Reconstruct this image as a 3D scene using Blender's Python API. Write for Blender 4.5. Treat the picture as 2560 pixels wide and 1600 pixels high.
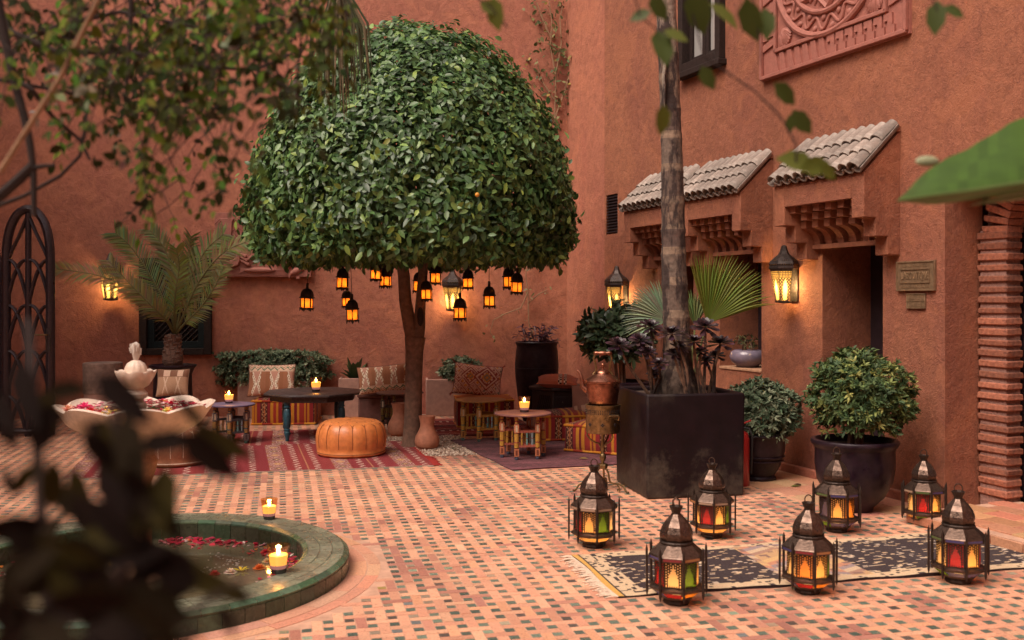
import bpy, math, random
import numpy as np
from mathutils import Vector, Matrix, Euler

RND = random.Random(11)
NP = np.random.default_rng(5)
rad = math.radians
for o in list(bpy.data.objects):
    bpy.data.objects.remove(o)
SC = bpy.context.scene
COL = SC.collection

# ------------------------------------------------------------ camera
FPX = 2500.0      # focal length in photo pixels (2560 wide)
YH = 750.0        # horizon row in the photo
CH = 1.5          # camera height
cam_d = bpy.data.cameras.new('camera')
cam = bpy.data.objects.new('camera', cam_d)
COL.objects.link(cam)
cam.location = (0, 0, CH)
cam.rotation_euler = (rad(90), 0, 0)
cam_d.sensor_width = 36
cam_d.lens = 36 * FPX / 2560
cam_d.shift_y = -(800 - YH) / 2560
cam_d.clip_start = 0.05
cam_d.clip_end = 300
cam_d.dof.use_dof = True
cam_d.dof.focus_distance = 9.0
cam_d.dof.aperture_fstop = 3.2
SC.camera = cam

# ------------------------------------------------------------ sky, sun, exposure
SUN_EL, SUN_AZ = 54.0, 224.0      # azimuth in the sky texture's sense
W = bpy.data.worlds.new('World')
SC.world = W
W.use_nodes = True
nt = W.node_tree
bg = nt.nodes['Background']
sky = nt.nodes.new('ShaderNodeTexSky')
sky.sky_type = 'NISHITA'
sky.sun_disc = False
sky.sun_elevation = rad(SUN_EL)
sky.sun_rotation = rad(SUN_AZ)
sky.dust_density = 3.0
sky.air_density = 1.0
hsv = nt.nodes.new('ShaderNodeHueSaturation')
hsv.inputs['Saturation'].default_value = 0.22     # thin high cloud: a pale, nearly white sky
nt.links.new(sky.outputs[0], hsv.inputs['Color'])
warm = nt.nodes.new('ShaderNodeMix')
warm.data_type = 'RGBA'; warm.blend_type = 'MULTIPLY'
warm.inputs[0].default_value = 1.0
warm.inputs[7].default_value = (1.0, 0.84, 0.74, 1)
nt.links.new(hsv.outputs[0], warm.inputs[6])
nt.links.new(warm.outputs[2], bg.inputs['Color'])
bg.inputs['Strength'].default_value = 0.10
sl = bpy.data.lights.new('sun', 'SUN')
sl.energy = 1.35
sl.angle = rad(40)
sl.color = (1.0, 0.86, 0.74)
sun = bpy.data.objects.new('sun', sl)
COL.objects.link(sun)
_az = rad(SUN_AZ)
_sd = Vector((math.sin(_az) * math.cos(rad(SUN_EL)), math.cos(_az) * math.cos(rad(SUN_EL)), math.sin(rad(SUN_EL))))
sun.rotation_euler = _sd.to_track_quat('Z', 'Y').to_euler()
sun.location = _sd * 30
SC.view_settings.view_transform = 'Standard'
SC.view_settings.look = 'None'
SC.view_settings.gamma = 1
SC.view_settings.exposure = 1.34
SC.cycles.use_denoising = True
SC.cycles.max_bounces = 8
SC.cycles.diffuse_bounces = 5
SC.cycles.transmission_bounces = 6
SC.cycles.transparent_max_bounces = 8
SC.cycles.sample_clamp_indirect = 6.0
SC.cycles.caustics_reflective = False
SC.cycles.caustics_refractive = False

# ------------------------------------------------------------ picture -> place
def P(px, py, d):
    """world point seen at photo pixel (px, py) at depth d"""
    return Vector(((px - 1280) / FPX * d, d, CH - (py - YH) / FPX * d))
def G(px, py, z=0.0):
    d = (CH - z) * FPX / (py - YH)
    return Vector(((px - 1280) / FPX * d, d, z))

# right wall frame: s along it towards the camera, local -Y out into the court
W0 = Vector((1.11, 12.0, 0)); WANG = math.atan2(-0.925, 0.380)
WA = Vector((math.cos(WANG), math.sin(WANG), 0)); WN = Vector((WA.y, -WA.x, 0))   # WN points out of the wall into the court
def WR(s, z, p=0.0):
    q = W0 + WA * s + WN * p
    return Vector((q.x, q.y, z))
B0 = Vector((0.73, 13.35, 0)); BANG = rad(6.0)
BA = Vector((math.cos(BANG), math.sin(BANG), 0)); BN = Vector((BA.y, -BA.x, 0))
def back_d(px):
    t = (px - 1280) / FPX
    k = math.tan(BANG)
    return (B0.y - k * B0.x) / (1 - k * t)
def BW(px, py, p=0.0):
    d = back_d(px)
    return P(px, py, d) + BN * p

# ------------------------------------------------------------ mesh helpers
class MB:
    def __init__(s):
        s.V = []; s.F = []; s.C = []; s.hascol = False
    def add(s, vs, fs, col=None):
        b = len(s.V)
        s.V.extend([tuple(v) for v in vs])
        for f in fs:
            s.F.append(tuple(i + b for i in f)); s.C.append(col)
        if col is not None: s.hascol = True
        return s
    def box(s, c, sz, rz=0.0, col=None, m=None):
        x, y, z = sz[0] / 2, sz[1] / 2, sz[2] / 2
        vs = [Vector(v) for v in ((-x,-y,-z),(x,-y,-z),(x,y,-z),(-x,y,-z),(-x,-y,z),(x,-y,z),(x,y,z),(-x,y,z))]
        if m is not None: vs = [m @ v for v in vs]
        if rz:
            r = Matrix.Rotation(rz, 3, 'Z'); vs = [r @ v for v in vs]
        c = Vector(c)
        return s.add([v + c for v in vs], [(0,3,2,1),(4,5,6,7),(0,1,5,4),(1,2,6,5),(2,3,7,6),(3,0,4,7)], col)
    def tube(s, pts, r, n=8, col=None, flat=1.0):
        pts = [Vector(p) for p in pts]
        k = len(pts)
        rs = [r] * k if isinstance(r, (int, float)) else list(r)
        up = Vector((0, 0, 1)); prev = None
        vs = []; fs = []
        for i, p in enumerate(pts):
            t = (pts[min(i + 1, k - 1)] - pts[max(i - 1, 0)])
            if t.length < 1e-9: t = Vector((0, 0, 1))
            t.normalize()
            if prev is None:
                a = up if abs(t.z) < 0.9 else Vector((1, 0, 0))
                u = (a - t * a.dot(t)).normalized()
            else:
                u = (prev - t * prev.dot(t))
                u = u.normalized() if u.length > 1e-6 else prev
            prev = u
            w = t.cross(u)
            for j in range(n):
                a = 2 * math.pi * j / n
                vs.append(p + (u * math.cos(a) * flat + w * math.sin(a)) * rs[i])
        for i in range(k - 1):
            for j in range(n):
                j2 = (j + 1) % n
                fs.append((i*n+j, i*n+j2, (i+1)*n+j2, (i+1)*n+j))
        fs.append(tuple(range(n - 1, -1, -1))); fs.append(tuple((k-1)*n + j for j in range(n)))
        return s.add(vs, fs, col)
    def lathe(s, prof, n=24, c=(0, 0, 0), col=None, ph=0.0, cols=None):
        vs = []; fs = []; idx = []
        c = Vector(c)
        for (r, z) in prof:
            if r < 1e-6:
                idx.append([len(vs)]); vs.append(c + Vector((0, 0, z)))
            else:
                idx.append(list(range(len(vs), len(vs) + n)))
                for j in range(n):
                    a = ph + 2 * math.pi * j / n
                    vs.append(c + Vector((r * math.cos(a), r * math.sin(a), z)))
        for i in range(len(prof) - 1):
            A, B = idx[i], idx[i + 1]
            ff = []
            for j in range(n):
                j2 = (j + 1) % n
                if len(A) == 1 and len(B) == 1: continue
                if len(A) == 1: ff.append((A[0], B[j2], B[j]))
                elif len(B) == 1: ff.append((A[j], A[j2], B[0]))
                else: ff.append((A[j], A[j2], B[j2], B[j]))
            if cols:
                b = len(s.V)
            fs.append(ff)
        if cols is None:
            return s.add(vs, [f for ff in fs for f in ff], col)
        b = len(s.V)
        s.V.extend([tuple(v) for v in vs])
        for i, ff in enumerate(fs):
            for f in ff:
                s.F.append(tuple(q + b for q in f)); s.C.append(cols[i])
        s.hascol = True
        return s
    def prism(s, poly, a0, a1, axis='x', col=None):
        """poly: 2D points; axis x -> poly in (y,z); axis y -> (x,z); axis z -> (x,y)"""
        n = len(poly)
        def mk(p, a):
            return {'x': (a, p[0], p[1]), 'y': (p[0], a, p[1]), 'z': (p[0], p[1], a)}[axis]
        vs = [mk(p, a0) for p in poly] + [mk(p, a1) for p in poly]
        fs = [tuple(range(n - 1, -1, -1)), tuple(range(n, 2 * n))]
        for i in range(n):
            j = (i + 1) % n
            fs.append((i, j, n + j, n + i))
        return s.add(vs, fs, col)
    def sphere(s, c, r, nu=12, nv=8, col=None):
        sx = (r, r, r) if isinstance(r, (int, float)) else r
        vs = []; fs = []
        for i in range(nv + 1):
            t = math.pi * i / nv
            for j in range(nu):
                a = 2 * math.pi * j / nu
                vs.append((c[0] + sx[0]*math.sin(t)*math.cos(a), c[1] + sx[1]*math.sin(t)*math.sin(a), c[2] - sx[2]*math.cos(t)))
        for i in range(nv):
            for j in range(nu):
                j2 = (j + 1) % nu
                fs.append((i*nu+j, i*nu+j2, (i+1)*nu+j2, (i+1)*nu+j))
        return s.add(vs, fs, col)
    def mesh(s, name, mat, smooth=False, angle=40):
        me = bpy.data.meshes.new(name)
        me.from_pydata(s.V, [], s.F)
        if s.hascol:
            at = me.color_attributes.new('tint', 'FLOAT_COLOR', 'CORNER')
            out = np.ones((len(me.loops), 4), dtype=np.float32)
            li = 0
            for f, c in zip(s.F, s.C):
                k = len(f)
                if c is not None: out[li:li + k, :3] = c
                li += k
            at.data.foreach_set('color', out.ravel())
        if mat is not None: me.materials.append(mat)
        if smooth:
            me.polygons.foreach_set('use_smooth', [True] * len(me.polygons))
            me.set_sharp_from_angle(angle=rad(angle))
        me.update()
        return me
    def build(s, name, mat, parent=None, smooth=False, angle=40, bevel=0.0, bseg=2, loc=None):
        return inst(name, s.mesh(name, mat, smooth, angle), parent, loc, bevel=bevel, bseg=bseg)

def inst(name, me, parent=None, loc=None, rot=None, scale=None, bevel=0.0, bseg=2):
    o = bpy.data.objects.new(name, me)
    COL.objects.link(o)
    if parent is not None: o.parent = parent
    if loc is not None: o.location = loc
    if rot is not None: o.rotation_euler = rot
    if scale is not None: o.scale = scale
    if bevel:
        b = o.modifiers.new('bevel', 'BEVEL'); b.width = bevel; b.segments = bseg
        b.limit_method = 'ANGLE'; b.angle_limit = rad(35)
        if len(me.polygons):
            me.polygons.foreach_set('use_smooth', [True] * len(me.polygons))
            me.set_sharp_from_angle(angle=rad(50))
    return o

CACHE = {}
def cached(key, fn):
    if key not in CACHE: CACHE[key] = fn()
    return CACHE[key]

def tag(o, label=None, cat=None, group=None, kind=None):
    if label: o['label'] = label
    if cat: o['category'] = cat
    if group: o['group'] = group
    if kind: o['kind'] = kind
    return o
def thing(name, label, cat, loc=(0, 0, 0), rz=0.0, group=None, rot=None):
    o = bpy.data.objects.new(name, None)
    COL.objects.link(o)
    o.empty_display_size = 0.1
    o.location = loc
    o.rotation_euler = rot if rot is not None else (0, 0, rz)
    return tag(o, label, cat, group)
def struct(o):
    o['kind'] = 'structure'; return o

def np_mesh(name, V, tris, mat, tint=None, smooth=False):
    me = bpy.data.meshes.new(name)
    V = np.ascontiguousarray(V, dtype=np.float32); tris = np.ascontiguousarray(tris, dtype=np.int32)
    nf, k = tris.shape
    me.vertices.add(len(V)); me.vertices.foreach_set('co', V.ravel())
    me.loops.add(nf * k); me.loops.foreach_set('vertex_index', tris.ravel())
    me.polygons.add(nf); me.polygons.foreach_set('loop_start', np.arange(0, nf * k, k, dtype=np.int32))
    if smooth: me.polygons.foreach_set('use_smooth', np.ones(nf, dtype=bool))
    if tint is not None:
        at = me.color_attributes.new('tint', 'FLOAT_COLOR', 'POINT')
        c = np.ones((len(V), 4), dtype=np.float32); c[:, :3] = tint
        at.data.foreach_set('color', c.ravel())
    me.materials.append(mat)
    me.update(calc_edges=True)
    me.validate()
    return me

# ------------------------------------------------------------ leaves
LEAF_V = np.array([[0,0,0],[-.42,.28,.10],[0,.30,0],[.42,.28,.10],[-.40,.65,.09],[0,.66,.0],[.40,.65,.09],[0,1,-.06]], dtype=np.float32)
LEAF_T = np.array([[0,2,1],[0,3,2],[1,2,5],[1,5,4],[2,3,6],[2,6,5],[4,5,7],[5,6,7]], dtype=np.int32)
def unit(a):
    return a / np.maximum(np.linalg.norm(a, axis=-1, keepdims=True), 1e-9)
def leaves(pos, dirs, nrm, ln, wd, cols, droop=0.0, tv=LEAF_V, tt=LEAF_T):
    """V, tris, tint for N leaves growing from pos along dirs, facing nrm"""
    n = len(pos)
    d = unit(dirs); w = unit(np.cross(d, nrm)); u = np.cross(w, d)
    ln = np.broadcast_to(np.asarray(ln, dtype=np.float32), (n,)); wd = np.broadcast_to(np.asarray(wd, dtype=np.float32), (n,))
    k = len(tv)
    V = pos[:, None, :] + (w[:, None, :] * (tv[None, :, 0:1] * wd[:, None, None])
        + d[:, None, :] * (tv[None, :, 1:2] * ln[:, None, None])
        + u[:, None, :] * (tv[None, :, 2:3] * wd[:, None, None]))
    if droop:
        V[:, :, 2] -= droop * (tv[None, :, 1] ** 2) * ln[:, None]
    T = tt[None, :, :] + (np.arange(n) * k)[:, None, None]
    C = np.repeat(cols, k, axis=0)
    return V.reshape(-1, 3), T.reshape(-1, 3), C
def pick_cols(n, cols, wts, jit=0.18):
    cols = np.array(cols, dtype=np.float32)
    i = NP.choice(len(cols), n, p=np.array(wts) / np.sum(wts))
    return np.clip(cols[i] * (1 + NP.normal(0, jit, (n, 1))), 0.004, 1)
def rdirs(n):
    return unit(NP.normal(0, 1, (n, 3)))
def merge(parts):
    Vs, Ts, Cs = [], [], []; b = 0
    for V, T, C in parts:
        Vs.append(V); Ts.append(T + b); Cs.append(C); b += len(V)
    return np.concatenate(Vs), np.concatenate(Ts), np.concatenate(Cs)
# ------------------------------------------------------------ materials
def mk(name, col=(0.5, 0.5, 0.5), rough=0.6, metal=0.0, attr=False, var=0.0, vscale=6.0, col2=None, bump=0.0, bscale=40.0,
       coat=0.0, spec=0.5, sheen=0.0, trans=None, detail=6.0, mixlo=0.35, mixhi=0.7, emit=None, estr=0.0, wave=None, coords='Object', rvar=0.0, stretch=None, orand=0.0):
    m = bpy.data.materials.new(name)
    m.use_nodes = True
    t = m.node_tree; N = t.nodes; L = t.links
    b = N['Principled BSDF']
    b.inputs['Roughness'].default_value = rough
    b.inputs['Metallic'].default_value = metal
    b.inputs['Specular IOR Level'].default_value = spec
    b.inputs['Coat Weight'].default_value = coat
    b.inputs['Coat Roughness'].default_value = 0.15
    b.inputs['Sheen Weight'].default_value = sheen
    tc = N.new('ShaderNodeTexCoord')
    src = None
    if attr:
        a = N.new('ShaderNodeAttribute'); a.attribute_name = 'tint'
        src = a.outputs['Color']
    else:
        c = N.new('ShaderNodeRGB'); c.outputs[0].default_value = (*col, 1); src = c.outputs[0]
    if var or col2 is not None:
        nz = N.new('ShaderNodeTexNoise'); nz.inputs['Scale'].default_value = vscale; nz.inputs['Detail'].default_value = detail
        nz.inputs['Roughness'].default_value = 0.62
        if stretch:
            mpn = N.new('ShaderNodeMapping'); mpn.inputs['Scale'].default_value = stretch; L.new(tc.outputs[coords], mpn.inputs[0]); L.new(mpn.outputs[0], nz.inputs['Vector'])
        else: L.new(tc.outputs[coords], nz.inputs['Vector'])
        mr = N.new('ShaderNodeMapRange'); mr.inputs['From Min'].default_value = mixlo; mr.inputs['From Max'].default_value = mixhi
        L.new(nz.outputs[0], mr.inputs['Value'])
        if col2 is not None:
            mx = N.new('ShaderNodeMix'); mx.data_type = 'RGBA'
            L.new(mr.outputs[0], mx.inputs[0]); L.new(src, mx.inputs[6]); mx.inputs[7].default_value = (*col2, 1)
            src = mx.outputs[2]
        if var:
            nz2 = N.new('ShaderNodeTexNoise'); nz2.inputs['Scale'].default_value = vscale * 3.1; nz2.inputs['Detail'].default_value = detail
            L.new(tc.outputs[coords], nz2.inputs['Vector'])
            m2 = N.new('ShaderNodeMapRange'); m2.inputs['From Min'].default_value = 0.3; m2.inputs['From Max'].default_value = 0.7
            m2.inputs['To Min'].default_value = 1 - var; m2.inputs['To Max'].default_value = 1 + var
            L.new(nz2.outputs[0], m2.inputs['Value'])
            vm = N.new('ShaderNodeVectorMath'); vm.operation = 'SCALE'
            L.new(src, vm.inputs[0]); L.new(m2.outputs[0], vm.inputs['Scale'])
            src = vm.outputs[0]
        if rvar:
            m3 = N.new('ShaderNodeMapRange'); m3.inputs['From Min'].default_value = 0.3; m3.inputs['From Max'].default_value = 0.7
            m3.inputs['To Min'].default_value = max(0.03, rough - rvar); m3.inputs['To Max'].default_value = min(1, rough + rvar)
            L.new(nz.outputs[0], m3.inputs['Value']); L.new(m3.outputs[0], b.inputs['Roughness'])
    if orand:                                   # every tile or brick a little different
        oi = N.new('ShaderNodeObjectInfo'); mo = N.new('ShaderNodeMapRange'); mo.inputs['To Min'].default_value = 1 - orand; mo.inputs['To Max'].default_value = 1 + orand
        L.new(oi.outputs['Random'], mo.inputs['Value']); vo = N.new('ShaderNodeVectorMath'); vo.operation = 'SCALE'
        L.new(src, vo.inputs[0]); L.new(mo.outputs[0], vo.inputs['Scale']); src = vo.outputs[0]
    L.new(src, b.inputs['Base Color'])
    if bump:
        bn = N.new('ShaderNodeTexNoise'); bn.inputs['Scale'].default_value = bscale; bn.inputs['Detail'].default_value = 5
        L.new(tc.outputs[coords], bn.inputs['Vector'])
        bp = N.new('ShaderNodeBump'); bp.inputs['Strength'].default_value = bump; bp.inputs['Distance'].default_value = 0.01
        L.new(bn.outputs[0], bp.inputs['Height']); L.new(bp.outputs[0], b.inputs['Normal'])
    if wave:
        wv = N.new('ShaderNodeTexWave'); wv.bands_direction = wave[0]; wv.inputs['Scale'].default_value = wave[1]; wv.inputs['Distortion'].default_value = wave[2]
        L.new(tc.outputs[coords], wv.inputs['Vector'])
        bp = N.new('ShaderNodeBump'); bp.inputs['Strength'].default_value = wave[3]; bp.inputs['Distance'].default_value = 0.01
        L.new(wv.outputs[1], bp.inputs['Height']); L.new(bp.outputs[0], b.inputs['Normal'])
    if emit is not None:
        b.inputs['Emission Color'].default_value = (*emit, 1); b.inputs['Emission Strength'].default_value = estr
    if trans is not None:                       # light shining through thin leaves
        out = N['Material Output']
        tr = N.new('ShaderNodeBsdfTranslucent'); L.new(src, tr.inputs['Color'])
        ms = N.new('ShaderNodeMixShader'); ms.inputs[0].default_value = trans
        L.new(b.outputs[0], ms.inputs[1]); L.new(tr.outputs[0], ms.inputs[2]); L.new(ms.outputs[0], out.inputs['Surface'])
    return m

def plaster(name, c1, c2, c3, s=1.0):
    """hand-trowelled earth plaster: broad stains, fine mottling, trowel relief"""
    m = bpy.data.materials.new(name); m.use_nodes = True
    t = m.node_tree; N = t.nodes; L = t.links; b = N['Principled BSDF']
    b.inputs['Roughness'].default_value = 0.78; b.inputs['Specular IOR Level'].default_value = 0.3
    g = N.new('ShaderNodeNewGeometry')
    def noise(sc, det, dist=0.0, vec=None, ro=0.6):
        n = N.new('ShaderNodeTexNoise'); n.inputs['Scale'].default_value = sc; n.inputs['Detail'].default_value = det
        n.inputs['Distortion'].default_value = dist; n.inputs['Roughness'].default_value = ro
        L.new(vec or g.outputs['Position'], n.inputs['Vector']); return n.outputs[0]
    def rng(x, a, c, lo=0, hi=1):
        r = N.new('ShaderNodeMapRange'); r.inputs[1].default_value = a; r.inputs[2].default_value = c
        r.inputs[3].default_value = lo; r.inputs[4].default_value = hi; L.new(x, r.inputs[0]); return r.outputs[0]
    def mix(f, a, c):
        x = N.new('ShaderNodeMix'); x.data_type = 'RGBA'; L.new(f, x.inputs[0])
        for k, v in ((6, a), (7, c)):
            if isinstance(v, tuple): x.inputs[k].default_value = (*v, 1)
            else: L.new(v, x.inputs[k])
        return x.outputs[2]
    col = mix(rng(noise(0.55 * s, 5, 0.6), 0.40, 0.62), c1, c2)
    mp = N.new('ShaderNodeMapping'); mp.inputs['Scale'].default_value = (2.2, 2.2, 0.35)      # rain runs
    L.new(g.outputs['Position'], mp.inputs[0])
    col = mix(rng(noise(1.0, 6, 0.3, mp.outputs[0]), 0.48, 0.72, 0, 0.7), col, c3)
    sp = noise(7.5 * s, 8, 1.2, None, 0.7)
    v = N.new('ShaderNodeVectorMath'); v.operation = 'SCALE'
    L.new(col, v.inputs[0]); L.new(rng(sp, 0.3, 0.7, 0.74, 1.22), v.inputs['Scale'])
    # fine darker flecks left by the float
    mp2 = N.new('ShaderNodeMapping'); mp2.inputs['Scale'].default_value = (1, 1, 0.6); mp2.inputs['Rotation'].default_value = (0.3, 0.5, 0.2)
    L.new(g.outputs['Position'], mp2.inputs[0])
    col2 = mix(rng(noise(16 * s, 6, 2.2, mp2.outputs[0], 0.65), 0.53, 0.68, 0, 0.5), v.outputs[0], (c3[0]*.55, c3[1]*.55, c3[2]*.62))
    col2 = mix(rng(noise(2.1 * s, 4, 1.0, None, 0.5), 0.555, 0.62, 0, 0.32), col2, (min(1, c1[0]*1.25), c1[1]*1.22, c1[2]*1.1))
    L.new(col2, b.inputs['Base Color'])
    b1 = N.new('ShaderNodeBump'); b1.inputs['Strength'].default_value = 0.8; b1.inputs['Distance'].default_value = 0.012
    L.new(noise(38, 6, 1.5), b1.inputs['Height'])
    b2 = N.new('ShaderNodeBump'); b2.inputs['Strength'].default_value = 0.5; b2.inputs['Distance'].default_value = 0.03
    L.new(noise(5, 4, 0.8), b2.inputs['Height']); L.new(b2.outputs[0], b1.inputs['Normal'])
    L.new(b1.outputs[0], b.inputs['Normal'])
    return m

def pane_mat(name, col, gloss=0.12):
    """frosted coloured glass: lets a lamp inside glow through"""
    m = bpy.data.materials.new(name); m.use_nodes = True
    t = m.node_tree; N = t.nodes; L = t.links
    out = N['Material Output']; N.remove(N['Principled BSDF'])
    tr = N.new('ShaderNodeBsdfTranslucent'); tr.inputs[0].default_value = (*col, 1)
    gl = N.new('ShaderNodeBsdfGlossy'); gl.inputs['Roughness'].default_value = 0.25
    tc = N.new('ShaderNodeTexCoord'); nz = N.new('ShaderNodeTexNoise'); nz.inputs['Scale'].default_value = 70
    L.new(tc.outputs['Object'], nz.inputs['Vector'])
    bp = N.new('ShaderNodeBump'); bp.inputs['Strength'].default_value = 0.4; bp.inputs['Distance'].default_value = 0.01
    L.new(nz.outputs[0], bp.inputs['Height']); L.new(bp.outputs[0], gl.inputs['Normal'])
    ms = N.new('ShaderNodeMixShader'); ms.inputs[0].default_value = gloss
    L.new(tr.outputs[0], ms.inputs[1]); L.new(gl.outputs[0], ms.inputs[2]); L.new(ms.outputs[0], out.inputs['Surface'])
    return m
def emis(name, col, s):
    m = bpy.data.materials.new(name); m.use_nodes = True
    N = m.node_tree.nodes; L = m.node_tree.links
    N.remove(N['Principled BSDF'])
    e = N.new('ShaderNodeEmission'); e.inputs[0].default_value = (*col, 1); e.inputs[1].default_value = s
    L.new(e.outputs[0], N['Material Output'].inputs['Surface'])
    return m

M = {}
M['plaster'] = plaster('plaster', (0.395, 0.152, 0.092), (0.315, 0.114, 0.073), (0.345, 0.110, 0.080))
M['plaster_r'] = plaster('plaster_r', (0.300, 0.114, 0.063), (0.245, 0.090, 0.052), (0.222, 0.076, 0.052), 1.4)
M['relief'] = mk('relief', (0.31, 0.112, 0.083), 0.7, var=0.15, vscale=8, bump=0.25, bscale=60)
M['mortar'] = mk('mortar', (0.50, 0.29, 0.20), 0.9, var=0.2, vscale=4, bump=0.2, bscale=90)
M['tiles'] = mk('tiles', rough=0.62, attr=True, var=0.16, vscale=26, bump=0.25, bscale=120, spec=0.4, rvar=0.12)
def speckle(m, col, scale, lo, hi, amt):
    N = m.node_tree.nodes; L = m.node_tree.links; b = N['Principled BSDF']
    src = b.inputs['Base Color'].links[0].from_socket
    g = N.new('ShaderNodeNewGeometry'); n = N.new('ShaderNodeTexNoise'); n.inputs['Scale'].default_value = scale; n.inputs['Detail'].default_value = 3
    L.new(g.outputs['Position'], n.inputs['Vector'])
    r = N.new('ShaderNodeMapRange'); r.inputs[1].default_value = lo; r.inputs[2].default_value = hi; r.inputs[3].default_value = 0; r.inputs[4].default_value = amt
    L.new(n.outputs[0], r.inputs[0])
    x = N.new('ShaderNodeMix'); x.data_type = 'RGBA'; L.new(r.outputs[0], x.inputs[0]); L.new(src, x.inputs[6]); x.inputs[7].default_value = (*col, 1)
    L.new(x.outputs[2], b.inputs['Base Color'])
speckle(M['tiles'], (0.26, 0.075, 0.05), 62, 0.62, 0.70, 0.75)
speckle(M['tiles'], (0.36, 0.17, 0.12), 2.3, 0.52, 0.72, 0.35)
M['glaze'] = mk('glaze', rough=0.35, attr=True, var=0.25, vscale=40, bump=0.12, bscale=90, spec=0.5, rvar=0.15)
M['green_glaze'] = mk('green_glaze', rough=0.30, attr=True, var=0.3, vscale=14, bump=0.15, bscale=60, spec=0.5, rvar=0.14)
M['brick'] = mk('brick', (0.33, 0.115, 0.062), 0.9, var=0.35, vscale=12, col2=(0.21, 0.075, 0.048), bump=0.7, bscale=45, orand=0.3)
M['render_grey'] = mk('render_grey', (0.28, 0.15, 0.12), 0.95, var=0.3, vscale=20, bump=0.8, bscale=60)
M['rooftile'] = mk('rooftile', (0.32, 0.275, 0.24), 0.75, var=0.25, vscale=9, col2=(0.20, 0.15, 0.125), bump=0.3, bscale=60, orand=0.28)
M['black_door'] = mk('black_door', (0.020, 0.012, 0.016), 0.45, var=0.3, vscale=5)
M['dark_wood'] = mk('dark_wood', (0.020, 0.011, 0.009), 0.7, spec=0.25, var=0.3, vscale=9, bump=0.2, bscale=40)
M['dark_inside'] = mk('dark_inside', (0.012, 0.008, 0.010), 0.8)
M['teal_paint'] = mk('teal_paint', (0.006, 0.012, 0.014), 0.7, spec=0.25, var=0.3, vscale=12)
M['window_glass'] = mk('window_glass', (0.30, 0.29, 0.28), 0.08, spec=0.8)
M['bronze'] = mk('bronze', (0.105, 0.068, 0.052), 0.38, 0.85, var=0.35, vscale=22, bump=0.25, bscale=50, rvar=0.14)
M['bronze_dark'] = mk('bronze_dark', (0.045, 0.030, 0.024), 0.5, 0.7, var=0.3, vscale=22)
M['wall_metal'] = mk('wall_metal', (0.075, 0.060, 0.055), 0.48, 0.8, var=0.35, vscale=16, rvar=0.1)
M['hang_metal'] = mk('hang_metal', (0.030, 0.018, 0.013), 0.5, 0.6, var=0.3, vscale=22)
M['iron'] = mk('iron', (0.040, 0.028, 0.034), 0.35, 0.3, var=0.25, vscale=16, rvar=0.1)
M['copper'] = mk('copper', (0.38, 0.16, 0.10), 0.30, 0.95, var=0.35, vscale=9, col2=(0.20, 0.075, 0.05), rvar=0.12, bump=0.1, bscale=30)
M['brass'] = mk('brass', (0.30, 0.20, 0.09), 0.38, 0.9, var=0.3, vscale=14, col2=(0.16, 0.11, 0.06), rvar=0.12)
M['sign_brass'] = mk('sign_brass', (0.26, 0.17, 0.10), 0.5, 0.55, var=0.25, vscale=9, bump=0.2, bscale=40)
M['purple_pot'] = mk('purple_pot', (0.012, 0.005, 0.011), 0.38, spec=0.28, var=0.4, vscale=7, col2=(0.026, 0.015, 0.019), rvar=0.12, bump=0.12, bscale=20)
M['black_planter'] = mk('black_planter', (0.009, 0.004, 0.006), 0.5, spec=0.25, col2=(0.050, 0.040, 0.030), vscale=2.4, mixlo=0.58, mixhi=0.85, var=0.3, rvar=0.12, bump=0.12, bscale=25)
def lime(m, col, z0, z1, amt):
    """lime and splash stains low on a planter"""
    N = m.node_tree.nodes; L = m.node_tree.links; b = N['Principled BSDF']; src = b.inputs['Base Color'].links[0].from_socket
    tc = N.new('ShaderNodeTexCoord'); sp = N.new('ShaderNodeSeparateXYZ'); L.new(tc.outputs['Object'], sp.inputs[0])
    n = N.new('ShaderNodeTexNoise'); n.inputs['Scale'].default_value = 4.5; n.inputs['Detail'].default_value = 7; n.inputs['Roughness'].default_value = .7; L.new(tc.outputs['Object'], n.inputs['Vector'])
    r = N.new('ShaderNodeMapRange'); r.inputs[1].default_value = z1; r.inputs[2].default_value = z0; r.inputs[3].default_value = -.22; r.inputs[4].default_value = .12; L.new(sp.outputs[2], r.inputs[0])
    a = N.new('ShaderNodeMath'); a.operation = 'ADD'; L.new(n.outputs[0], a.inputs[0]); L.new(r.outputs[0], a.inputs[1])
    r2 = N.new('ShaderNodeMapRange'); r2.inputs[1].default_value = .46; r2.inputs[2].default_value = .70; r2.inputs[4].default_value = amt; L.new(a.outputs[0], r2.inputs[0])
    x = N.new('ShaderNodeMix'); x.data_type = 'RGBA'; L.new(r2.outputs[0], x.inputs[0]); L.new(src, x.inputs[6]); x.inputs[7].default_value = (*col, 1); L.new(x.outputs[2], b.inputs['Base Color'])
lime(M['black_planter'], (0.11, 0.09, 0.068), 0.0, 0.5, 0.6)
M['beige_planter'] = mk('beige_planter', (0.36, 0.20, 0.155), 0.8, var=0.15, vscale=6, bump=0.1, bscale=50)
M['terracotta'] = mk('terracotta', (0.42, 0.17, 0.10), 0.75, var=0.18, vscale=8, bump=0.15, bscale=50, wave=('Z', 22, 0.6, 0.12))
M['mauve_pot'] = mk('mauve_pot', (0.17, 0.14, 0.19), 0.22, var=0.15, vscale=8)
M['marble'] = mk('marble', (0.66, 0.52, 0.42), 0.45, var=0.14, vscale=8, bump=0.06, bscale=30)
M['sandstone'] = mk('sandstone', (0.40, 0.22, 0.13), 0.75, var=0.25, vscale=9, bump=0.2, bscale=40)
M['leather'] = mk('leather', (0.60, 0.205, 0.058), 0.38, var=0.16, vscale=7, bump=0.18, bscale=60, rvar=0.08, col2=(0.52, 0.165, 0.05))
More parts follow.
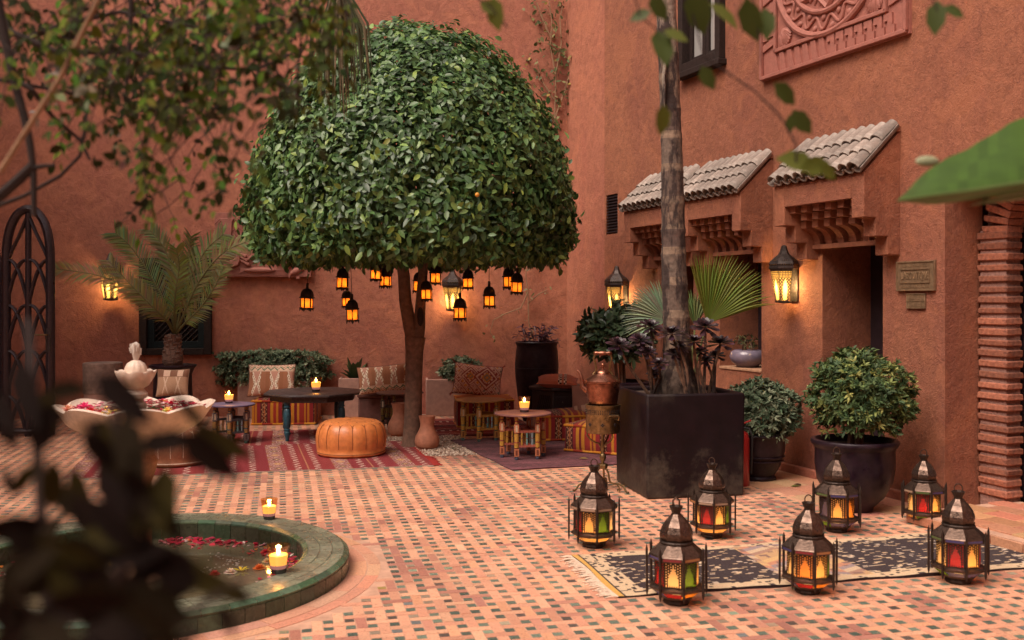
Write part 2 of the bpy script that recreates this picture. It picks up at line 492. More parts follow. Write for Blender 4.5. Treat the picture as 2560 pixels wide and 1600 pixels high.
M['leather_brown'] = mk('leather_brown', (0.25, 0.10, 0.05), 0.45, var=0.2, vscale=7, bump=0.18, bscale=60)
M['stitch'] = mk('stitch', (0.24, 0.075, 0.02), 0.7)
M['fabric'] = mk('fabric', attr=True, rough=0.95, var=0.14, vscale=60, bump=0.5, bscale=300, spec=0.1, sheen=0.15)
M['rug'] = mk('rug', attr=True, rough=1.0, var=0.22, vscale=45, bump=0.6, bscale=260, spec=0.05, sheen=0.1)
M['wool'] = mk('wool', (0.62, 0.47, 0.36), 1.0, var=0.2, vscale=30, spec=0.05)
M['wool_red'] = mk('wool_red', (0.28, 0.035, 0.03), 1.0, var=0.2, vscale=30, spec=0.05)
M['paint'] = mk('paint', attr=True, rough=0.5, var=0.3, vscale=30, bump=0.15, bscale=80)
M['bench_cloth'] = mk('bench_cloth', (0.13, 0.055, 0.045), 0.9, var=0.2, vscale=5, bump=0.3, bscale=30)
M['bark'] = mk('bark', (0.16, 0.085, 0.055), 0.9, var=0.3, vscale=7, col2=(0.10, 0.058, 0.042), bump=0.5, bscale=22)
M['palm_bark'] = mk('palm_bark', attr=True, rough=0.92, var=0.35, vscale=9, col2=(0.034, 0.020, 0.017), mixlo=0.46, mixhi=0.56, stretch=(1.6, 1.6, 0.45), bump=0.8, bscale=30)
M['dark_bark'] = mk('dark_bark', (0.020, 0.010, 0.008), 0.9, var=0.3, vscale=30)
M['twig'] = mk('twig', (0.26, 0.15, 0.085), 0.9, var=0.25, vscale=30)
M['leaf'] = mk('leaf', attr=True, rough=0.40, spec=0.48, trans=0.2)
M['leaf_dark'] = mk('leaf_dark', attr=True, rough=0.8, spec=0.12, trans=0.15)
M['leaf_matte'] = mk('leaf_matte', attr=True, rough=0.6, spec=0.35, trans=0.25)
M['banana'] = mk('banana', attr=True, rough=0.5, spec=0.3, trans=0.25, var=0.12, vscale=9)
M['aeonium'] = mk('aeonium', attr=True, rough=0.35, spec=0.5)
M['soil'] = mk('soil', (0.06, 0.035, 0.025), 1.0, var=0.4, vscale=30, bump=0.8, bscale=60)
M['gravel'] = mk('gravel', attr=True, rough=0.9, var=0.15, vscale=60)
M['petal'] = mk('petal', attr=True, rough=0.6, trans=0.3)
M['red_paint'] = mk('red_paint', (0.34, 0.018, 0.016), 0.35, var=0.1, vscale=8, coat=0.3)
M['rubber'] = mk('rubber', (0.012, 0.011, 0.011), 0.6)
M['wax'] = mk('wax', (0.80, 0.66, 0.44), 0.5, emit=(1.0, 0.55, 0.17), estr=0.7)
M['flame'] = emis('flame', (1.0, 0.72, 0.30), 22.0)
M['bulb'] = emis('bulb', (1.0, 0.70, 0.30), 30.0)
M['water'] = mk('water', (0.150, 0.128, 0.078), 0.05, var=0.2, vscale=2.5, bump=0.10, bscale=9, spec=0.6)
M['spray'] = mk('spray', (0.75, 0.68, 0.62), 0.25, trans=0.5)
M['pane_amber'] = pane_mat('pane_amber', (0.92, 0.58, 0.26))
M['pane_clear'] = pane_mat('pane_clear', (0.92, 0.72, 0.50))
M['pane_green'] = pane_mat('pane_green', (0.11, 0.24, 0.012))
M['pane_red'] = pane_mat('pane_red', (0.34, 0.010, 0.014))
M['pane_orange'] = pane_mat('pane_orange', (0.75, 0.30, 0.05))
M['pane_blue'] = pane_mat('pane_blue', (0.07, 0.06, 0.22), 0.3)
M['pane_cream'] = pane_mat('pane_cream', (0.42, 0.29, 0.12), 0.05)
def glass_mat():
    m = bpy.data.materials.new('tumbler'); m.use_nodes = True
    N = m.node_tree.nodes; L = m.node_tree.links; N.remove(N['Principled BSDF'])
    a = N.new('ShaderNodeAttribute'); a.attribute_name = 'tint'
    tp = N.new('ShaderNodeBsdfTransparent'); L.new(a.outputs[0], tp.inputs[0])
    gl = N.new('ShaderNodeBsdfGlossy'); gl.inputs['Roughness'].default_value = 0.08
    ms = N.new('ShaderNodeMixShader'); ms.inputs[0].default_value = 0.16
    L.new(tp.outputs[0], ms.inputs[1]); L.new(gl.outputs[0], ms.inputs[2]); L.new(ms.outputs[0], N['Material Output'].inputs['Surface'])
    return m
M['tumbler'] = glass_mat()
def lamp(name, parent, loc, watts, col=(1.0, 0.52, 0.16), r=0.02):
    l = bpy.data.lights.new(name, 'POINT'); l.energy = watts; l.color = col; l.shadow_soft_size = r
    o = bpy.data.objects.new(name, l); COL.objects.link(o); o.parent = parent; o.location = loc
    return o
# ============================================================ THE SETTING: floor
FC = Vector((-2.05, 5.45, 0)); FR_OUT, FR_IN = 1.15, 0.89
def floor_base():
    mb = MB(); n = 96
    vs = []
    for r in (FR_OUT - 0.02, 3.0, 9.0, 60.0):
        for j in range(n):
            a = 2 * math.pi * j / n
            vs.append((FC.x + r * math.cos(a), FC.y + r * math.sin(a), -0.0020))
    fs = []
    for i in range(3):
        for j in range(n):
            j2 = (j + 1) % n
            fs.append((i*n+j, (i+1)*n+j, (i+1)*n+j2, i*n+j2))
    mb.add(vs, fs)
    return struct(mb.build('courtyard_floor', M['mortar']))
FLOOR = floor_base()

TH = rad(13.0)
E1 = Vector((math.cos(TH), math.sin(TH), 0)); E2 = Vector((-math.sin(TH), math.cos(TH), 0))
H5 = 0.05
CREAM = [(0.642, 0.337, 0.214), (0.621, 0.31, 0.198), (0.589, 0.284, 0.182), (0.663, 0.364, 0.23), (0.546, 0.257, 0.166), (0.621, 0.305, 0.177), (0.407, 0.171, 0.123), (0.492, 0.225, 0.155)]
CW = [5,5,4,4,2.0,3,0.45,0.9]
GRN = [(0.105,0.150,0.118),(0.075,0.110,0.090),(0.140,0.190,0.145),(0.085,0.075,0.065),(0.10,0.080,0.070),(0.24,0.31,0.22),(0.15,0.17,0.17),(0.33,0.24,0.17),(0.30,0.21,0.07)]
GW = [7,6,4,2.2,0.8,0.5,1.0,0.5,0.15]
def in_wall_strip(x, y):
    v = Vector((x, y, 0)) - W0
    return v.dot(WA), v.dot(WN)
def tile_ok(x, y):
    if y < 3.0 or y > 13.2 or abs(x) > 0.56 * y + 0.5: return False
    if (x - FC.x) ** 2 + (y - FC.y) ** 2 < 1.375 ** 2: return False
    s, p = in_wall_strip(x, y)
    if p < 0.10: return False
    if p < 0.72 and 2.9 < s < 5.2: return False          # plain slabs by the wall
    if s > 5.4 and p < 0.50: return False                # doorstep
    u = (Vector((x, y, 0)) - Vector((-1.1, 10.2, 0)))
    if abs(u.dot(E1)) < 0.68 and abs(u.dot(E2)) < 0.68: return False   # gravel bed
    return True
def tile_geo(cx, cy, lu, lv, col, rnd):
    """one slightly uneven, slightly worn tile: 8 verts, 5 faces (world coordinates)"""
    g = 0.0007
    hu, hv = lu / 2 - g, lv / 2 - g
    zt = rnd.uniform(-0.0012, 0.0010); ta, tb = rnd.uniform(-.011, .011), rnd.uniform(-.011, .011)
    vs = []
    for (a, b) in ((-1,-1),(1,-1),(1,1),(-1,1)):
        ju, jv = rnd.uniform(-.0016, .0016), rnd.uniform(-.0016, .0016)
        for top in (0, 1):
            e = 0.0010 if top else 0.0
            u = a * (hu - e) + ju; v = b * (hv - e) + jv
            vs.append((cx + E1.x * u + E2.x * v, cy + E1.y * u + E2.y * v, (zt + ta * u + tb * v) if top else -0.008))
    fs = [(1,3,5,7),(0,2,3,1),(2,4,5,3),(4,6,7,5),(6,0,1,7)]
    return vs, fs, col
def lay_tiles():
    rnd = random.Random(3)
    sq, br = [], []
    N = 170
    org = Vector((0, 7.5, 0))
    for i in range(-N, N):
        for j in range(-N, N):
            def at(a, b):
                q = org + E1 * (a * H5) + E2 * (b * H5); return q.x, q.y
            x, y = at(2*i + .5, 2*j + .5)
            if not (2.8 < y < 13.4) or abs(x) > 0.58 * y + 0.7: continue
            if tile_ok(x, y): sq.append((x, y, H5 * .93, H5 * .90))
            if (i + j) % 2 == 0: x, y = at(2*i + 1.5, 2*j + 1.5); d = (3*H5, H5)
            else: x, y = at(2*i + 1.5, 2*j + 1.5); d = (H5, 3*H5)
            if tile_ok(x, y): br.append((x, y) + d)
    for lst, cols, wts, nm, mat in ((sq, GRN, GW, 'green_tile', M['glaze']), (br, CREAM, CW, 'terracotta_tile', M['tiles'])):
        seen = [t for t in lst if t[1] > 4.50 and abs(t[0]) < 0.505 * t[1]]
        seen.sort(key=lambda t: t[1])
        near = set(seen[:300])
        mb = MB()
        for t in lst:
            c = rnd.choices(cols, wts)[0]; k = rnd.uniform(.86, 1.12)
            # a broad worn, paler patch pattern: years of feet
            if nm == 'terracotta_tile':
                w = math.sin(t[0]*1.9 + 1.3*math.sin(t[1]*1.1)) * math.sin(t[1]*1.7 + 1.1*math.sin(t[0]*.9 + 2)) + .6 * math.sin(t[0]*5.3 + t[1]*3.1)
                if w > .55 and rnd.random() < (w - .4) * .75: c = rnd.choice(((.44,.195,.14),(.50,.23,.155),(.38,.165,.125)))
                k *= 1 - .07 * max(0, w)
            else:
                w = rnd.random()
                if w < .10: c = tuple(.5 * q + .5 * v for q, v in zip(c, (.42, .26, .18)))       # glaze worn through
            c = tuple(min(1, q * k) for q in c)
            if t in near:
                one = MB(); vs, fs, cc = tile_geo(0, 0, t[2], t[3], c, rnd); one.add(vs, fs, cc)
                inst(nm, one.mesh(nm, mat), FLOOR, (t[0], t[1], 0))
            else:
                vs, fs, cc = tile_geo(t[0], t[1], t[2], t[3], c, rnd); mb.add(vs, fs, cc)
        o = mb.build(nm + '_field', mat, FLOOR); o['kind'] = 'stuff'
lay_tiles()

def ring_stones():
    rnd = random.Random(4)
    for (r0, r1, n) in ((1.155, 1.250, 26), (1.253, 1.325, 34)):
        for k in range(n):
            a0, a1 = 2 * math.pi * k / n, 2 * math.pi * (k + 1) / n
            g = 0.002 / r0
            mb = MB(); vs = []
            zt = rnd.uniform(-.001, .001)
            for a in (a0 + g, (a0 + a1) / 2, a1 - g):
                for r in (r0, r1 - 0.003):
                    vs.append((FC.x + r * math.cos(a), FC.y + r * math.sin(a), zt))
            vs += [(v[0], v[1], -0.008) for v in vs]
            c = rnd.choice(CREAM[:6]); c = tuple(q * rnd.uniform(.82, .98) for q in c)
            mb.add(vs, [(0,1,3,2),(2,3,5,4),(1,7,9,3),(3,9,11,5),(0,2,8,6),(2,4,10,8),(4,5,11,10),(0,6,7,1)], c)
            mb.build('ring_stone', M['tiles'], FLOOR)
ring_stones()
def wall_slabs():
    rnd = random.Random(8)
    s = 2.9
    while s < 5.15:
        w = min(0.30, 5.2 - s)
        for p0, p1 in ((0.06, 0.28), (0.28, 0.50), (0.50, 0.74)):
            c = rnd.choice(CREAM[:6]); c = tuple(q * rnd.uniform(.78, .95) for q in c)
            a, b = WR(s + .002, 0, p0 + .002), WR(s + w - .002, 0, p0 + .002)
            d, e = WR(s + w - .002, 0, p1 - .002), WR(s + .002, 0, p1 - .002)
            zt = rnd.uniform(-.001, .001)
            mb = MB()
            mb.add([(q.x, q.y, zt) for q in (a, b, d, e)] + [(q.x, q.y, -.008) for q in (a, b, d, e)],
                   [(3,2,1,0),(0,1,5,4),(1,2,6,5),(2,3,7,6),(3,0,4,7)], c)
            mb.build('floor_slab', M['tiles'], FLOOR)
        s += w
wall_slabs()

# gravel bed round the tree
def gravel():
    n = 5200
    uv = NP.uniform(-0.70, 0.70, (n, 2))
    c = np.array([-1.1, 10.2]); e1 = np.array([E1.x, E1.y]); e2 = np.array([E2.x, E2.y])
    xy = c + uv[:, :1] * e1 + uv[:, 1:] * e2
    keep = np.ones(n, dtype=bool)                      # none lies on the rugs
    for (A, B, dv, wd) in ((G(158, 1200), G(1086, 1166), None, 1.66), (G(1281, 1177), G(1533, 1163), G(1130, 1104), 2.0)):
        u = (B - A).normalized(); v = Vector((-u.y, u.x, 0)) if dv is None else (dv - A).normalized()
        if dv is None: v = v.lerp(Vector((-.30, .95, 0)), .6).normalized()
        det = u.x * v.y - u.y * v.x; rx, ry = xy[:, 0] - A.x, xy[:, 1] - A.y
        pu, pv = (rx * v.y - ry * v.x) / det, (u.x * ry - u.y * rx) / det
        keep &= ~((pu > -.02) & (pu < (B - A).length + (.02 if dv is None else 2)) & (pv > -.02) & (pv < wd))
    xy = xy[keep]; n = len(xy)
    T = np.array([[1,0,0],[-1,0,0],[0,1,0],[0,-1,0],[0,0,1],[0,0,-1]], dtype=np.float32)
    F = np.array([[0,2,4],[2,1,4],[1,3,4],[3,0,4],[2,0,5],[1,2,5],[3,1,5],[0,3,5]], dtype=np.int32)
    sz = NP.uniform(.010, .021, (n, 1, 1)) * NP.uniform(.6, 1.1, (n, 1, 3))
    ang = NP.uniform(0, 6.28, n); ca, sa = np.cos(ang), np.sin(ang)
    V = T[None] * sz
    V = V + NP.normal(0, .0015, V.shape)
    X = V[:, :, 0] * ca[:, None] - V[:, :, 1] * sa[:, None]; Y = V[:, :, 0] * sa[:, None] + V[:, :, 1] * ca[:, None]
    V = np.stack([X + xy[:, :1], Y + xy[:, 1:], V[:, :, 2] * .7 + NP.uniform(0, .012, (n, 1))], axis=2)
    tris = F[None] + (np.arange(n) * 6)[:, None, None]
    cols = pick_cols(n, [(.50,.38,.29),(.38,.27,.20),(.58,.47,.38),(.28,.19,.15)], [4,3,2,2])
    o = inst('gravel', np_mesh('gravel', V.reshape(-1, 3), tris.reshape(-1, 3), M['gravel'], np.repeat(cols, 6, axis=0)))
    tag(o, 'pale gravel bed around the trunk of the clipped tree', 'gravel', kind='stuff')
gravel()
# ============================================================ walls
def wall_sheet(x0, x1, z0, z1, holes, thick=0.6):
    """wall face at local y = 0 with rectangular openings (a, b, c, d, depth); reveals go inwards; body behind"""
    xs = sorted({x0, x1} | {h[0] for h in holes} | {h[1] for h in holes})
    zs = sorted({z0, z1} | {h[2] for h in holes} | {h[3] for h in holes})
    mb = MB()
    for i in range(len(xs) - 1):
        for j in range(len(zs) - 1):
            cx, cz = (xs[i] + xs[i+1]) / 2, (zs[j] + zs[j+1]) / 2
            if any(h[0] < cx < h[1] and h[2] < cz < h[3] for h in holes): continue
            mb.add([(xs[i],0,zs[j]),(xs[i+1],0,zs[j]),(xs[i+1],0,zs[j+1]),(xs[i],0,zs[j+1])], [(0,1,2,3)])
    for a, b, c, d, dp in holes:
        mb.add([(a,0,c),(a,dp,c),(a,dp,d),(a,0,d)], [(0,1,2,3)])
        mb.add([(b,0,c),(b,0,d),(b,dp,d),(b,dp,c)], [(0,1,2,3)])
        mb.add([(a,0,d),(a,dp,d),(b,dp,d),(b,0,d)], [(0,1,2,3)])
        if c > z0 + 1e-4: mb.add([(a,0,c),(b,0,c),(b,dp,c),(a,dp,c)], [(0,1,2,3)])
    t = thick
    mb.add([(x0,0,z0),(x1,0,z0),(x1,t,z0),(x0,t,z0),(x0,0,z1),(x1,0,z1),(x1,t,z1),(x0,t,z1)],
           [(4,5,6,7),(1,2,6,5),(2,3,7,6),(3,0,4,7)])
    return mb
WH = 6.6
LWIN = None
_lw0 = BW(352, 885); _lw1 = BW(528, 648)
_lx0 = (_lw0 - B0).dot(BA); _lx1 = (_lw1 - B0).dot(BA)
wb = wall_sheet(-9.5, 0.35, 0, WH, [(_lx0 + .03, _lx1 - .03, _lw0.z + .03, _lw1.z - .03, 0.10)]).build('back_wall', M['plaster'])
wb.location = B0; wb.rotation_euler = (0, 0, BANG)
tag(wb, 'tall salmon pink plastered wall behind the lounge area', 'wall', kind='structure')
_cd = (W0 - WN * 0.07 - B0); _cang = math.atan2(_cd.y, _cd.x)
wc = wall_sheet(0, _cd.length, 0, WH, []).build('corner_wall', M['plaster'])
wc.location = B0; wc.rotation_euler = (0, 0, _cang)
tag(wc, 'narrow plastered wall strip in the far corner', 'wall', kind='structure')
RHOLES = [(3.92, 4.62, 0, 1.986, 0.56), (2.42, 3.085, 0.84, 1.96, 0.50), (1.30, 1.95, 0, 1.96, 0.50),
          (1.80, 2.47, 3.88, 5.6, 0.12), (0.04, 0.33, 2.28, 2.75, 0.06), (5.235, 8.4, 0, 2.36, 0.36)]
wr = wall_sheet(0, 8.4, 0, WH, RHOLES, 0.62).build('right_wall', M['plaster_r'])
wr.location = W0; wr.rotation_euler = (0, 0, WANG)
tag(wr, 'long plastered wall with tiled canopies and doorways', 'wall', kind='structure')
# plinth along its foot
mb = MB()
mb.box((3.52, -0.028, 0.03), (0.76, 0.05, 0.075)); mb.box((4.93, -0.028, 0.03), (0.58, 0.05, 0.075)); mb.box((2.2, -0.028, 0.03), (0.46, 0.05, 0.075))
o = mb.build('plinth', M['plaster'], wr, bevel=0.008)
# what closes the openings
def close(parent, x0, x1, z0, z1, y, mat, name):
    m = MB(); m.box(((x0 + x1) / 2, y, (z0 + z1) / 2), (x1 - x0, 0.05, z1 - z0)); return m.build(name, mat, parent, bevel=0.004)
def wall_thing(name, label, cat, s, z=0.0, p=0.0, group=None):
    return thing(name, label, cat, WR(s, z, p), WANG, group)
d = wall_thing('door', 'dark wooden door deep in the doorway right of the large wall lantern', 'door', 4.27, 0.0, -0.53)
for k in (-1, 1):
    close(d, -0.345 if k < 0 else 0.004, -0.004 if k < 0 else 0.345, 0.01, 1.975, 0.0, M['black_door'], 'door_leaf')
d = wall_thing('door', 'dark door in the doorway under the farthest tiled canopy', 'door', 1.625, 0.0, -0.47)
close(d, -0.32, 0.32, 0.01, 1.95, 0.0, M['black_door'], 'door_leaf')
d = wall_thing('window', 'dark recessed window above the sill with the mauve bowl', 'window', 2.7525, 0.0, -0.47)
close(d, -0.33, 0.33, 0.845, 1.955, 0.0, M['black_door'], 'dark_panel')  # black panel stands in for the unlit interior
mb = MB(); mb.box((0, 0.20, 0.846), (0.66, 0.52, 0.025)); 
o = mb.build('sill', M['sandstone'], d, bevel=0.004); o.location = (0, -0.42, 0)

# upper window
w = wall_thing('window', 'black framed upstairs window with pale panes', 'window', 2.135, 3.86)
mb = MB()
for x in (-0.335, 0.335): mb.box((x, -0.02, 0.87), (0.085, 0.10, 1.78))
mb.box((0, -0.02, 0.02), (0.585, 0.10, 0.085)); mb.box((0, -0.035, -0.055), (0.80, 0.13, 0.06))
mb.build('frame', M['dark_wood'], w, bevel=0.006)
for x in (-0.15, 0.15):
    s = MB()
    for dx in (-0.12, 0.12): s.box((x + dx, 0.045, 0.88), (0.055, 0.05, 1.62))
    s.box((x, 0.045, 0.095), (0.185, 0.05, 0.055))
    c = s.build('casement', M['dark_wood'], w, bevel=0.004)
    g = MB(); g.box((x, 0.052, 0.9), (0.185, 0.01, 1.55)); g.build('pane', M['window_glass'], c)
# louvred vent
v = wall_thing('wall_vent', 'small grey louvred vent grille near the far corner', 'vent', 0.185, 2.28)
mb = MB(); mb.box((0, 0.045, 0.235), (0.29, 0.02, 0.47)); mb.build('backing', M['dark_inside'], v)
for k in range(13):
    m = MB(); m.box((0, 0.018, 0.03 + k * 0.0345), (0.285, 0.034, 0.006), m=Matrix.Rotation(rad(35), 3, 'X')); m.build('slat', M['iron'], v)

# ------------------------------------------------------------ tiled canopies
def barrel(key, length, r0, r1, up=True):
    def f():
        mb = MB(); n = 7; th = 0.010
        vs = []
        for (yy, r) in ((0, r0), (length, r1)):
            for rr in (r, r - th):
                for j in range(n + 1):
                    a = math.pi * j / n
                    vs.append((rr * math.cos(a), yy, (rr * math.sin(a)) * (1 if up else -1)))
        m = n + 1; fs = []
        for j in range(n):
            fs += [(j, j+1, 2*m+j+1, 2*m+j), (m+j, 3*m+j, 3*m+j+1, m+j+1), (j, m+j, m+j+1, j+1), (2*m+j, 2*m+j+1, 3*m+j+1, 3*m+j)]
        fs += [(0, 2*m, 3*m, m), (n, m+n, 3*m+n, 2*m+n)]
        mb.add(vs, fs)
        return mb.mesh('roof_tile', M['rooftile'], True, 50)
    return cached(key, f)
def canopy(s0, s1, label, rseed):
    rnd = random.Random(rseed)
    w = s1 - s0
    t = wall_thing('tiled_canopy', label, 'canopy', (s0 + s1) / 2, 0, 0.0, 'tiled canopies over the openings of the right wall')
    prof = [(0.002, 2.78), (-0.345, 2.45), (-0.345, 2.118), (-0.232, 2.118), (-0.232, 1.979), (-0.118, 1.979), (-0.118, 1.84), (0.002, 1.84)]
    for x0, x1 in ((-w/2, -w/2 + 0.135), (w/2 - 0.135, w/2)):
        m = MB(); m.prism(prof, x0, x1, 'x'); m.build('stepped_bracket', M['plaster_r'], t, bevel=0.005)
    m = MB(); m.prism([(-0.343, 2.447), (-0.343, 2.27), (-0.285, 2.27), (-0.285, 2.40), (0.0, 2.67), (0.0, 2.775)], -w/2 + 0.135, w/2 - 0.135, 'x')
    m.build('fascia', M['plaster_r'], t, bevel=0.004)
    m = MB(); m.box((0, -0.018, 2.795), (w + 0.02, 0.036, 0.05)); m.build('ridge_band', M['plaster_r'], t, bevel=0.006)
    # dentils stepping back under the canopy
    span = w - 0.27
    n = 5; u = span / (2 * n + 1)
    for row, (yc, z0, z1, off) in enumerate(((-0.255, 2.215, 2.275, 0), (-0.20, 2.155, 2.214, 1), (-0.145, 2.095, 2.154, 0))):
        m = MB(); m.box((0, yc + 0.105, (z0 + z1) / 2 + 0.004), (span - .002, 0.055, z1 - z0 - .002)); m.build('soffit_step', M['plaster_r'], t)
        for k in range(n + (0 if off else 1)):
            x = -span / 2 + u * (2 * k + 0.5 + off)
            m = MB(); m.box((x, yc + .02, (z0 + z1) / 2), (u * 0.98, 0.115, z1 - z0)); m.build('dentil', M['plaster_r'], t, bevel=0.002)
    for k in range(n + 1):                      # curved corbels
        x = -span / 2 + u * (2 * k + 0.5)
        poly = [(0.0, 1.965), (0.0, 2.094), (-0.175, 2.094)] + [(-0.175 + 0.135 * math.sin(a), 1.965 + 0.125 * math.cos(a)) for a in [rad(q) for q in (8, 25, 42, 58, 74, 90)]]
        m = MB(); m.prism(poly, x - u * .49, x + u * .49, 'x'); m.build('corbel', M['plaster_r'], t)
    m = MB(); m.box((0, -0.03, 1.945), (span, 0.056, 0.036)); m.build('lintel_band', M['plaster_r'], t)
    # roof tiles
    slope = math.atan2(0.33, 0.345); L = 0.50
    dirv = Vector((0, math.cos(slope), math.sin(slope)))
    nc = 10; pitch = w / nc
    low = Vector((0, -0.40, 2.452 - 0.012))
    pan = barrel('pan', L, 0.046, 0.046, False); cov = barrel('cov', 0.215, 0.056, 0.045, True)
    for k in range(nc + 1):
        x = -w / 2 + pitch * k
        if 0 < k < nc or True:
            o = inst('pan_tile', pan, t, low + Vector((max(-w/2+.02, min(w/2-.02, x)), 0, 0.040)), (slope, 0, 0))
    for k in range(nc):
        x = -w / 2 + pitch * (k + .5)
        for r in range(3):
            q = low + dirv * (r * 0.155) + Vector((x + rnd.uniform(-.004, .004), 0, 0.045 + rnd.uniform(-.002, .003)))
            inst('roof_tile', cov, t, q, (slope - 0.07 + rnd.uniform(-.02, .02), 0, rnd.uniform(-.03, .03)))
M['brick_orange'] = mk('brick_orange', (0.46, 0.17, 0.075), 0.8, var=0.2, vscale=12, bump=0.3, bscale=50)
canopy(1.11, 2.10, 'farthest tiled canopy, half hidden behind the palm trunk', 1)
canopy(2.25, 3.25, 'middle tiled canopy just right of the palm trunk', 2)
canopy(3.73, 4.80, 'nearest and largest tiled canopy, over the doorway beside the brass sign', 3)

# ------------------------------------------------------------ brick arch, step and black door at the right edge
a = wall_thing('brick_arch', 'rough brick pier and arch around the black door', 'arch', 5.235, 0, -0.33)
rnd = random.Random(5)
mb = MB(); mb.box((0.135, 0.052, 1.0), (0.225, 0.135, 2.0)); mb.build('pier_core', M['render_grey'], a)
z = 0.10; k = 0
while z < 1.95:
    h = 0.047 + rnd.uniform(-.004, .005)
    one = MB(); ww = 0.255 + rnd.uniform(-.012, .012)
    one.box((0, 0, 0), (ww, 0.155, h))
    one.V = [(v[0] + rnd.uniform(-.007, .007), v[1] + rnd.uniform(-.006, .006), v[2] + rnd.uniform(-.003, .003)) for v in one.V]
    # the outer corner of each brick is knocked off
    one.build('brick', M['brick'], a, bevel=0.009, bseg=2, loc=(0.140 + rnd.uniform(-.006, .006), 0.045, z + h / 2))
    z += 0.0765; k += 1
AR = 0.34
acx, acz = 0.265 + AR, 1.98
for k in range(13):
    ang = rad(177 - k * 8.6)
    r = AR + 0.11
    one = MB(); one.box((0, 0, 0), (0.215, 0.15, 0.050))
    one.V = [(v[0] + rnd.uniform(-.008, .008), v[1] + rnd.uniform(-.006, .006), v[2] + rnd.uniform(-.003, .003)) for v in one.V]
    o = one.build('brick', M['brick'], a, bevel=0.008, loc=(acx + r * math.cos(ang), 0.045, acz + r * math.sin(ang)))
    o.rotation_euler = (0, -(ang - math.pi), 0)
poly = [(0.03, 1.95), (0.03, 2.36), (2.9, 2.36), (2.9, 2.2)]
mb = MB()
n = 14
pts = [(acx + (AR + .03) * math.cos(rad(180 - 90 * i / n)), acz + (AR + .03) * math.sin(rad(180 - 90 * i / n))) for i in range(n + 1)]
for i in range(n):
    (x0, z0), (x1, z1) = pts[i], pts[i + 1]
    zt = 2.62
    mb.add([(x0, .05, z0), (x1, .05, z1), (x1, .05, zt), (x0, .05, zt), (x0, .18, z0), (x1, .18, z1), (x1, .18, zt), (x0, .18, zt)], [(0,1,2,3),(0,4,5,1)])
mb.add([(0.03, .05, 1.97), (pts[0][0], .05, 1.97), (pts[0][0], .05, 2.62), (0.03, .05, 2.62)], [(0,1,2,3)])
mb.build('spandrel', M['render_grey'], a)
dd = wall_thing('door', 'black studded double door under the brick arch', 'door', 5.235, 0.0, -0.52)
mb = MB(); mb.box((0.85, 0, 1.28), (1.40, 0.06, 2.40)); mb.build('door_leaf', M['black_door'], dd, bevel=0.005)
for zz in (0.35, 0.62, 1.15, 1.62):
    for xx in (0.42, 0.62, 0.82):
        m = MB(); m.sphere((xx, -0.035, zz), (0.014, 0.010, 0.014), 8, 6); m.build('stud', M['brass'], dd, True)
st = wall_thing('doorstep', 'low terracotta brick step in front of the black door', 'step', 5.45, 0, 0.0)
mb = MB(); mb.box((1.4, -0.06, 0.036), (2.79, 1.0, 0.070)); mb.build('step_core', M['mortar'], st)
for i in range(11):
    for j in range(6):
        c = rnd.choice(CREAM[2:6]); c = (c[0]*.8, c[1]*.68, c[2]*.62)
        x = 0.13 + i * 0.255 + (0.127 if j % 2 else 0); yv = -0.485 + 0.085 + j * 0.162 - 0.0
        if x > 2.72: continue
        m = MB(); m.box((0, 0, 0), (0.250, 0.157, 0.014), col=tuple(q * rnd.uniform(.85, 1.1) for q in c))
        m.build('step_tile', M['tiles'], st, bevel=0.003, bseg=1, loc=(x, yv, 0.0755 + rnd.uniform(-.001, .001)))
for i in range(12):
    c = rnd.choice(CREAM[2:6]); m = MB(); m.box((0, 0, 0), (0.226, 0.012, 0.058), col=(c[0]*.7, c[1]*.62, c[2]*.56))
    m.build('riser_brick', M['tiles'], st, bevel=0.003, bseg=1, loc=(0.118 + i * 0.231, -0.566, 0.036))
for i in range(4):
    c = rnd.choice(CREAM[2:6]); m = MB(); m.box((0, 0, 0), (0.012, 0.226, 0.058), col=(c[0]*.7, c[1]*.62, c[2]*.56))
    m.build('riser_brick', M['tiles'], st, bevel=0.003, bseg=1, loc=(-0.001, -0.44 + i * 0.231, 0.036))

# ------------------------------------------------------------ brass signs
def text_mesh(body, size, depth, font_scale=(1, 1)):
    c = bpy.data.curves.new('t', 'FONT'); c.body = body; c.size = size; c.extrude = depth; c.align_x = 'CENTER'; c.align_y = 'CENTER'
    o = bpy.data.objects.new('t', c); COL.objects.link(o)
    bpy.context.view_layer.update()
    me = bpy.data.meshes.new_from_object(o.evaluated_get(bpy.context.evaluated_depsgraph_get()))
    bpy.data.objects.remove(o); bpy.data.curves.remove(c)
    me.transform(Matrix.Diagonal((font_scale[0], font_scale[1], 1, 1)))
    me.transform(Matrix.Rotation(rad(90), 4, 'X'))
    return me
sg = wall_thing('brass_sign', 'large brass plaque with the shop name, right of the doorway', 'sign', 4.97, 1.678)
mb = MB(); mb.box((0, -0.010, 0), (0.375, 0.018, 0.222)); mb.build('plate', M['sign_brass'], sg, bevel=0.003)
mb = MB()
for z in (-1, 1): mb.box((0, -0.022, z * 0.105), (0.372, 0.008, 0.008)); mb.box((0, -0.022, z * 0.050), (0.285, 0.008, 0.007))
for x in (-1, 1): mb.box((x * 0.182, -0.022, 0), (0.008, 0.008, 0.202)); mb.box((x * 0.139, -0.022, 0), (0.007, 0.008, 0.093))
mb.build('border', M['sign_brass'], sg)
me = text_mesh('LABOUTIQUE', 0.075, 0.003, (0.60, 1.05)); me.materials.append(M['sign_brass'])
inst('lettering', me, sg, (0, -0.021, 0))
mb = MB()                                       # worn, unreadable lines of small lettering
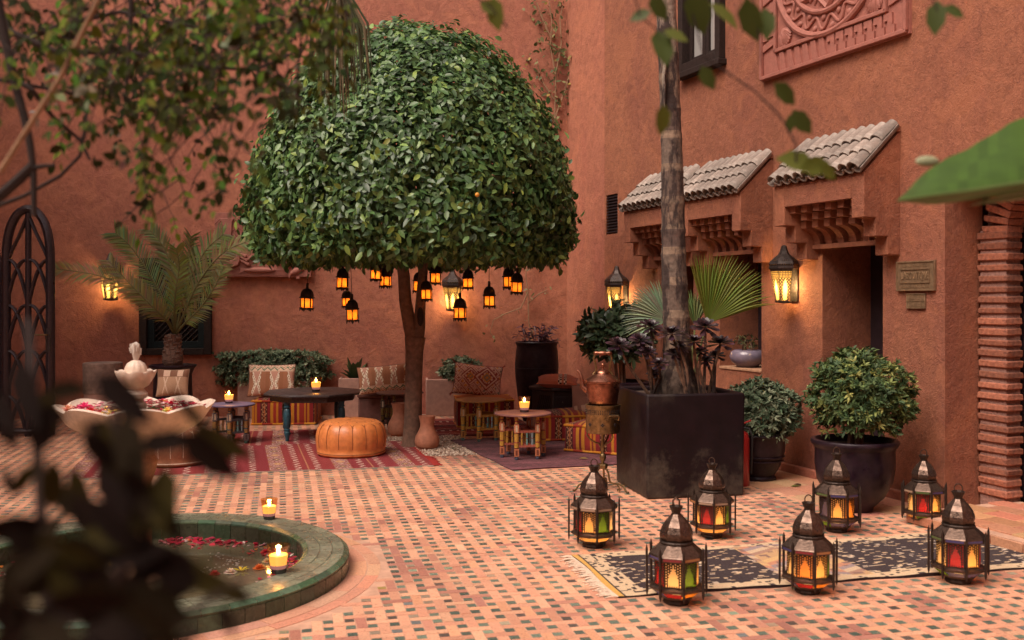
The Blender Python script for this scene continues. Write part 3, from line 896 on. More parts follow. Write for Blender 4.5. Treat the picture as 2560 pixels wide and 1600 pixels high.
for z in (-0.080, 0.078):
    for k in range(17):
        mb.box((-0.13 + k * 0.0162, -0.0205, z), (0.009, 0.004, 0.012 + 0.004 * ((k * 7) % 3)))
mb.build('worn_lettering', M['sign_brass'], sg)['kind'] = 'stuff'
s2 = wall_thing('brass_sign', 'smaller brass plaque just below the large one', 'sign', 4.968, 1.492)
mb = MB(); mb.box((0, -0.008, 0), (0.185, 0.014, 0.112)); mb.build('plate', M['sign_brass'], s2, bevel=0.002)
mb = MB(); mb.box((0, -0.017, 0.0), (0.180, 0.004, 0.004)); mb.box((0, -0.017, 0.052), (0.183, 0.006, 0.005)); mb.box((0, -0.017, -0.052), (0.183, 0.006, 0.005))
for z in (-0.026, 0.026):
    for k in range(9): mb.box((-0.068 + k * 0.017, -0.0165, z), (0.009, 0.004, 0.026 + 0.004 * ((k * 5) % 3)))
mb.build('worn_lettering', M['sign_brass'], s2)['kind'] = 'stuff'

# the rest of the enclosed court, beside and behind the viewer
def plain_wall(name, label, a, b):
    a, b = Vector(a), Vector(b); d = b - a
    o = wall_sheet(0, d.length, 0, 8.0, []).build(name, M['plaster']); o.location = a; o.rotation_euler = (0, 0, math.atan2(d.y, d.x)); tag(o, label, 'wall', kind='structure')
plain_wall('left_wall', 'plastered wall closing the court on the left, outside the picture', (-8.6, -5.0, 0), (-8.6, 12.5, 0))
plain_wall('rear_wall', 'plastered wall closing the court behind the viewer', (9.0, -5.0, 0), (-8.6, -5.0, 0))
plain_wall('side_wall', 'plastered wall closing the court on the near right, outside the picture', WR(8.4, 0), WR(8.4, 0) + (WA * 9.6))
# ============================================================ carved panels
# big medallion panel on the right wall
rp = wall_thing('relief_panel', 'large carved pink stone medallion panel high on the right wall', 'relief', 4.02, 3.487)
PW = 1.80
mb = MB(); mb.box((0, -0.012, PW / 2), (PW, 0.03, PW)); mb.build('slab', M['relief'], rp)
mb = MB()
for z in (0.02, 0.225, PW - 0.225, PW - .02): mb.box((0, -0.042, z), (PW - .02 if z in (.02, PW - .02) else PW - 0.42, 0.032, 0.035))
for x in (-PW/2 + .02, -PW/2 + .225, PW/2 - .225, PW/2 - .02): mb.box((x, -0.0425, PW/2), (0.035, 0.031, PW - .04 if abs(x) > .8 else PW - 0.42))
mb.build('border_moulding', M['relief'], rp, bevel=0.006)
def key(x, z, turn, flip):
    """one slanted Z-shaped border key"""
    m = MB()
    pts = [(-0.055, 0.075), (0.035, 0.075), (0.035, -0.02), (0.06, -0.02), (0.06, -0.08), (-0.015, -0.08), (-0.015, 0.02), (-0.055, 0.02)]
    if flip: pts = [(-0.05, 0.075), (0.01, 0.075), (0.05, -0.08), (-0.01, -0.08)]
    m.prism(pts, -0.044, -0.025, 'y')
    o = m.build('border_key', M['relief'], rp, loc=(x, 0, z)); o.rotation_euler = (0, turn, 0)
for k in range(7): key(-0.68 + k * 0.105, 0.122, 0, True)
for k in range(7): key(0.06 + k * 0.108, 0.122, 0, False)
for k in range(13):
    key(-PW/2 + 0.122, 0.30 + k * 0.105, rad(90), k % 2 == 0); key(PW/2 - 0.122, 0.30 + k * 0.105, rad(-90), k % 2 == 0)
CZ = 0.885
def ring(name, r, w, y0=-0.035):
    m = MB(); n = 56
    m.tube([(r * math.cos(2*math.pi*k/n), y0, CZ + r * math.sin(2*math.pi*k/n)) for k in range(n + 1)], w, 8, flat=1.0)
    m.build(name, M['relief'], rp, True)
ring('outer_ring', 0.665, 0.030); ring('inner_ring', 0.475, 0.026)
mb = MB(); pts = []
for k in range(241):
    a = 2 * math.pi * k / 240; r = 0.570 + 0.050 * math.sin(18 * a)
    pts.append((r * math.cos(a), -0.034, CZ + r * math.sin(a)))
mb.tube(pts, 0.013, 6); mb.build('scroll', M['relief'], rp, True)
for k in range(36):
    a = 2 * math.pi * (k + 0.5) / 36; r = 0.570 - 0.045 * math.sin(18 * a) * 1.0
    m = MB(); m.sphere((0, 0, 0), (0.034, 0.016, 0.024), 8, 6)
    o = m.build('scroll_leaf', M['relief'], rp, True, loc=(r * math.cos(a), -0.030, CZ + r * math.sin(a))); o.rotation_euler = (0, -a + 0.6, 0)
for rot in (0, 45):                                     # eight pointed star of two squares
    m = MB(); R8 = 0.455
    for k in range(4):
        a0, a1 = rad(rot + 90 * k), rad(rot + 90 * (k + 1))
        m.tube([(R8 * math.cos(a0), -0.034, CZ + R8 * math.sin(a0)), (R8 * math.cos(a1), -0.034, CZ + R8 * math.sin(a1))], 0.022, 4)
    m.build('star', M['relief'], rp)
for k in range(8):
    a = rad(22.5 + 45 * k)
    for da in (-.13, 0, .13):
        m = MB(); m.sphere((0, 0, 0), (0.07, 0.018, 0.022), 8, 6)
        o = m.build('petal', M['relief'], rp, True, loc=(0.36 * math.cos(a + da), -0.03, CZ + 0.36 * math.sin(a + da))); o.rotation_euler = (0, -(a + da * 3), 0)
m = MB(); m.sphere((0, -0.03, CZ), (0.12, 0.04, 0.12), 16, 8); m.build('boss', M['relief'], rp, True)
for sx in (-1, 1):
    for sz in (-1, 1):
        m = MB(); m.lathe([(0.0, 0.0)] , 4) if False else None
        pts = []
        for k in range(9):
            a = rad(-70 + 17.5 * k)
            m.tube([(0, 0, 0.085), (0.055 * math.sin(a), -0.022, 0.02 + 0.02 * math.cos(a)), (0.085 * math.sin(a), -0.010, -0.075 * math.cos(a))], [0.012, 0.017, 0.012], 6)
        m.sphere((0, -0.004, 0.0), (0.085, 0.028, 0.085), 12, 8)
        o = m.build('shell', M['relief'], rp, True, loc=(sx * 0.545, -0.028, CZ + sz * 0.565)); o.rotation_euler = (0, rad(25 * sx), 0)

# fishermen relief on the back wall, left of the tree
q0 = BW(540, 692); q1 = BW(779, 535)
RW = (q1 - q0).dot(BA); RH = q1.z - q0.z
fr = thing('relief_panel', 'carved pink panel of a boat and fish on the back wall', 'relief', q0 + BA * RW / 2, BANG)
mb = MB(); mb.box((0, -0.04, RH / 2), (RW, 0.10, RH)); mb.build('slab', M['relief'], fr, bevel=0.004)
F_ = -0.095
def fish(x, z, l, h, ang):
    m = MB()
    m.sphere((0, 0, 0), (l / 2, 0.032, h / 2), 14, 8)
    m.prism([(-l*.40, 0), (-l*.62, h*.55), (-l*.56, 0), (-l*.62, -h*.55)], -0.012, 0.008, 'y')
    o = m.build('fish', M['relief'], fr, True, 30, loc=(x, F_, z)); o.rotation_euler = (0, ang, 0)
fish(-0.04, 0.085, 0.42, 0.075, 0.0); fish(0.29, 0.155, 0.19, 0.07, rad(12)); fish(0.44, 0.085, 0.24, 0.085, rad(-28)); fish(-0.55, 0.06, 0.15, 0.055, 0)
m = MB(); hull = [(-0.62, 0.215), (-0.60, 0.135), (-0.38, 0.118), (-0.305, 0.145), (-0.285, 0.20), (-0.285, 0.33), (-0.335, 0.33), (-0.335, 0.24), (-0.38, 0.215)]
m.prism(hull, -0.135, -0.085, 'y'); m.build('boat', M['relief'], fr, bevel=0.012)
for (a, b) in (((-0.34, 0.245), (-0.16, 0.145)), ((-0.34, 0.285), (-0.18, 0.20)), ((-0.24, 0.185), (-0.11, 0.27)), ((-0.34, 0.315), (-0.20, 0.255))):
    m = MB(); m.tube([(a[0], -0.115, a[1]), ((a[0]*2+b[0])/3, -0.118, (a[1]*2+b[1])/3), (b[0]*.9+a[0]*.1, -0.115, b[1]*.9+a[1]*.1), (b[0], -0.11, b[1])], [0.009, 0.010, 0.026, 0.012], 6); m.build('oar', M['relief'], fr, True)
for (x, z) in ((-0.52, 0.26), (-0.43, 0.255)):
    m = MB(); m.sphere((0, 0, 0.07), (0.028, 0.028, 0.032), 10, 6); m.tube([(0, 0, -0.04), (0, 0, 0.045)], [0.045, 0.025], 8); m.tube([(0, -.01, 0.02), (0.07, -.02, -0.02)], 0.014, 6)
    m.build('rower', M['relief'], fr, True, loc=(x, -0.10, z))
m = MB(); m.prism([(-0.50, 0.36), (-0.40, 0.36), (-0.385, 0.70), (-0.36, 0.745), (-0.54, 0.745), (-0.515, 0.70)], -0.115, -0.08, 'y'); m.build('column', M['relief'], fr, bevel=0.006)
for k in range(8):
    m = MB(); z = 0.02 + 0.011 * k
    m.tube([(-RW/2 + .04 + i * 0.06, F_ + 0.003, z + 0.006 * math.sin(i * 1.1 + k * .4)) for i in range(int((RW - .08) / .06))], 0.0042, 5); m.build('wave_line', M['relief'], fr, True)
rr = random.Random(9)
for k in range(64):
    x = -RW/2 + 0.03 + (k % 16) * 0.0365; z = 0.42 + (k // 16) * 0.095
    s = 1 if (k // 16 + k // 4) % 2 else -1
    m = MB(); m.tube([(x - .03, F_ + .003, z - .03 * s), (x + .03, F_ + .003, z + .035 * s)], 0.0058, 4); m.build('hatching', M['relief'], fr)
for x in (-0.47, 0.44):
    m = MB(); m.box((x, -0.06, -0.01), (0.04, 0.10, 0.03)); m.build('bracket', M['relief'], fr)

# lattice window on the back wall, left
lw = thing('lattice_window', 'dark wooden lattice window behind the potted date palm', 'window', B0 + BA * ((_lx0 + _lx1) / 2) + Vector((0, 0, _lw0.z)), BANG)
ww, hh = _lx1 - _lx0, _lw1.z - _lw0.z
mb = MB()
for x in (-1, 1): mb.box((x * (ww / 2 - 0.035), -0.01, hh / 2), (0.095, 0.09, hh + .02))
for z in (0.03, hh - 0.03): mb.box((0, -0.012, z), (ww - .165, 0.085, 0.085))
mb.build('frame', M['dark_wood'], lw, bevel=0.006)
mb = MB()
for x in (-1, 1): mb.box((x * (ww / 2 - 0.125), 0.035, hh / 2), (0.085, 0.05, hh - 0.14))
mb.box((0, 0.036, hh - .115), (ww - .33, 0.05, 0.085)); mb.box((0, 0.036, .115), (ww - .33, 0.05, 0.085))
mb.build('inner_frame', M['teal_paint'], lw, bevel=0.004)
mb = MB(); mb.box((0, 0.085, hh / 2), (ww - .08, 0.02, hh - .08)); mb.build('backing', M['dark_inside'], lw)
xw, zw = ww / 2 - 0.165, hh - 0.155; zb = 0.155
for sgn in (1, -1):
    k = -xw * 2 - 2
    c = -2.2
    while c < 2.4:
        # line z = zb + sgn*(x) + c, clipped to the opening
        pts = []
        for x in (-xw, xw):
            z = zb + sgn * x + c
            if zb <= z <= zw: pts.append((x, z))
        for z in (zb, zw):
            x = sgn * (z - zb - c)
            if -xw < x < xw: pts.append((x, z))
        if len(pts) >= 2:
            m = MB(); y = 0.030 if sgn > 0 else 0.046
            m.tube([(pts[0][0], y, pts[0][1]), (pts[1][0], y, pts[1][1])], 0.011, 4); m.build('lattice_slat', M['dark_wood'], lw)
        c += 0.072
# ============================================================ fountain
fo = thing('fountain', 'round green tiled pool with a carved marble fountain in its middle', 'fountain', FC)
rnd = random.Random(21)
GG = [(0.055,0.105,0.060),(0.045,0.085,0.055),(0.075,0.125,0.075),(0.040,0.090,0.045),(0.060,0.085,0.045),(0.075,0.095,0.060)]
RIMH = 0.10
def arc_tile(r0, r1, z0, z1, a0, a1, col, slope=0.0):
    """curved tile between two radii (flat: z0 = underside, z1 = top)"""
    m = MB(); vs = []
    g = 0.0016
    for k in range(3):
        a = a0 + g / r0 + (a1 - a0 - 2 * g / r0) * k / 2
        for r, zz in ((r0 + g, z1 - slope), (r1 - g, z1), (r1 - g, z0), (r0 + g, z0)):
            vs.append((r * math.cos(a), r * math.sin(a), zz))
    fs = []
    for k in range(2):
        b = 4 * k
        for q in range(4):
            q2 = (q + 1) % 4
            fs.append((b + q, b + q2, b + 4 + q2, b + 4 + q))
    fs += [(0, 3, 2, 1), (8, 9, 10, 11)]
    m.add(vs, fs, col)
    return m
# core
mb = MB(); mb.lathe([(FR_IN + .012, -0.35), (FR_IN + .012, RIMH - .012), (FR_OUT - .012, RIMH - .012), (FR_OUT - .012, -0.05)], 96); mb.build('rim_core', M['mortar'], fo)
mb = MB(); mb.lathe([(0, -0.35), (FR_IN + .02, -0.35)], 64); mb.build('basin_floor', M['mortar'], fo)
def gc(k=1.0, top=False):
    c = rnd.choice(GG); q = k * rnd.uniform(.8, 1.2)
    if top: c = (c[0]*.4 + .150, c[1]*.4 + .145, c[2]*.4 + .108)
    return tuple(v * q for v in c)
zt = RIMH
for (r0, r1, n) in ((FR_IN + .03, 0.985, 44), (0.985, 1.055, 46), (1.055, FR_OUT - .03, 50)):
    off = rnd.random()
    for k in range(n):
        arc_tile(r0, r1, zt - .012, zt + rnd.uniform(-.0008, .0008), 2*math.pi*(k+off)/n, 2*math.pi*(k+1+off)/n, gc(1, True)).build('rim_tile', M['green_glaze'], fo)
for k in range(52):      # bevelled edge, outer
    m = MB(); a0, a1 = 2*math.pi*k/52, 2*math.pi*(k+1)/52; vs = []
    for a in (a0 + .0016, (a0 + a1)/2, a1 - .0016):
        for r, z in ((FR_OUT - .030, zt), (FR_OUT - .003, zt - .018), (FR_OUT - .006, zt - .030), (FR_OUT - .03, zt - .02)):
            vs.append((r*math.cos(a), r*math.sin(a), z))
    fs = [(4*j+q, 4*j+(q+1)%4, 4*j+4+(q+1)%4, 4*j+4+q) for j in range(2) for q in range(4)] + [(0,3,2,1),(8,9,10,11)]
    m.add(vs, fs, gc(1.15)); m.build('edge_tile', M['green_glaze'], fo)
for k in range(64):      # outer face and inner face
    a0, a1 = 2*math.pi*k/64, 2*math.pi*(k+1)/64
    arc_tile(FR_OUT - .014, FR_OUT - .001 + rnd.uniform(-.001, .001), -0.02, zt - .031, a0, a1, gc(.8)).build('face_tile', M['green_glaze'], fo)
for k in range(50):
    a0, a1 = 2*math.pi*k/50, 2*math.pi*(k+1)/50
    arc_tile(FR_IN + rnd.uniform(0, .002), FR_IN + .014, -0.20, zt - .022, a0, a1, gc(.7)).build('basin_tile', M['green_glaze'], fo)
for k in range(50):
    m = MB(); a0, a1 = 2*math.pi*k/50, 2*math.pi*(k+1)/50; vs = []
    for a in (a0 + .0016, (a0 + a1)/2, a1 - .0016):
        for r, z in ((FR_IN + .030, zt), (FR_IN + .030, zt - .02), (FR_IN + .002, zt - .021), (FR_IN + .004, zt - .012)):
            vs.append((r*math.cos(a), r*math.sin(a), z))
    fs = [(4*j+q, 4*j+(q+1)%4, 4*j+4+(q+1)%4, 4*j+4+q) for j in range(2) for q in range(4)] + [(0,3,2,1),(8,9,10,11)]
    m.add(vs, fs, gc(1.15)); m.build('edge_tile', M['green_glaze'], fo)
# pedestal and bowls
mb = MB(); mb.lathe([(0.0, -0.33), (0.20, -0.33), (0.20, -0.05), (0.13, 0.0), (0.10, 0.06), (0.085, 0.12), (0.080, 0.50), (0.10, 0.56), (0.115, 0.62), (0.095, 0.66), (0.12, 0.72), (0.0, 0.76)], 32)
mb.build('pedestal', M['sandstone'], fo, True)
def lobed(prof, n, lobes, amp, zamp=0.0):
    m = MB(); vs = []; fs = []
    for i, (r, z, k) in enumerate(prof):
        for j in range(n):
            a = 2 * math.pi * j / n
            f = abs(math.sin(a * lobes / 2))
            rr = r * (1 + k * amp * (f - .5)); vs.append((rr * math.cos(a), rr * math.sin(a), z + k * zamp * (f - .5)))
    for i in range(len(prof) - 1):
        for j in range(n):
            j2 = (j + 1) % n; fs.append((i*n+j, i*n+j2, (i+1)*n+j2, (i+1)*n+j))
    m.add(vs, fs); return m
lobed([(0.09, 0.72, 0), (0.22, 0.76, .3), (0.34, 0.83, .8), (0.385, 0.90, 1), (0.40, 0.925, 1), (0.382, 0.932, 1), (0.36, 0.91, .9), (0.25, 0.86, .4), (0.05, 0.84, 0)], 96, 8, 0.09, 0.03).build('lower_bowl', M['marble'], fo, True, 60)
mb = MB(); mb.lathe([(0.048, 0.84), (0.048, 0.89), (0.056, 0.905), (0.056, 0.935), (0.042, 0.945), (0.042, 0.96), (0.060, 0.97), (0.062, 0.99), (0.045, 1.01), (0.040, 1.02)], 28); mb.build('stem', M['marble'], fo, True)
lobed([(0.038, 1.015, 0), (0.068, 1.035, .4), (0.092, 1.075, 1), (0.104, 1.105, 1), (0.102, 1.113, 1), (0.084, 1.110, .6), (0.055, 1.105, .2)], 72, 8, 0.10, 0.012).build('upper_bowl', M['marble'], fo, True, 60)
lobed([(0.058, 1.105, .5), (0.056, 1.13, 1), (0.044, 1.155, 1), (0.022, 1.17, .6), (0.010, 1.173, 0)], 64, 10, 0.08).build('finial', M['marble'], fo, True, 60)
mb = MB(); rj = random.Random(2)
mb.tube([(0, 0, 1.165), (0.002, 0, 1.20), (-0.003, 0, 1.25), (0.002, 0, 1.262), (0, 0, 1.272)], [0.010, 0.022, 0.025, 0.017, 0.004], 10)
for k in range(16):
    a = rj.uniform(0, 6.28); r = rj.uniform(.012, .030); mb.tube([(r*math.cos(a), r*math.sin(a), 1.20 + rj.uniform(0, .03)), (r*1.1*math.cos(a), r*1.1*math.sin(a), 1.235 + rj.uniform(0, .03))], 0.005, 5)
mb.build('water_jet', M['spray'], fo, True, 70)
mb = MB(); mb.lathe([(0, 0.906), (0.36, 0.906)], 48); mb.build('bowl_water', M['water'], fo)
mb = MB(); mb.lathe([(0, -0.012), (0.5, -0.012), (FR_IN + .006, -0.012)], 64); o = mb.build('pool_water', M['water']); o.location = FC; struct(o)
rs_ = random.Random(5); mb = MB()
for k in range(70):                            # splashing drops where the bowl spills over
    q = rs_.choice(((545, 1398), (600, 1410), (520, 1430), (575, 1402))); g = G(q[0] + rs_.gauss(0, 14), q[1] + rs_.gauss(0, 7), -.01) - FC
    r = rs_.uniform(.002, .005); mb.sphere((g.x, g.y, -.010), (r * 1.6, r, r * .5), 6, 4)
o = mb.build('splash', M['spray'], fo, True); o['kind'] = 'stuff'
# flowers and petals
def flower(px, py, z, r, col, label, petals=14, spiky=False, d=None):
    g = G(px, py, z)
    t = thing('flower', label, 'flower', g)
    m = MB(); k0 = 0
    for ringi in range(3 if not spiky else 1):
        n = petals - ringi * 4 if not spiky else 6
        for k in range(n):
            a = 2 * math.pi * (k + .5 * ringi) / n + rnd.uniform(-.1, .1)
            rr = r * (1 - .27 * ringi); up = r * (.12 + .28 * ringi) if not spiky else r * .35
            c = tuple(min(1, v * rnd.uniform(.8, 1.15)) for v in col)
            w = rr * (.34 if not spiky else .2)
            ca, sa = math.cos(a), math.sin(a)
            m.add([(0, 0, .004), (ca*rr*.6 - sa*w, sa*rr*.6 + ca*w, up*.8), (ca*rr, sa*rr, up), (ca*rr*.6 + sa*w, sa*rr*.6 - ca*w, up*.8)], [(0, 3, 2, 1)], c)
    m.build('blossom', M['petal'], t)
flower(536, 1436, -.012, .034, (.62,.03,.05), 'red rose floating near the front rim of the pool')
flower(576, 1433, -.012, .040, (.80,.66,.55), 'white carnation floating beside the yellow lily')
flower(603, 1428, -.012, .048, (.85,.60,.05), 'yellow lily floating near the front rim of the pool', spiky=True)
flower(648, 1422, -.012, .040, (.80,.20,.04), 'orange blossom floating close to the nearer rim candle')
flower(663, 1382, -.012, .034, (.66,.04,.06), 'red rose floating left of the nearer rim candle')
flower(665, 1363, -.012, .028, (.78,.64,.60), 'white petal head at the right side of the pool')
flower(668, 1405, -.012, .034, (.80,.60,.30), 'cream rose floating beside the nearer rim candle')
flower(485, 1453, -.012, .040, (.78,.42,.30), 'peach rose at the front left of the flower line')
flower(262, 1345, -.012, .045, (.70,.58,.55), 'white lotus floating left of the pedestal')
flower(175, 1368, -.012, .045, (.72,.35,.40), 'pale pink rose floating at the left side of the pool')
flower(130, 1374, -.012, .040, (.75,.20,.15), 'coral rose floating at the far left of the pool')
flower(197, 1378, -.012, .030, (.80,.66,.30), 'pale yellow blossom floating at the left side of the pool')
def pdisk(n, fn, z, cols, wts, name, parent_label):
    pos = np.array([fn() for _ in range(n)]); pos = np.c_[pos, np.full(n, z) + NP.uniform(.002, .010, n)]
    a = NP.uniform(0, 6.28, n); d = np.c_[np.cos(a), np.sin(a), NP.uniform(-.1, .35, n)]
    V, T, C = leaves(pos, d, np.tile([0, 0, 1.0], (n, 1)) + NP.normal(0, .25, (n, 3)), NP.uniform(.025, .042, n), NP.uniform(.02, .034, n), pick_cols(n, cols, wts))
    o = inst(name, np_mesh(name, V, T, M['petal'], C)); tag(o, parent_label, 'petals', kind='stuff'); return o
PC = [(.55,.015,.05),(.40,.01,.04),(.70,.04,.12),(.80,.60,.55),(.80,.30,.35),(.80,.25,.04)]
def along_rim():
    a = rnd.choice((rnd.uniform(-80, -10), rnd.uniform(-30, 45), rnd.uniform(-80, 60), rnd.uniform(62, 100))); r = FR_IN - abs(rnd.gauss(0, .07)) - .02
    return (FC.x + r * math.cos(rad(a)), FC.y + r * math.sin(rad(a)))
pdisk(560, along_rim, -.012, PC, [5,4,2,1.2,1,.6], 'floating_petals', 'red and white petals drifting along the right edge of the pool')
def left_rim():
    a = rnd.uniform(150, 260); r = FR_IN - abs(rnd.gauss(0, .10)) - .02
    return (FC.x + r * math.cos(rad(a)), FC.y + r * math.sin(rad(a)))
pdisk(120, left_rim, -.012, PC, [5,4,2,2,1,.6], 'floating_petals', 'scattered petals drifting at the left edge of the pool')
def in_bowl():
    a = rnd.uniform(0, 6.28); r = .37 * rnd.uniform(.55, 1)
    return (FC.x + r * math.cos(a), FC.y + r * math.sin(a))
pdisk(260, in_bowl, .908, PC, [5,4,2,2,1,.6], 'floating_petals', 'red and pink petals heaped in the marble fountain bowl')
for (dx, dy, r, c, lab) in ((-.26, -.05, .055, (.85,.10,.30), 'hot pink carnation in the fountain bowl'), (-.30, -.16, .05, (.80,.40,.30), 'peach rose at the left of the fountain bowl'),
        (-.14, -.25, .045, (.68,.03,.03), 'deep red rose at the front of the fountain bowl'), (.06, -.27, .04, (.82,.72,.45), 'cream chrysanthemum at the front of the fountain bowl'),
        (.30, -.10, .045, (.70,.05,.12), 'crimson rose at the right of the fountain bowl'), (.24, -.20, .04, (.85,.65,.20), 'yellow blossom at the right of the fountain bowl')):
    t = G(0, 1000)
    f = flower(373, 1400, 0.852, r, c, lab)
    bpy.context.scene.objects
    ob = [o for o in bpy.data.objects if o.get('label') == lab][0]; ob.location = FC + Vector((dx, dy, .912))

# ------------------------------------------------------------ candles in glass tumblers
def candle(loc, h, label):
    t = thing('candle', label, 'candle', loc, RND.uniform(0, 6), 'lit candles in glass tumblers')
    k = h / 0.10
    def tum():
        m = MB(); pur = (.05, .03, .16); cl = (1.0, .80, .55)
        m.lathe([(0, 0), (.027, 0), (.029, .014), (.031, .03), (.0365, .065), (.042, .10), (.0405, .10), (.035, .065), (.0295, .03), (.0, .012)], 20, cols=[pur, pur, (.22,.14,.35), cl, cl, cl, cl, cl, pur])
        return m.mesh('tumbler', M['tumbler'], True, 60)
    def wx():
        m = MB(); m.lathe([(0, .016), (.0275, .016), (.0335, .064), (.030, .066), (0, .063)], 18); return m.mesh('wax', M['wax'], True, 50)
    def fl():
        m = MB(); m.lathe([(0, .064), (.0055, .068), (.0070, .074), (.0042, .086), (0, .096)], 10); return m.mesh('flame', M['flame'], True, 80)
    sc = (k, k, k)
    inst('tumbler', cached('tum', tum), t, scale=sc); inst('wax', cached('wx', wx), t, scale=sc); inst('flame', cached('fl', fl), t, scale=sc)
    lamp('candle_light', t, (0, 0, .085 * k), 0.9, (1.0, .55, .18), .012)
def on_rim(px, py):
    return G(px, py, RIMH + .001)
candle(on_rim(673, 1297), .128, 'lit candle on the far side of the green pool rim')
candle(on_rim(696, 1431), .142, 'larger lit candle on the near side of the green pool rim')
# ============================================================ metal lanterns
def panel(bl, br, tr, tl, nx, nz, keep):
    """thin pierced metal sheet: a grid of cells, the pierced ones left out"""
    bl, br, tr, tl = map(Vector, (bl, br, tr, tl)); m = MB(); vs = []
    for j in range(nz + 1):
        v = j / nz
        for i in range(nx + 1):
            u = i / nx
            vs.append(bl*(1-u)*(1-v) + br*u*(1-v) + tr*u*v + tl*(1-u)*v)
    fs = []
    for j in range(nz):
        for i in range(nx):
            if keep((i + .5) / nx, (j + .5) / nz, i, j): fs.append((j*(nx+1)+i, j*(nx+1)+i+1, (j+1)*(nx+1)+i+1, (j+1)*(nx+1)+i))
    m.add(vs, fs); return m
def oct_pts(r, z, n=8, ph=0.0):
    return [Vector((r * math.cos(2*math.pi*k/n + ph), r * math.sin(2*math.pi*k/n + ph), z)) for k in range(n)]
def arch_keep(u, v, i, j):
    x = abs(u - .5)
    if u < .10 or u > .90 or v < .06 or v > .95: return True
    if v < .12: return (i % 2 == 0)
    lim = .27 if v < .45 else .27 - (v - .45) * .66
    if v < .45 and v > .38: lim = .23
    if x < lim: return False
    return not (i % 2 == 1 and j % 2 == (i // 2) % 2)
NL = 8
PH0 = -math.pi / 2                     # a post faces the viewer
def floor_lantern(loc, rz, panes, label, ring=True):
    t = thing('floor_lantern', label, 'lantern', loc, rz, 'metal lanterns standing on the courtyard floor'); k_ = RND.uniform(.965, 1.035); t.scale = (k_, k_, k_ * RND.uniform(.98, 1.02)); t.rotation_euler = (rad(RND.uniform(-.5, .5)), rad(RND.uniform(-.5, .5)), rz)
    # 8-sided shells
    def shell(prof, n=NL):
        def f():
            m = MB(); m.lathe(prof, n, ph=PH0); return m
        return f
    def simple(key, prof, mat, smooth=False, n=NL):
        return cached(key, lambda: shell(prof, n)().mesh(key, M[mat], smooth, 35))
    inst('base', simple('fl_base', [(0, .0), (.062, .0), (.070, .012), (.066, .026), (.078, .030), (.078, .036), (0, .036)], 'bronze_dark'), t)
    inst('lower_band', simple('fl_lb', [(.076, .034), (.086, .036), (.092, .046), (.088, .047)], 'bronze'), t)
    lrm = inst('lower_rim', simple('fl_lr', [(.122, .0735), (.128, .075), (.137, .082), (.139, .090), (.128, .094), (.105, .098)], 'bronze'), t)
    skt = inst('upper_skirt', simple('fl_us', [(.110, .222), (.136, .226), (.140, .230), (.140, .247), (.136, .252), (.086, .296), (.080, .298)], 'bronze'), t)
    inst('collar', simple('fl_co', [(.080, .296), (.084, .300), (.084, .306), (.078, .312), (.082, .318)], 'bronze_dark', n=16), t)
    dom = inst('dome', simple('fl_do', [(.078, .314), (.084, .335), (.083, .352), (.072, .382), (.054, .408), (.034, .428), (.026, .440)], 'bronze'), t)
    inst('crown', simple('fl_cr', [(.022, .436), (.022, .448), (.036, .478), (.030, .480), (.018, .470), (0, .470)], 'bronze_dark'), t)
    if ring:
        def rg():
            m = MB(); m.tube([(.020 * math.cos(a), 0, .494 + .024 * math.sin(a)) for a in [2*math.pi*k/14 for k in range(15)]], .0035, 6); return m.mesh('handle', M['bronze'], True)
        inst('handle', cached('fl_ring', rg), t, rot=(0, 0, RND.uniform(-.6, .6)))
    else:
        def rg2():
            m = MB(); m.tube([(-.016, 0, .47), (-.016, 0, .505), (0, 0, .52), (.016, 0, .505), (.016, 0, .47)], .005, 6); return m.mesh('handle', M['bronze'], True)
        inst('handle', cached('fl_ring2', rg2), t)
    # 8 pierced screens, panes behind them, coloured strips above and below, slim posts at the corners
    a_b, a_t = oct_pts(.112, .096, ph=PH0), oct_pts(.112, .224, ph=PH0)
    i_b, i_t = oct_pts(.1095, .096, ph=PH0), oct_pts(.1095, .224, ph=PH0)
    for k in range(NL):
        k2 = (k + 1) % NL
        scr = inst('screen', cached(('fl_sc', k), lambda: panel(a_b[k], a_b[k2], a_t[k2], a_t[k], 15, 20, arch_keep).mesh('screen', M['bronze_dark'])), t)
        pm = panes[k]
        inst('glass_pane', cached(('fl_gp', k, pm), lambda: MB().add([i_b[k], i_b[k2], i_t[k2], i_t[k]], [(0,1,2,3)]).mesh('glass_pane', M['pane_' + pm])), scr)
        sm = ('blue', 'amber', 'green', 'red', 'amber', 'blue', 'orange', 'amber')[(k * 3 + len(label)) % 8]
        def strip(r0, z0, r1, z1, w=.80):
            A = oct_pts(r0, z0, ph=PH0); B = oct_pts(r1, z1, ph=PH0)
            p0, p1, p2, p3 = A[k].lerp(A[k2], .5 - w/2), A[k].lerp(A[k2], .5 + w/2), B[k].lerp(B[k2], .5 + w/2), B[k].lerp(B[k2], .5 - w/2)
            nrm = ((p1 - p0).cross(p3 - p0)).normalized() * .0015
            m = MB(); vs = [p + nrm for p in (p0, p1, p2, p3)]; m.add(vs, [(0,1,2,3)]); return m
        inst('glass_strip', cached(('fl_s1', k, sm), lambda: strip(.088, .0455, .124, .0745, .97).mesh('glass_strip', M['pane_' + sm])), lrm)
        inst('skirt_glass', cached(('fl_s2', k, sm), lambda: strip(.140, .2325, .140, .2445).mesh('skirt_glass', M['strip_' + sm])), skt)
        q = oct_pts(.149, 0, ph=PH0)[k]
        def post():
            m = MB(); m.tube([(0, 0, .040), (0, 0, .060), (0, 0, .272), (0, 0, .295)], [.001, .0072, .0072, .001], 4); return m.mesh('post', M['bronze_dark'])
        inst('post', cached('fl_post', post), t, q, (0, 0, math.atan2(q.y, q.x) + .785))
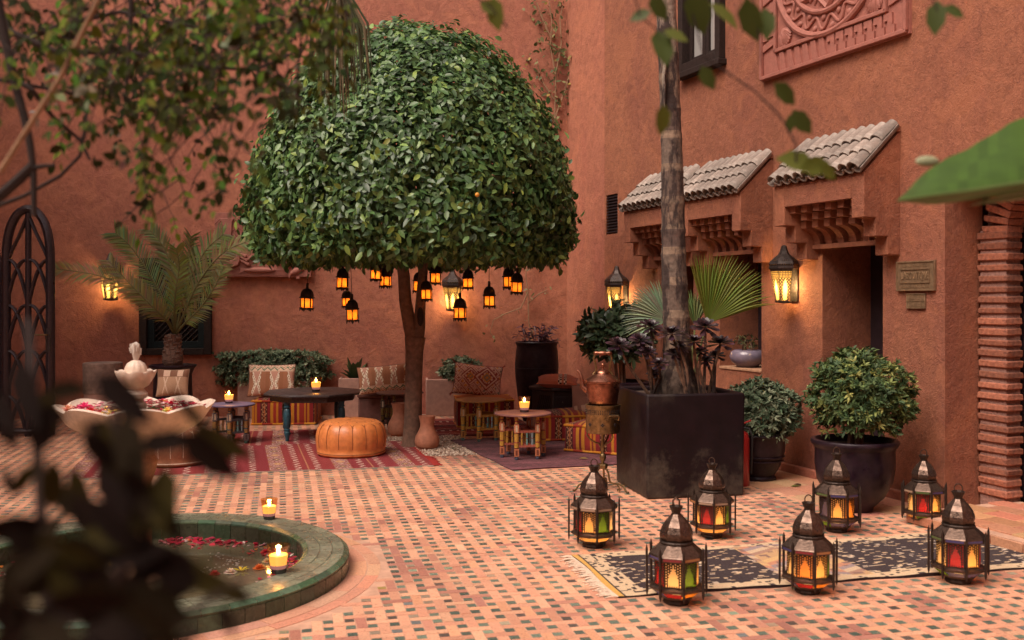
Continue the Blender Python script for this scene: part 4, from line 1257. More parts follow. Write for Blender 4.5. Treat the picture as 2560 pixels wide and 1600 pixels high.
        # pierced lights in the dome facets
    def dots():
        m = MB()
        for k in range(NL):
            a = PH0 + 2*math.pi*(k + .5)/NL
            for (w, z, r) in ((0, .345, .0775), (-.012, .352, .0765), (.012, .352, .0765), (0, .362, .0735), (0, .376, .068), (-.008, .369, .0705), (.008, .369, .0705)):
                c = Vector((r*math.cos(a) - w*math.sin(a), r*math.sin(a) + w*math.cos(a), z)); m.sphere(c, .0032, 6, 4)
        return m.mesh('pierced_dots', M['dark_inside'])
    inst('pierced_dots', cached('fl_dots', dots), dom)
    def cd():
        m = MB(); m.lathe([(0, .04), (.022, .04), (.022, .085), (0, .085)], 12); return m.mesh('candle_stub', M['wax'], True)
    inst('candle_stub', cached('fl_cd', cd), t)
    def fl():
        m = MB(); m.lathe([(0, .087), (.006, .094), (.007, .10), (0, .122)], 8); return m.mesh('flame', M['flame'], True, 80)
    inst('flame', cached('fl_fl', fl), t)
    lamp('lantern_light', t, (.0, -.01, .106), LANT_W, (1.0, .44, .12), .012)
LANT_W = 0.20
for nm, c in (('blue', (.035,.03,.10)), ('amber', (.30,.19,.13)), ('green', (.06,.09,.03)), ('red', (.16,.015,.02)), ('orange', (.30,.13,.05))):
    M['strip_' + nm] = mk('strip_' + nm, c, 0.2, spec=0.7)
C_, G_, R_, O_, A_, B_ = 'clear', 'green', 'red', 'orange', 'amber', 'blue'
# pane order runs anticlockwise from the face just right of the front post; index 7 is the face just left of it
floor_lantern(G(1485, 1366), rad(2), [G_, C_, R_, C_, B_, C_, R_, A_], 'floor lantern with a green pane, standing alone left of the black planter front', True)
floor_lantern(G(1692, 1507), rad(4), [G_, A_, R_, C_, B_, C_, R_, C_], 'nearest floor lantern, with a green pane, at the left end of the patchwork rug', False)
floor_lantern(G(1779, 1342), rad(-6), [A_, G_, C_, R_, C_, B_, A_, R_], 'floor lantern with a glowing red pane right before the black planter', True)
floor_lantern(G(2091, 1328), rad(8), [O_, A_, R_, C_, B_, C_, B_, A_], 'floor lantern in front of the biggest purple pot', True)
floor_lantern(G(2311, 1311), rad(-4), [A_, G_, C_, R_, C_, B_, C_, R_], 'farthest right floor lantern, back by the wall corner', True)
floor_lantern(G(2020, 1481), rad(-3), [A_, G_, C_, R_, C_, B_, C_, O_], 'floor lantern with amber panes at the middle of the patchwork rug edge', True)
floor_lantern(G(2396, 1455), rad(-9), [A_, R_, C_, G_, C_, B_, C_, R_], 'floor lantern with a dark red pane at the right end of the patchwork rug', True)

# ------------------------------------------------------------ small lanterns hanging in the tree
def hang_lantern(px, ytop, ybot, d, label, rz):
    h = (ybot - ytop) / FPX * d
    q = P(px, ybot, d); k = h / 0.29
    t = thing('hanging_lantern', label, 'lantern', q, rz, 'small lanterns hanging under the clipped tree'); t.rotation_euler = (rad(RND.uniform(-2, 2)), rad(RND.uniform(-2, 2)), rz)
    n = 6
    def S(key, prof, mat, sm=False, nn=n):
        return inst(key.split('|')[0], cached('hl' + key, lambda: MB().lathe(prof, nn).mesh(key.split('|')[0], M[mat], sm, 40)), t, scale=(k, k, k))
    S('base', [(0, .030), (.062, .030), (.074, .034), (.074, .042), (.060, .046), (0, .046)], 'hang_metal')
    S('eave', [(.060, .138), (.078, .142), (.078, .150), (.066, .156)], 'hang_metal')
    S('dome', [(.066, .152), (.066, .178), (.058, .205), (.040, .228), (.018, .238), (.014, .240)], 'hang_metal')
    S('chimney', [(.014, .236), (.014, .286), (.012, .290), (0, .290)], 'hang_metal', nn=8)
    def feet():
        m = MB()
        for a in range(n):
            A = oct_pts(.070, .032, n)[a]; B = oct_pts(.070, .032, n)[(a + 1) % n]; Mi = A.lerp(B, .5)
            m.add([A, A.lerp(B, .28), A + Vector((0, 0, -.030))], [(0, 1, 2)]); m.add([B, B.lerp(A, .28), B + Vector((0, 0, -.030))], [(0, 2, 1)])
            m.add([A.lerp(B, .3), A.lerp(B, .7), Mi + Vector((0, 0, -.014))], [(0, 1, 2)])
        return m.mesh('foot_trim', M['hang_metal'])
    inst('foot_trim', cached('hlft', feet), t, scale=(k, k, k))
    for a in range(n):
        A0, A1 = oct_pts(.058, .046, n)[a], oct_pts(.058, .046, n)[(a + 1) % n]; B0_, B1_ = oct_pts(.058, .140, n)[a], oct_pts(.058, .140, n)[(a + 1) % n]
        inst('glass_pane', cached(('hlp', a), lambda: MB().add([A0, A1, B1_, B0_], [(0,1,2,3)]).mesh('glass_pane', M['pane_hang'])), t, scale=(k, k, k))
        inst('post', cached(('hlpo', a), lambda: MB().tube([A0 * 1.02, B0_ * 1.02 - Vector((0, 0, .003))], .006, 4).mesh('post', M['hang_metal'])), t, scale=(k, k, k))
    m = MB(); top = 2.15 - q.z
    m.tube([(0, 0, .288 * k), (0, 0, max(top, h + .12))], .0032, 5); m.build('wire', M['hang_metal'], t)
    lamp('lantern_light', t, (0, -.004, .085 * k), HANG_W, (1.0, .34, .06), .012)
HANG_W = 0.15
M['pane_hang'] = pane_mat('pane_hang', (0.92, 0.42, 0.10), 0.06)
for i, (px, y0, y1, d, lab) in enumerate((
        (766, 708, 780, 10.0, 'leftmost hanging lantern, alone under the fish panel'),
        (856, 658, 729, 10.3, 'upper lantern of the left cluster of three hanging lanterns'),
        (868, 716, 773, 11.4, 'middle lantern of the left cluster, half behind the lower one'),
        (882, 735, 811, 9.7, 'lowest lantern of the left cluster of three'),
        (940, 640, 707, 10.7, 'hanging lantern tucked under the leaves, left one of the pair left of the trunk'),
        (964, 656, 724, 10.9, 'right one of the pair of hanging lanterns left of the trunk'),
        (1046, 668, 737, 10.9, 'hanging lantern partly hidden just right of the trunk'),
        (1067, 690, 757, 10.0, 'lower hanging lantern just right of the trunk'),
        (1088, 648, 716, 10.6, 'hanging lantern up in the leaves right of the trunk'),
        (1170, 662, 728, 10.4, 'hanging lantern right above the big wall lantern behind the tree'),
        (1150, 732, 806, 9.8, 'lowest hanging lantern right of the trunk, in front of the wall lantern'),
        (1223, 703, 774, 10.1, 'single hanging lantern on a long wire right of the tree middle'),
        (1273, 656, 727, 10.9, 'rear one of the rightmost pair of hanging lanterns'),
        (1291, 670, 740, 10.1, 'front one of the rightmost pair of hanging lanterns'))):
    hang_lantern(px, y0, y1, d, lab, rad(30 + (i * 37) % 23 - 11))

# ------------------------------------------------------------ large pierced wall lanterns
def wall_lantern(loc, rz, label, h=0.55, watts=9.0):
    t = thing('wall_lantern', label, 'lantern', loc, rz, 'pierced metal wall lanterns')
    k = h / 0.55
    n = 6; ph = rad(0)
    def keep(u, v, i, j):
        if u < .07 or u > .93 or v < .03 or v > .96: return True
        x = abs(u - .5)
        lim = .21 if v < .45 else (.21 - (v - .45) * .75 if v < .70 else -1)
        if v > .06 and x < lim: return False
        if abs(x - lim) < .035 and v < .7: return True
        return not ((i % 2 == 1) and (j % 4 == 1 + (i % 4 == 1) * 2)) if v < .75 else not (i % 2 == 1 and j % 2 == 1)
    c = Vector((0, -.128 * k, 0))
    sc = (k, k, k)
    rb, rt, z0, z1 = .078, .128, .018, .325
    for f in range(n):
        A = oct_pts(rb, z0, n); B = oct_pts(rt, z1, n); a, b = f, (f + 1) % n
        if f < 3: continue                       # open towards the wall
        ppn = inst('pierced_panel', cached(('wlp', f), lambda: panel(A[a], A[b], B[b], B[a], 17, 39, keep).mesh('pierced_panel', M['wall_metal'])), t, c, scale=sc)
        A2 = oct_pts(rb - .004, z0, n); B2 = oct_pts(rt - .004, z1, n)
        inst('glass_pane', cached(('wlg', f), lambda: MB().add([A2[a], A2[b], B2[b], B2[a]], [(0,1,2,3)]).mesh('glass_pane', M['pane_cream'])), ppn)
    def S(nm, prof, nn=n, sm=False): inst(nm, cached('wl' + nm, lambda: MB().lathe(prof, nn).mesh(nm, M['wall_metal'], sm, 35)), t, c, scale=sc)
    S('bottom_plate', [(0, .0), (.060, .006), (.082, .012), (.084, .022), (.078, .024)])
    S('rim_band', [(.128, .322), (.138, .326), (.140, .334), (.138, .352), (.132, .356)])
    S('cap', [(.134, .354), (.140, .372), (.128, .400), (.088, .436), (.055, .462), (.036, .500), (.024, .540), (.012, .550), (0, .552)])
    def dots():
        m = MB()
        for f in range(n):
            for q in range(5):
                a = 2*math.pi*(f + .18 + q * .16)/n
                r = .137 * math.cos(math.pi/6) / math.cos((q - 2) * .16 * 2*math.pi/n); m.sphere((r*math.cos(a), r*math.sin(a), .366), .0055, 6, 4)
                if 0 < q < 4: r2 = .118 * .9; m.sphere((r2*math.cos(a), r2*math.sin(a), .405), .0050, 6, 4)
        return m.mesh('pierced_dots', M['pane_cream'])
    inst('pierced_dots', cached('wldots', dots), t, c, scale=sc)
    m = MB(); m.box((0, -.008, .17 * k), (.10, .016, .30 * k)); m.tube([(0, -.01, .24 * k), (0, -.02 * k, .24 * k)], .012, 8); m.build('back_plate', M['wall_metal'], t)
    m = MB(); m.lathe([(0, .10), (.020, .12), (.026, .17), (.016, .215), (0, .235)], 12); inst('bulb', cached('wlb', lambda: m.mesh('bulb', M['bulb'], True)), t, c, scale=sc)
    lamp('lantern_light', t, c + Vector((0, -.0, .17 * k)), watts, (1.0, .58, .20), .035)
def s_at(px, p=0.0):
    t = (px - 1280) / FPX
    # W(s) + p n seen at px
    a = W0 + WN * p
    return (a.y * t - a.x) / (WA.x - WA.y * t)
def z_at(s, py, p=0.0):
    q = WR(s, 0, p); return CH - (py - YH) / FPX * q.y
s = s_at(1957, .13); wall_lantern(WR(s, z_at(s, 759, .13)), WANG, 'large wall lantern glowing beside the nearest doorway', z_at(s, 613, .13) - z_at(s, 759, .13))
s = s_at(1541, .13); wall_lantern(WR(s, z_at(s, 785, .13)), WANG, 'wall lantern near the far corner, half behind the leafy pot plant', .55)
q = BW(284, 752); wall_lantern(q, BANG, 'wall lantern at the far left beside the arched door', .60)
q = BW(1130, 778); wall_lantern(q, BANG, 'wall lantern on the back wall behind the hanging lanterns', .56)
# ============================================================ rugs, cushions, ottomans, tables
WHT = (0.56, 0.43, 0.35); MAR = (0.195, 0.017, 0.022); OCH = (0.42, 0.20, 0.07); BRN = (0.10, 0.035, 0.025)
def grid_sheet(nu, nv, fpos, fcol):
    """coloured cloth: nu x nv cells, fpos(u, v) -> point, fcol(u, v) -> colour"""
    m = MB()
    m.V = [tuple(fpos(i / nu, j / nv)) for j in range(nv + 1) for i in range(nu + 1)]
    w = nu + 1
    for j in range(nv):
        for i in range(nu):
            m.F.append((j*w+i, j*w+i+1, (j+1)*w+i+1, (j+1)*w+i)); m.C.append(fcol((i + .5) / nu, (j + .5) / nv))
    m.hascol = True
    return m
def tri(x, p): return abs(((x / p) % 1.0) - .5) * 2        # 0..1 triangle wave
def kilim_red(L, Wd, seed=0):
    rr = random.Random(seed)
    def col(u, v):
        x = u * L; y = v * Wd
        P_ = 0.56; k = x % P_
        zz = 0.026 * (tri(y, .12) - .5) * 2
        base = MAR if int(x / P_) % 2 == 0 else (0.225, 0.024, 0.024)
        if k < 0.150:                                   # diamond band
            a = abs(k - .075) / .075; b = tri(y, .26)
            dd = a * .9 + b
            if abs(dd - 1.0) < .06 or abs(dd - .60) < .05: return WHT
            if dd < .28: return WHT if dd < .12 else OCH
            if dd < .55: return OCH if int(y / .26) % 2 else BRN
            if abs(dd - 1.35) < .05: return WHT
            if dd > 1.55: return (.30, .13, .05)
            return MAR
        if abs(k - .245 - zz) < .0075 or abs(k - .415 - zz) < .0075: return WHT
        if abs(k - .33) < .003: return (0.35, 0.14, 0.07)
        return base
    return col
def rug(name, corner, eu, ev, L, Wd, col, label, cell=.012, z=0.012, fringe=(), wav=0.0, fr_mat='wool_red', thick=.01):
    c = Vector(corner)
    ang = math.atan2(eu.y, eu.x)
    t = thing('rug', label, 'rug', (c.x, c.y, 0), ang)
    ev_l = Matrix.Rotation(-ang, 3, 'Z') @ ev
    rr = random.Random(len(label)); ph = [rr.uniform(0, 6) for _ in range(6)]
    def pos(u, v):
        x = u * L; y = v * Wd
        e = min(u, 1-u, v, 1-v)
        zz = z + wav * (math.sin(x * 5 + ph[0]) * math.sin(y * 6 + ph[1]) + .6 * math.sin(x * 13 + ph[2])) * (1 if v > .02 else 1)
        zz = max(zz, thick * .9)
        ox = .006 * math.sin(y * 9 + ph[3]) if (u < .01 or u > .99) else 0
        oy = .008 * math.sin(x * 6 + ph[4]) + .004 * math.sin(x * 17 + ph[5]) if (v < .01 or v > .99) else 0
        return Vector((x + ox, 0, 0)) + ev_l * (y + oy) + Vector((0, 0, zz))
    nu, nv = int(L / cell), int(Wd / cell)
    m = grid_sheet(nu, nv, pos, col)
    # side skirt so that the rug has a thickness
    w = nu + 1; border = [i for i in range(nu + 1)] + [j*w + nu for j in range(1, nv + 1)] + [nv*w + i for i in range(nu - 1, -1, -1)] + [j*w for j in range(nv - 1, 0, -1)]
    b0 = len(m.V)
    for i in border: v = m.V[i]; m.V.append((v[0], v[1], 0.0012))
    nb = len(border); ec = col(.5, .003)
    for k in range(nb):
        k2 = (k + 1) % nb; m.F.append((border[k], b0 + k, b0 + k2, border[k2])); m.C.append(tuple(q * .8 for q in ec))
    pl_ = m.build('pile', M['rug'], t, True, 60)
    for side in fringe:                                # knotted fringe at the short ends
        fm = MB(); n = int(Wd / .012)
        for k in range(n):
            v = (k + .5) / n; u = 0 if side == 'l' else 1; sg = -1 if side == 'l' else 1
            p = pos(u, v); l = rr.uniform(.05, .10); q = rr.uniform(-.03, .03)
            fm.tube([(p.x, p.y, .008), (p.x + sg*l*.5, p.y + q*.6, .010), (p.x + sg*l, p.y + q, .003)], [.0045, .004, .0025], 4)
        o = fm.build('fringe', M[fr_mat], pl_); o['kind'] = 'stuff'
def perp(e): return Vector((-e.y, e.x, 0))
# red kilim in front
a, b = G(158, 1200), G(1086, 1166)
eu = (b - a).normalized()
rug('rug', a, eu, perp(eu).lerp(Vector((-.30, .95, 0)), .6).normalized(), (b - a).length, 1.62, kilim_red((b - a).length, 1.62, 1), 'red striped kilim in front, under the orange pouf', .0125, .011, ('r',), .0015)
a2 = a + eu * 0.55 + perp(eu) * 1.55
rug('rug', a2, eu, perp(eu), 2.05, 1.25, kilim_red(2.05, 1.25, 2), 'red kilim behind, under the black octagonal table', .0135, .007, (), .001)
def overdyed(u, v):
    x, y = u * 2.1, v * 2.0
    n = math.sin(x*31 + 3*math.sin(y*17)) * math.sin(y*43 + 2*math.sin(x*23)) + .7 * RND.uniform(-1, 1)
    k = 1 + .30 * n; c = (.115, .036, .044)
    if math.sin(y * 21 + 2 * math.sin(x * 3)) > .55: k *= 1.35
    return (c[0]*k, c[1]*k, c[2]*k)
c0 = G(1281, 1177); eu2 = (G(1533, 1163) - c0).normalized()
ev2 = (G(1130, 1104) - c0).normalized()
rug('rug', c0, eu2, ev2, 2.1, 2.0, overdyed, 'dark maroon overdyed rug under the red painted table', .016, .011, (), .001)
def tribal(u, v):
    x, y = u * 1.4, v * 1.5
    c = (.26, .035, .03)
    r = int(y / .13)
    if r % 3 == 0:
        if tri(x + r * .05, .09) > .62 and (y % .13) < .09: return WHT if r % 2 else (.06, .03, .03)
        return (.14, .025, .025)
    if r % 3 == 1 and abs(((x * 6 + y * 9) % 1) - .5) < .07: return WHT
    return c
cd = G(1052, 1094); eud = Vector((math.cos(rad(10)), math.sin(rad(10)), 0))
rug('rug', cd, eud, perp(eud), 1.35, 1.6, tribal, 'patterned red rug behind, under the yellow painted table', .014, .007, (), .001)
# black and cream patchwork rug with the lanterns
pa, pb = G(1546, 1496), G(2560, 1424)
eup = (pb - pa).normalized(); tl = G(1430, 1393); evp = (tl - pa).normalized(); PL = 2.80; PWd = (tl - pa).length
rp_ = random.Random(33)
NSPOT = [[rp_.random() for _ in range(320)] for _ in range(120)]
def spot(x, y, sc):
    i, j = int(x / sc), int(y / sc); return NSPOT[j % 120][i % 320]
def patch(u, v):
    x, y = u * PL, v * PWd
    cream = (.60, .43, .27); dark = (.035, .020, .022)
    if x < .03: return (.62, .34, .08)
    if x < .045: return dark
    if y < .06 or y > PWd - .05:
        return dark if spot(x, y, .022) < .10 else cream
    if x < .16: return dark if spot(x, y, .02) < .16 else cream
    q = (x - .16) / .82; k = int(q); f = q - k
    if k % 3 == 1 or (k % 3 == 2 and False):
        f2 = f + .0
        if f2 < .62:                                    # woven zigzag strip
            s = (y + .5 * x * (1 if int(x / .17) % 2 else -1)) * 9
            return [(.50,.30,.15),(.36,.20,.14),(.56,.40,.26),(.30,.22,.22),(.50,.22,.13),(.58,.36,.16)][int(s * 2.2) % 6] if spot(x, y, .03) > .12 else (.22, .12, .10)
    edge = .10 + .03 * (spot(x, 0.2, .1) - .5)
    if y < edge or y > PWd - edge + .02: return dark if spot(x, y, .024) < .18 else cream
    n = NSPOT[int(y / .0125) % 120][int(x / .030 + 3 * spot(0, y, .0125)) % 320]; n2 = spot(x, y, .05)
    if n < .13 + .20 * (n2 - .5): return [cream, (.50, .34, .20), (.56, .44, .34)][int(n * 97) % 3]
    return dark
rug('rug', pa, eup, evp, PL, PWd, patch, 'black and cream patchwork rug among the floor lanterns', .0105, .014, ('l',), .005, 'wool')

# ------------------------------------------------------------ cushions
def cushion(label, loc, rot, w, h, t, col, back=(.16, .06, .05), tassels=None, n=56):
    o = thing('cushion', label, 'cushion', loc, rot=rot)
    def prof(u, v):
        a = max(0, 1 - abs(2*u - 1) ** 2.6) * max(0, 1 - abs(2*v - 1) ** 2.6)
        return a ** .55
    def xy(u, v):
        pu, pv = 2*u - 1, 2*v - 1
        return (pu * w / 2 * (1 - .06 * (1 - pv*pv) * abs(pu)), pv * h / 2 * (1 - .07 * (1 - pu*pu) * abs(pv)))
    rr = random.Random(len(label)); p1, p2 = rr.uniform(0, 6), rr.uniform(0, 6)
    def wr(u, v): return 1 + .06 * math.sin(7*u + p1) * math.sin(6*v + p2)
    nv = max(12, int(n * h / w))
    f = grid_sheet(n, nv, lambda u, v: Vector((xy(u, v)[0], -t/2 * prof(u, v) * wr(u, v), xy(u, v)[1])), lambda u, v: tuple(min(.8, 1.3 * q) for q in col(u, v))); fc_ = f.build('front_cover', M['fabric'], o, True, 80)
    g = grid_sheet(16, 14, lambda u, v: Vector((xy(1-u, v)[0], t/2 * prof(u, v), xy(u, v)[1])), lambda u, v: back); g.build('back_cover', M['fabric'], o, True, 80)
    m = MB(); pts = [Vector((xy(u, v)[0], 0, xy(u, v)[1])) for (u, v) in [(i/12, 0) for i in range(12)] + [(1, i/12) for i in range(12)] + [(1-i/12, 1) for i in range(12)] + [(0, 1-i/12) for i in range(13)]]
    m.tube(pts, .006, 5, back); m.build('piping', M['fabric'], fc_, True)
    if tassels:
        for (u, v) in ((0, 0), (1, 0), (1, 1), (0, 1)):
            m = MB(); x, z = xy(u, v)
            for k in range(7): m.tube([(x, 0, z), (x + (u - .5) * .05 + rr.uniform(-.012, .012), rr.uniform(-.01, .01), z + (v - .5) * .05 + rr.uniform(-.012, .012))], .004, 4, tassels)
            m.build('tassel', M['fabric'], o)
    return o
TAN = (.25, .105, .055); TAN2 = (.30, .15, .085); CRM = (.55, .40, .29); GRN_ = (.085, .13, .075); PNK = (.42, .22, .16)
def berber(nx, flip=False):
    def col(u, v):
        if flip: v = 1 - v
        if v > .76:                                     # zigzag top band
            q = (v - .76) / .24; z = tri(u, .14)
            if abs(q - .15 - .45 * z) < .09: return GRN_
            if abs(q - .45 - .40 * z) < .05: return (.30, .15, .10)
            if abs(q - .85) + abs(tri(u, .14) - 0) * .5 < .13: return (.32, .10, .07)
            return CRM
        if abs(v - .755) < .012: return (.45, .28, .20)
        k = (u * nx) % 1.0; ki = int(u * nx)
        a = abs(k - .5)
        if a < .26:
            vv = abs((v - .36) / .36)
            for off in (0, .15):
                if abs(a - (.03 + .20 * vv) - off * .55) < .026: return (.70, .56, .45)
            if a < .05 + .15 * vv: return PNK
            return TAN2
        return TAN if ki % 2 else (.28, .12, .065)
    return col
def suzani(u, v):
    x, y = u * 1.5, v
    def dia(cx, cy, r): return (abs(x - cx) + abs(y - cy) * 1.0) / r
    C1, C2, C3, C4, C5 = (.66, .48, .38), (.27, .06, .045), (.55, .25, .05), (.20, .17, .14), (.46, .24, .20)
    for (cx, cy, r) in ((1.02, .55, .42), (.50, .55, .33)):
        d = dia(cx, cy, r)
        if d < 1:
            i = int(d * 7)
            st = [C3, C4, C3, C1, C2, C1, C2][min(i, 6)]
            if i in (3, 5) and (int((x - y) * 26) + int((x + y) * 26)) % 2 == 0: st = C2 if i == 3 else C1
            return st
    s = (x + y) % .24; r_ = (x - y) % .24
    if s < .022 or r_ < .022: return C2
    if abs(s - .13) < .05 and abs(r_ - .13) < .05: return [C3, C4, C5, C2][int(x * 9 + y * 5) % 4]
    return C1 if (int(x * 40) + int(y * 40)) % 3 else C5
def band_cush(u, v):
    if .52 < u < .60 or .66 < u < .74: return (.02, .01, .01) if (tri(v, .12) > .5) != (u < .56 or u > .70) else (.50, .36, .28)
    return (.36, .105, .060) if int(v * 60) % 2 else (.33, .09, .05)
def patch_cush(u, v):
    if v > .72: return (.50, .34, .25) if (.22 < u < .42 or .66 < u < .84) else (.17, .08, .05)
    if abs(v - .71) < .015: return (.20, .10, .06)
    for c in (.30, .70):
        if abs(abs(u - c) - .10 * abs((v - .42) / .4)) < .02: return (.52, .38, .28)
    return (.36, .22, .14)
def lean(px, py, d, ax, rz=0.0, roll=0.0):
    return P(px, py, d), (rad(ax), rad(roll), rad(rz))
l, r_ = lean(679, 951, 12.15, -18, 5); cushion('tan woven cushion with a green zigzag top, leaning before the hedge', l, r_, .565, .40, .15, berber(2.6), (.15, .07, .05))
l, r_ = lean(957, 948, 12.0, -14, 4, -5); cushion('tan woven cushion with zigzag border, lying by the tree trunk', l, r_, .60, .335, .17, berber(3.4, True), (.18, .08, .055))
l, r_ = lean(1194, 950, 12.05, -20, 6, 7); cushion('cushion with bright diamond embroidery left of the tall urn', l, r_, .585, .385, .16, suzani, (.20, .06, .05), (.30, .06, .05))
cushion('flat rust cushion lying on the black cabinet', P(1394, 953, 11.25), (rad(-82), rad(2), rad(-4)), .45, .36, .15, band_cush, (.30, .09, .06))
l, r_ = lean(432, 957, 11.0, -15, 5); cushion('cream patch cushion behind the fountain bowl', l, r_, .34, .30, .12, patch_cush, (.25, .14, .09))
l, r_ = lean(1466, 1000, 10.75, -12, -34, -8); cushion('brown striped cushion half hidden behind the copper kettle', l, r_, .36, .34, .15, lambda u, v: (.44, .30, .22) if (v < .3 and int(u * 7) % 2) else (.24, .12, .09), (.2, .1, .07))

# ------------------------------------------------------------ striped kilim floor seats
SB = [(0.00,.035,(.44,.165,.018)),(.035,.06,(.20,.022,.018)),(.06,.10,(.42,.15,.018)),(.10,.17,(.22,.020,.022)),(.17,.30,'z'),(.30,.36,(.20,.018,.02)),(.36,.41,(.46,.19,.022)),(.41,.46,(.30,.03,.02)),(.46,.51,(.44,.165,.018)),(.51,.57,(.22,.020,.022)),(.57,.70,'z'),(.70,.76,(.24,.022,.022)),(.76,.81,(.46,.19,.022)),(.81,.86,(.16,.012,.018)),(.86,.91,(.46,.19,.022)),(.91,1.01,(.26,.028,.02))]
def stripes(u, y):
    u = u % 1.0
    for a, b, c in SB:
        if a <= u < b:
            if c == 'z':
                q = (u - a) / (b - a)
                z = tri(y, .055)
                if abs(q - .15 - .3 * z) < .07 or abs(q - .85 + .3 * z) < .07: return (.36, .18, .09)
                if abs(q - .5) < .04: return (.40, .10, .02)
                return (.075, .018, .014)
            return c
    return (.2, .02, .02)
def ottoman(label, loc, rz, w, dp, h, shift=0.0, topc=None):
    o = thing('floor_ottoman', label, 'ottoman', loc, rz, 'striped kilim floor seats')
    def bulge(a): return 1 - abs(2*a - 1) ** 3
    def side(p0, p1, nrm):
        L = (p1 - p0).length
        def pos(u, v): return p0.lerp(p1, u) + Vector((0, 0, .01 + v * (h - .02))) + nrm * (.022 * bulge(u) * bulge(v)) - nrm * 0.0
        return grid_sheet(int(L / .0085), 18, pos, lambda u, v: stripes(u * L / .62 + shift, v * h))
    X, Y = w / 2, dp / 2
    c = [Vector((-X, -Y, 0)), Vector((X, -Y, 0)), Vector((X, Y, 0)), Vector((-X, Y, 0))]
    for k in range(4):
        n = [Vector((0, -1, 0)), Vector((1, 0, 0)), Vector((0, 1, 0)), Vector((-1, 0, 0))][k]
        side(c[k], c[(k + 1) % 4], n).build('side_panel', M['fabric'], o, True, 60)
    rr = random.Random(len(label)); pz = rr.uniform(0, 6)
    tp = grid_sheet(int(w / .011), int(dp / .03), lambda u, v: Vector(((u - .5) * w, (v - .5) * dp, h - .012 + .045 * (bulge(u) * bulge(v)) ** .6 * (1 + .15 * math.sin(8*u + pz)))), lambda u, v: stripes(u * w / .62 + shift, v * dp) if topc is None else topc)
    tp.build('top_panel', M['fabric'], o, True, 60)
    for zz in (.016, h - .012):
        m = MB(); pts = []
        for k in range(4):
            for i in range(6): pts.append(c[k].lerp(c[(k + 1) % 4], i / 6) * 1.012 + Vector((0, 0, zz)))
        pts.append(pts[0]); n = len(pts)
        for i in range(n - 1): m.tube([pts[i], pts[i + 1]], .012, 6, [(.52, .19, .02), (.30, .04, .02), (.55, .24, .03)][i % 3])
        m.build('piping', M['fabric'], o, True)
ottoman('striped kilim floor seat under the zigzag cushion, behind the black table', P(704, 1062, 12.0) * 1 + Vector((0, .30, -P(704, 1062, 12.0).z)), rad(4), .74, .62, .30, .0)
ottoman('striped kilim floor seat under the diamond cushion, behind the yellow table', Vector((P(1209, 1060, 12.1).x, 12.05, 0)), rad(7), .66, .62, .33, .3, (.42, .12, .03))
ottoman('striped kilim floor seat against the black cabinet', Vector((.62, 10.85, .012)), rad(8), .76, .56, .27, .30)
ottoman('striped kilim floor seat in front, touching the black planter', Vector((.93, 9.95, .012)), rad(-30), .60, .60, .27, .55)
# brown upholstered bench
b = thing('bench', 'low brown upholstered bench under the cushion by the trunk', 'bench', Vector((P(960, 1000, 12.35).x, 12.35, 0)), rad(5))
m = MB(); m.box((0, 0, .16), (.60, .48, .32)); m.build('seat_base', M['bench_cloth'], b, bevel=.02)
m = MB(); m.box((0, -.005, .345), (.63, .51, .055)); m.build('seat_pad', M['bench_cloth'], b, bevel=.02)

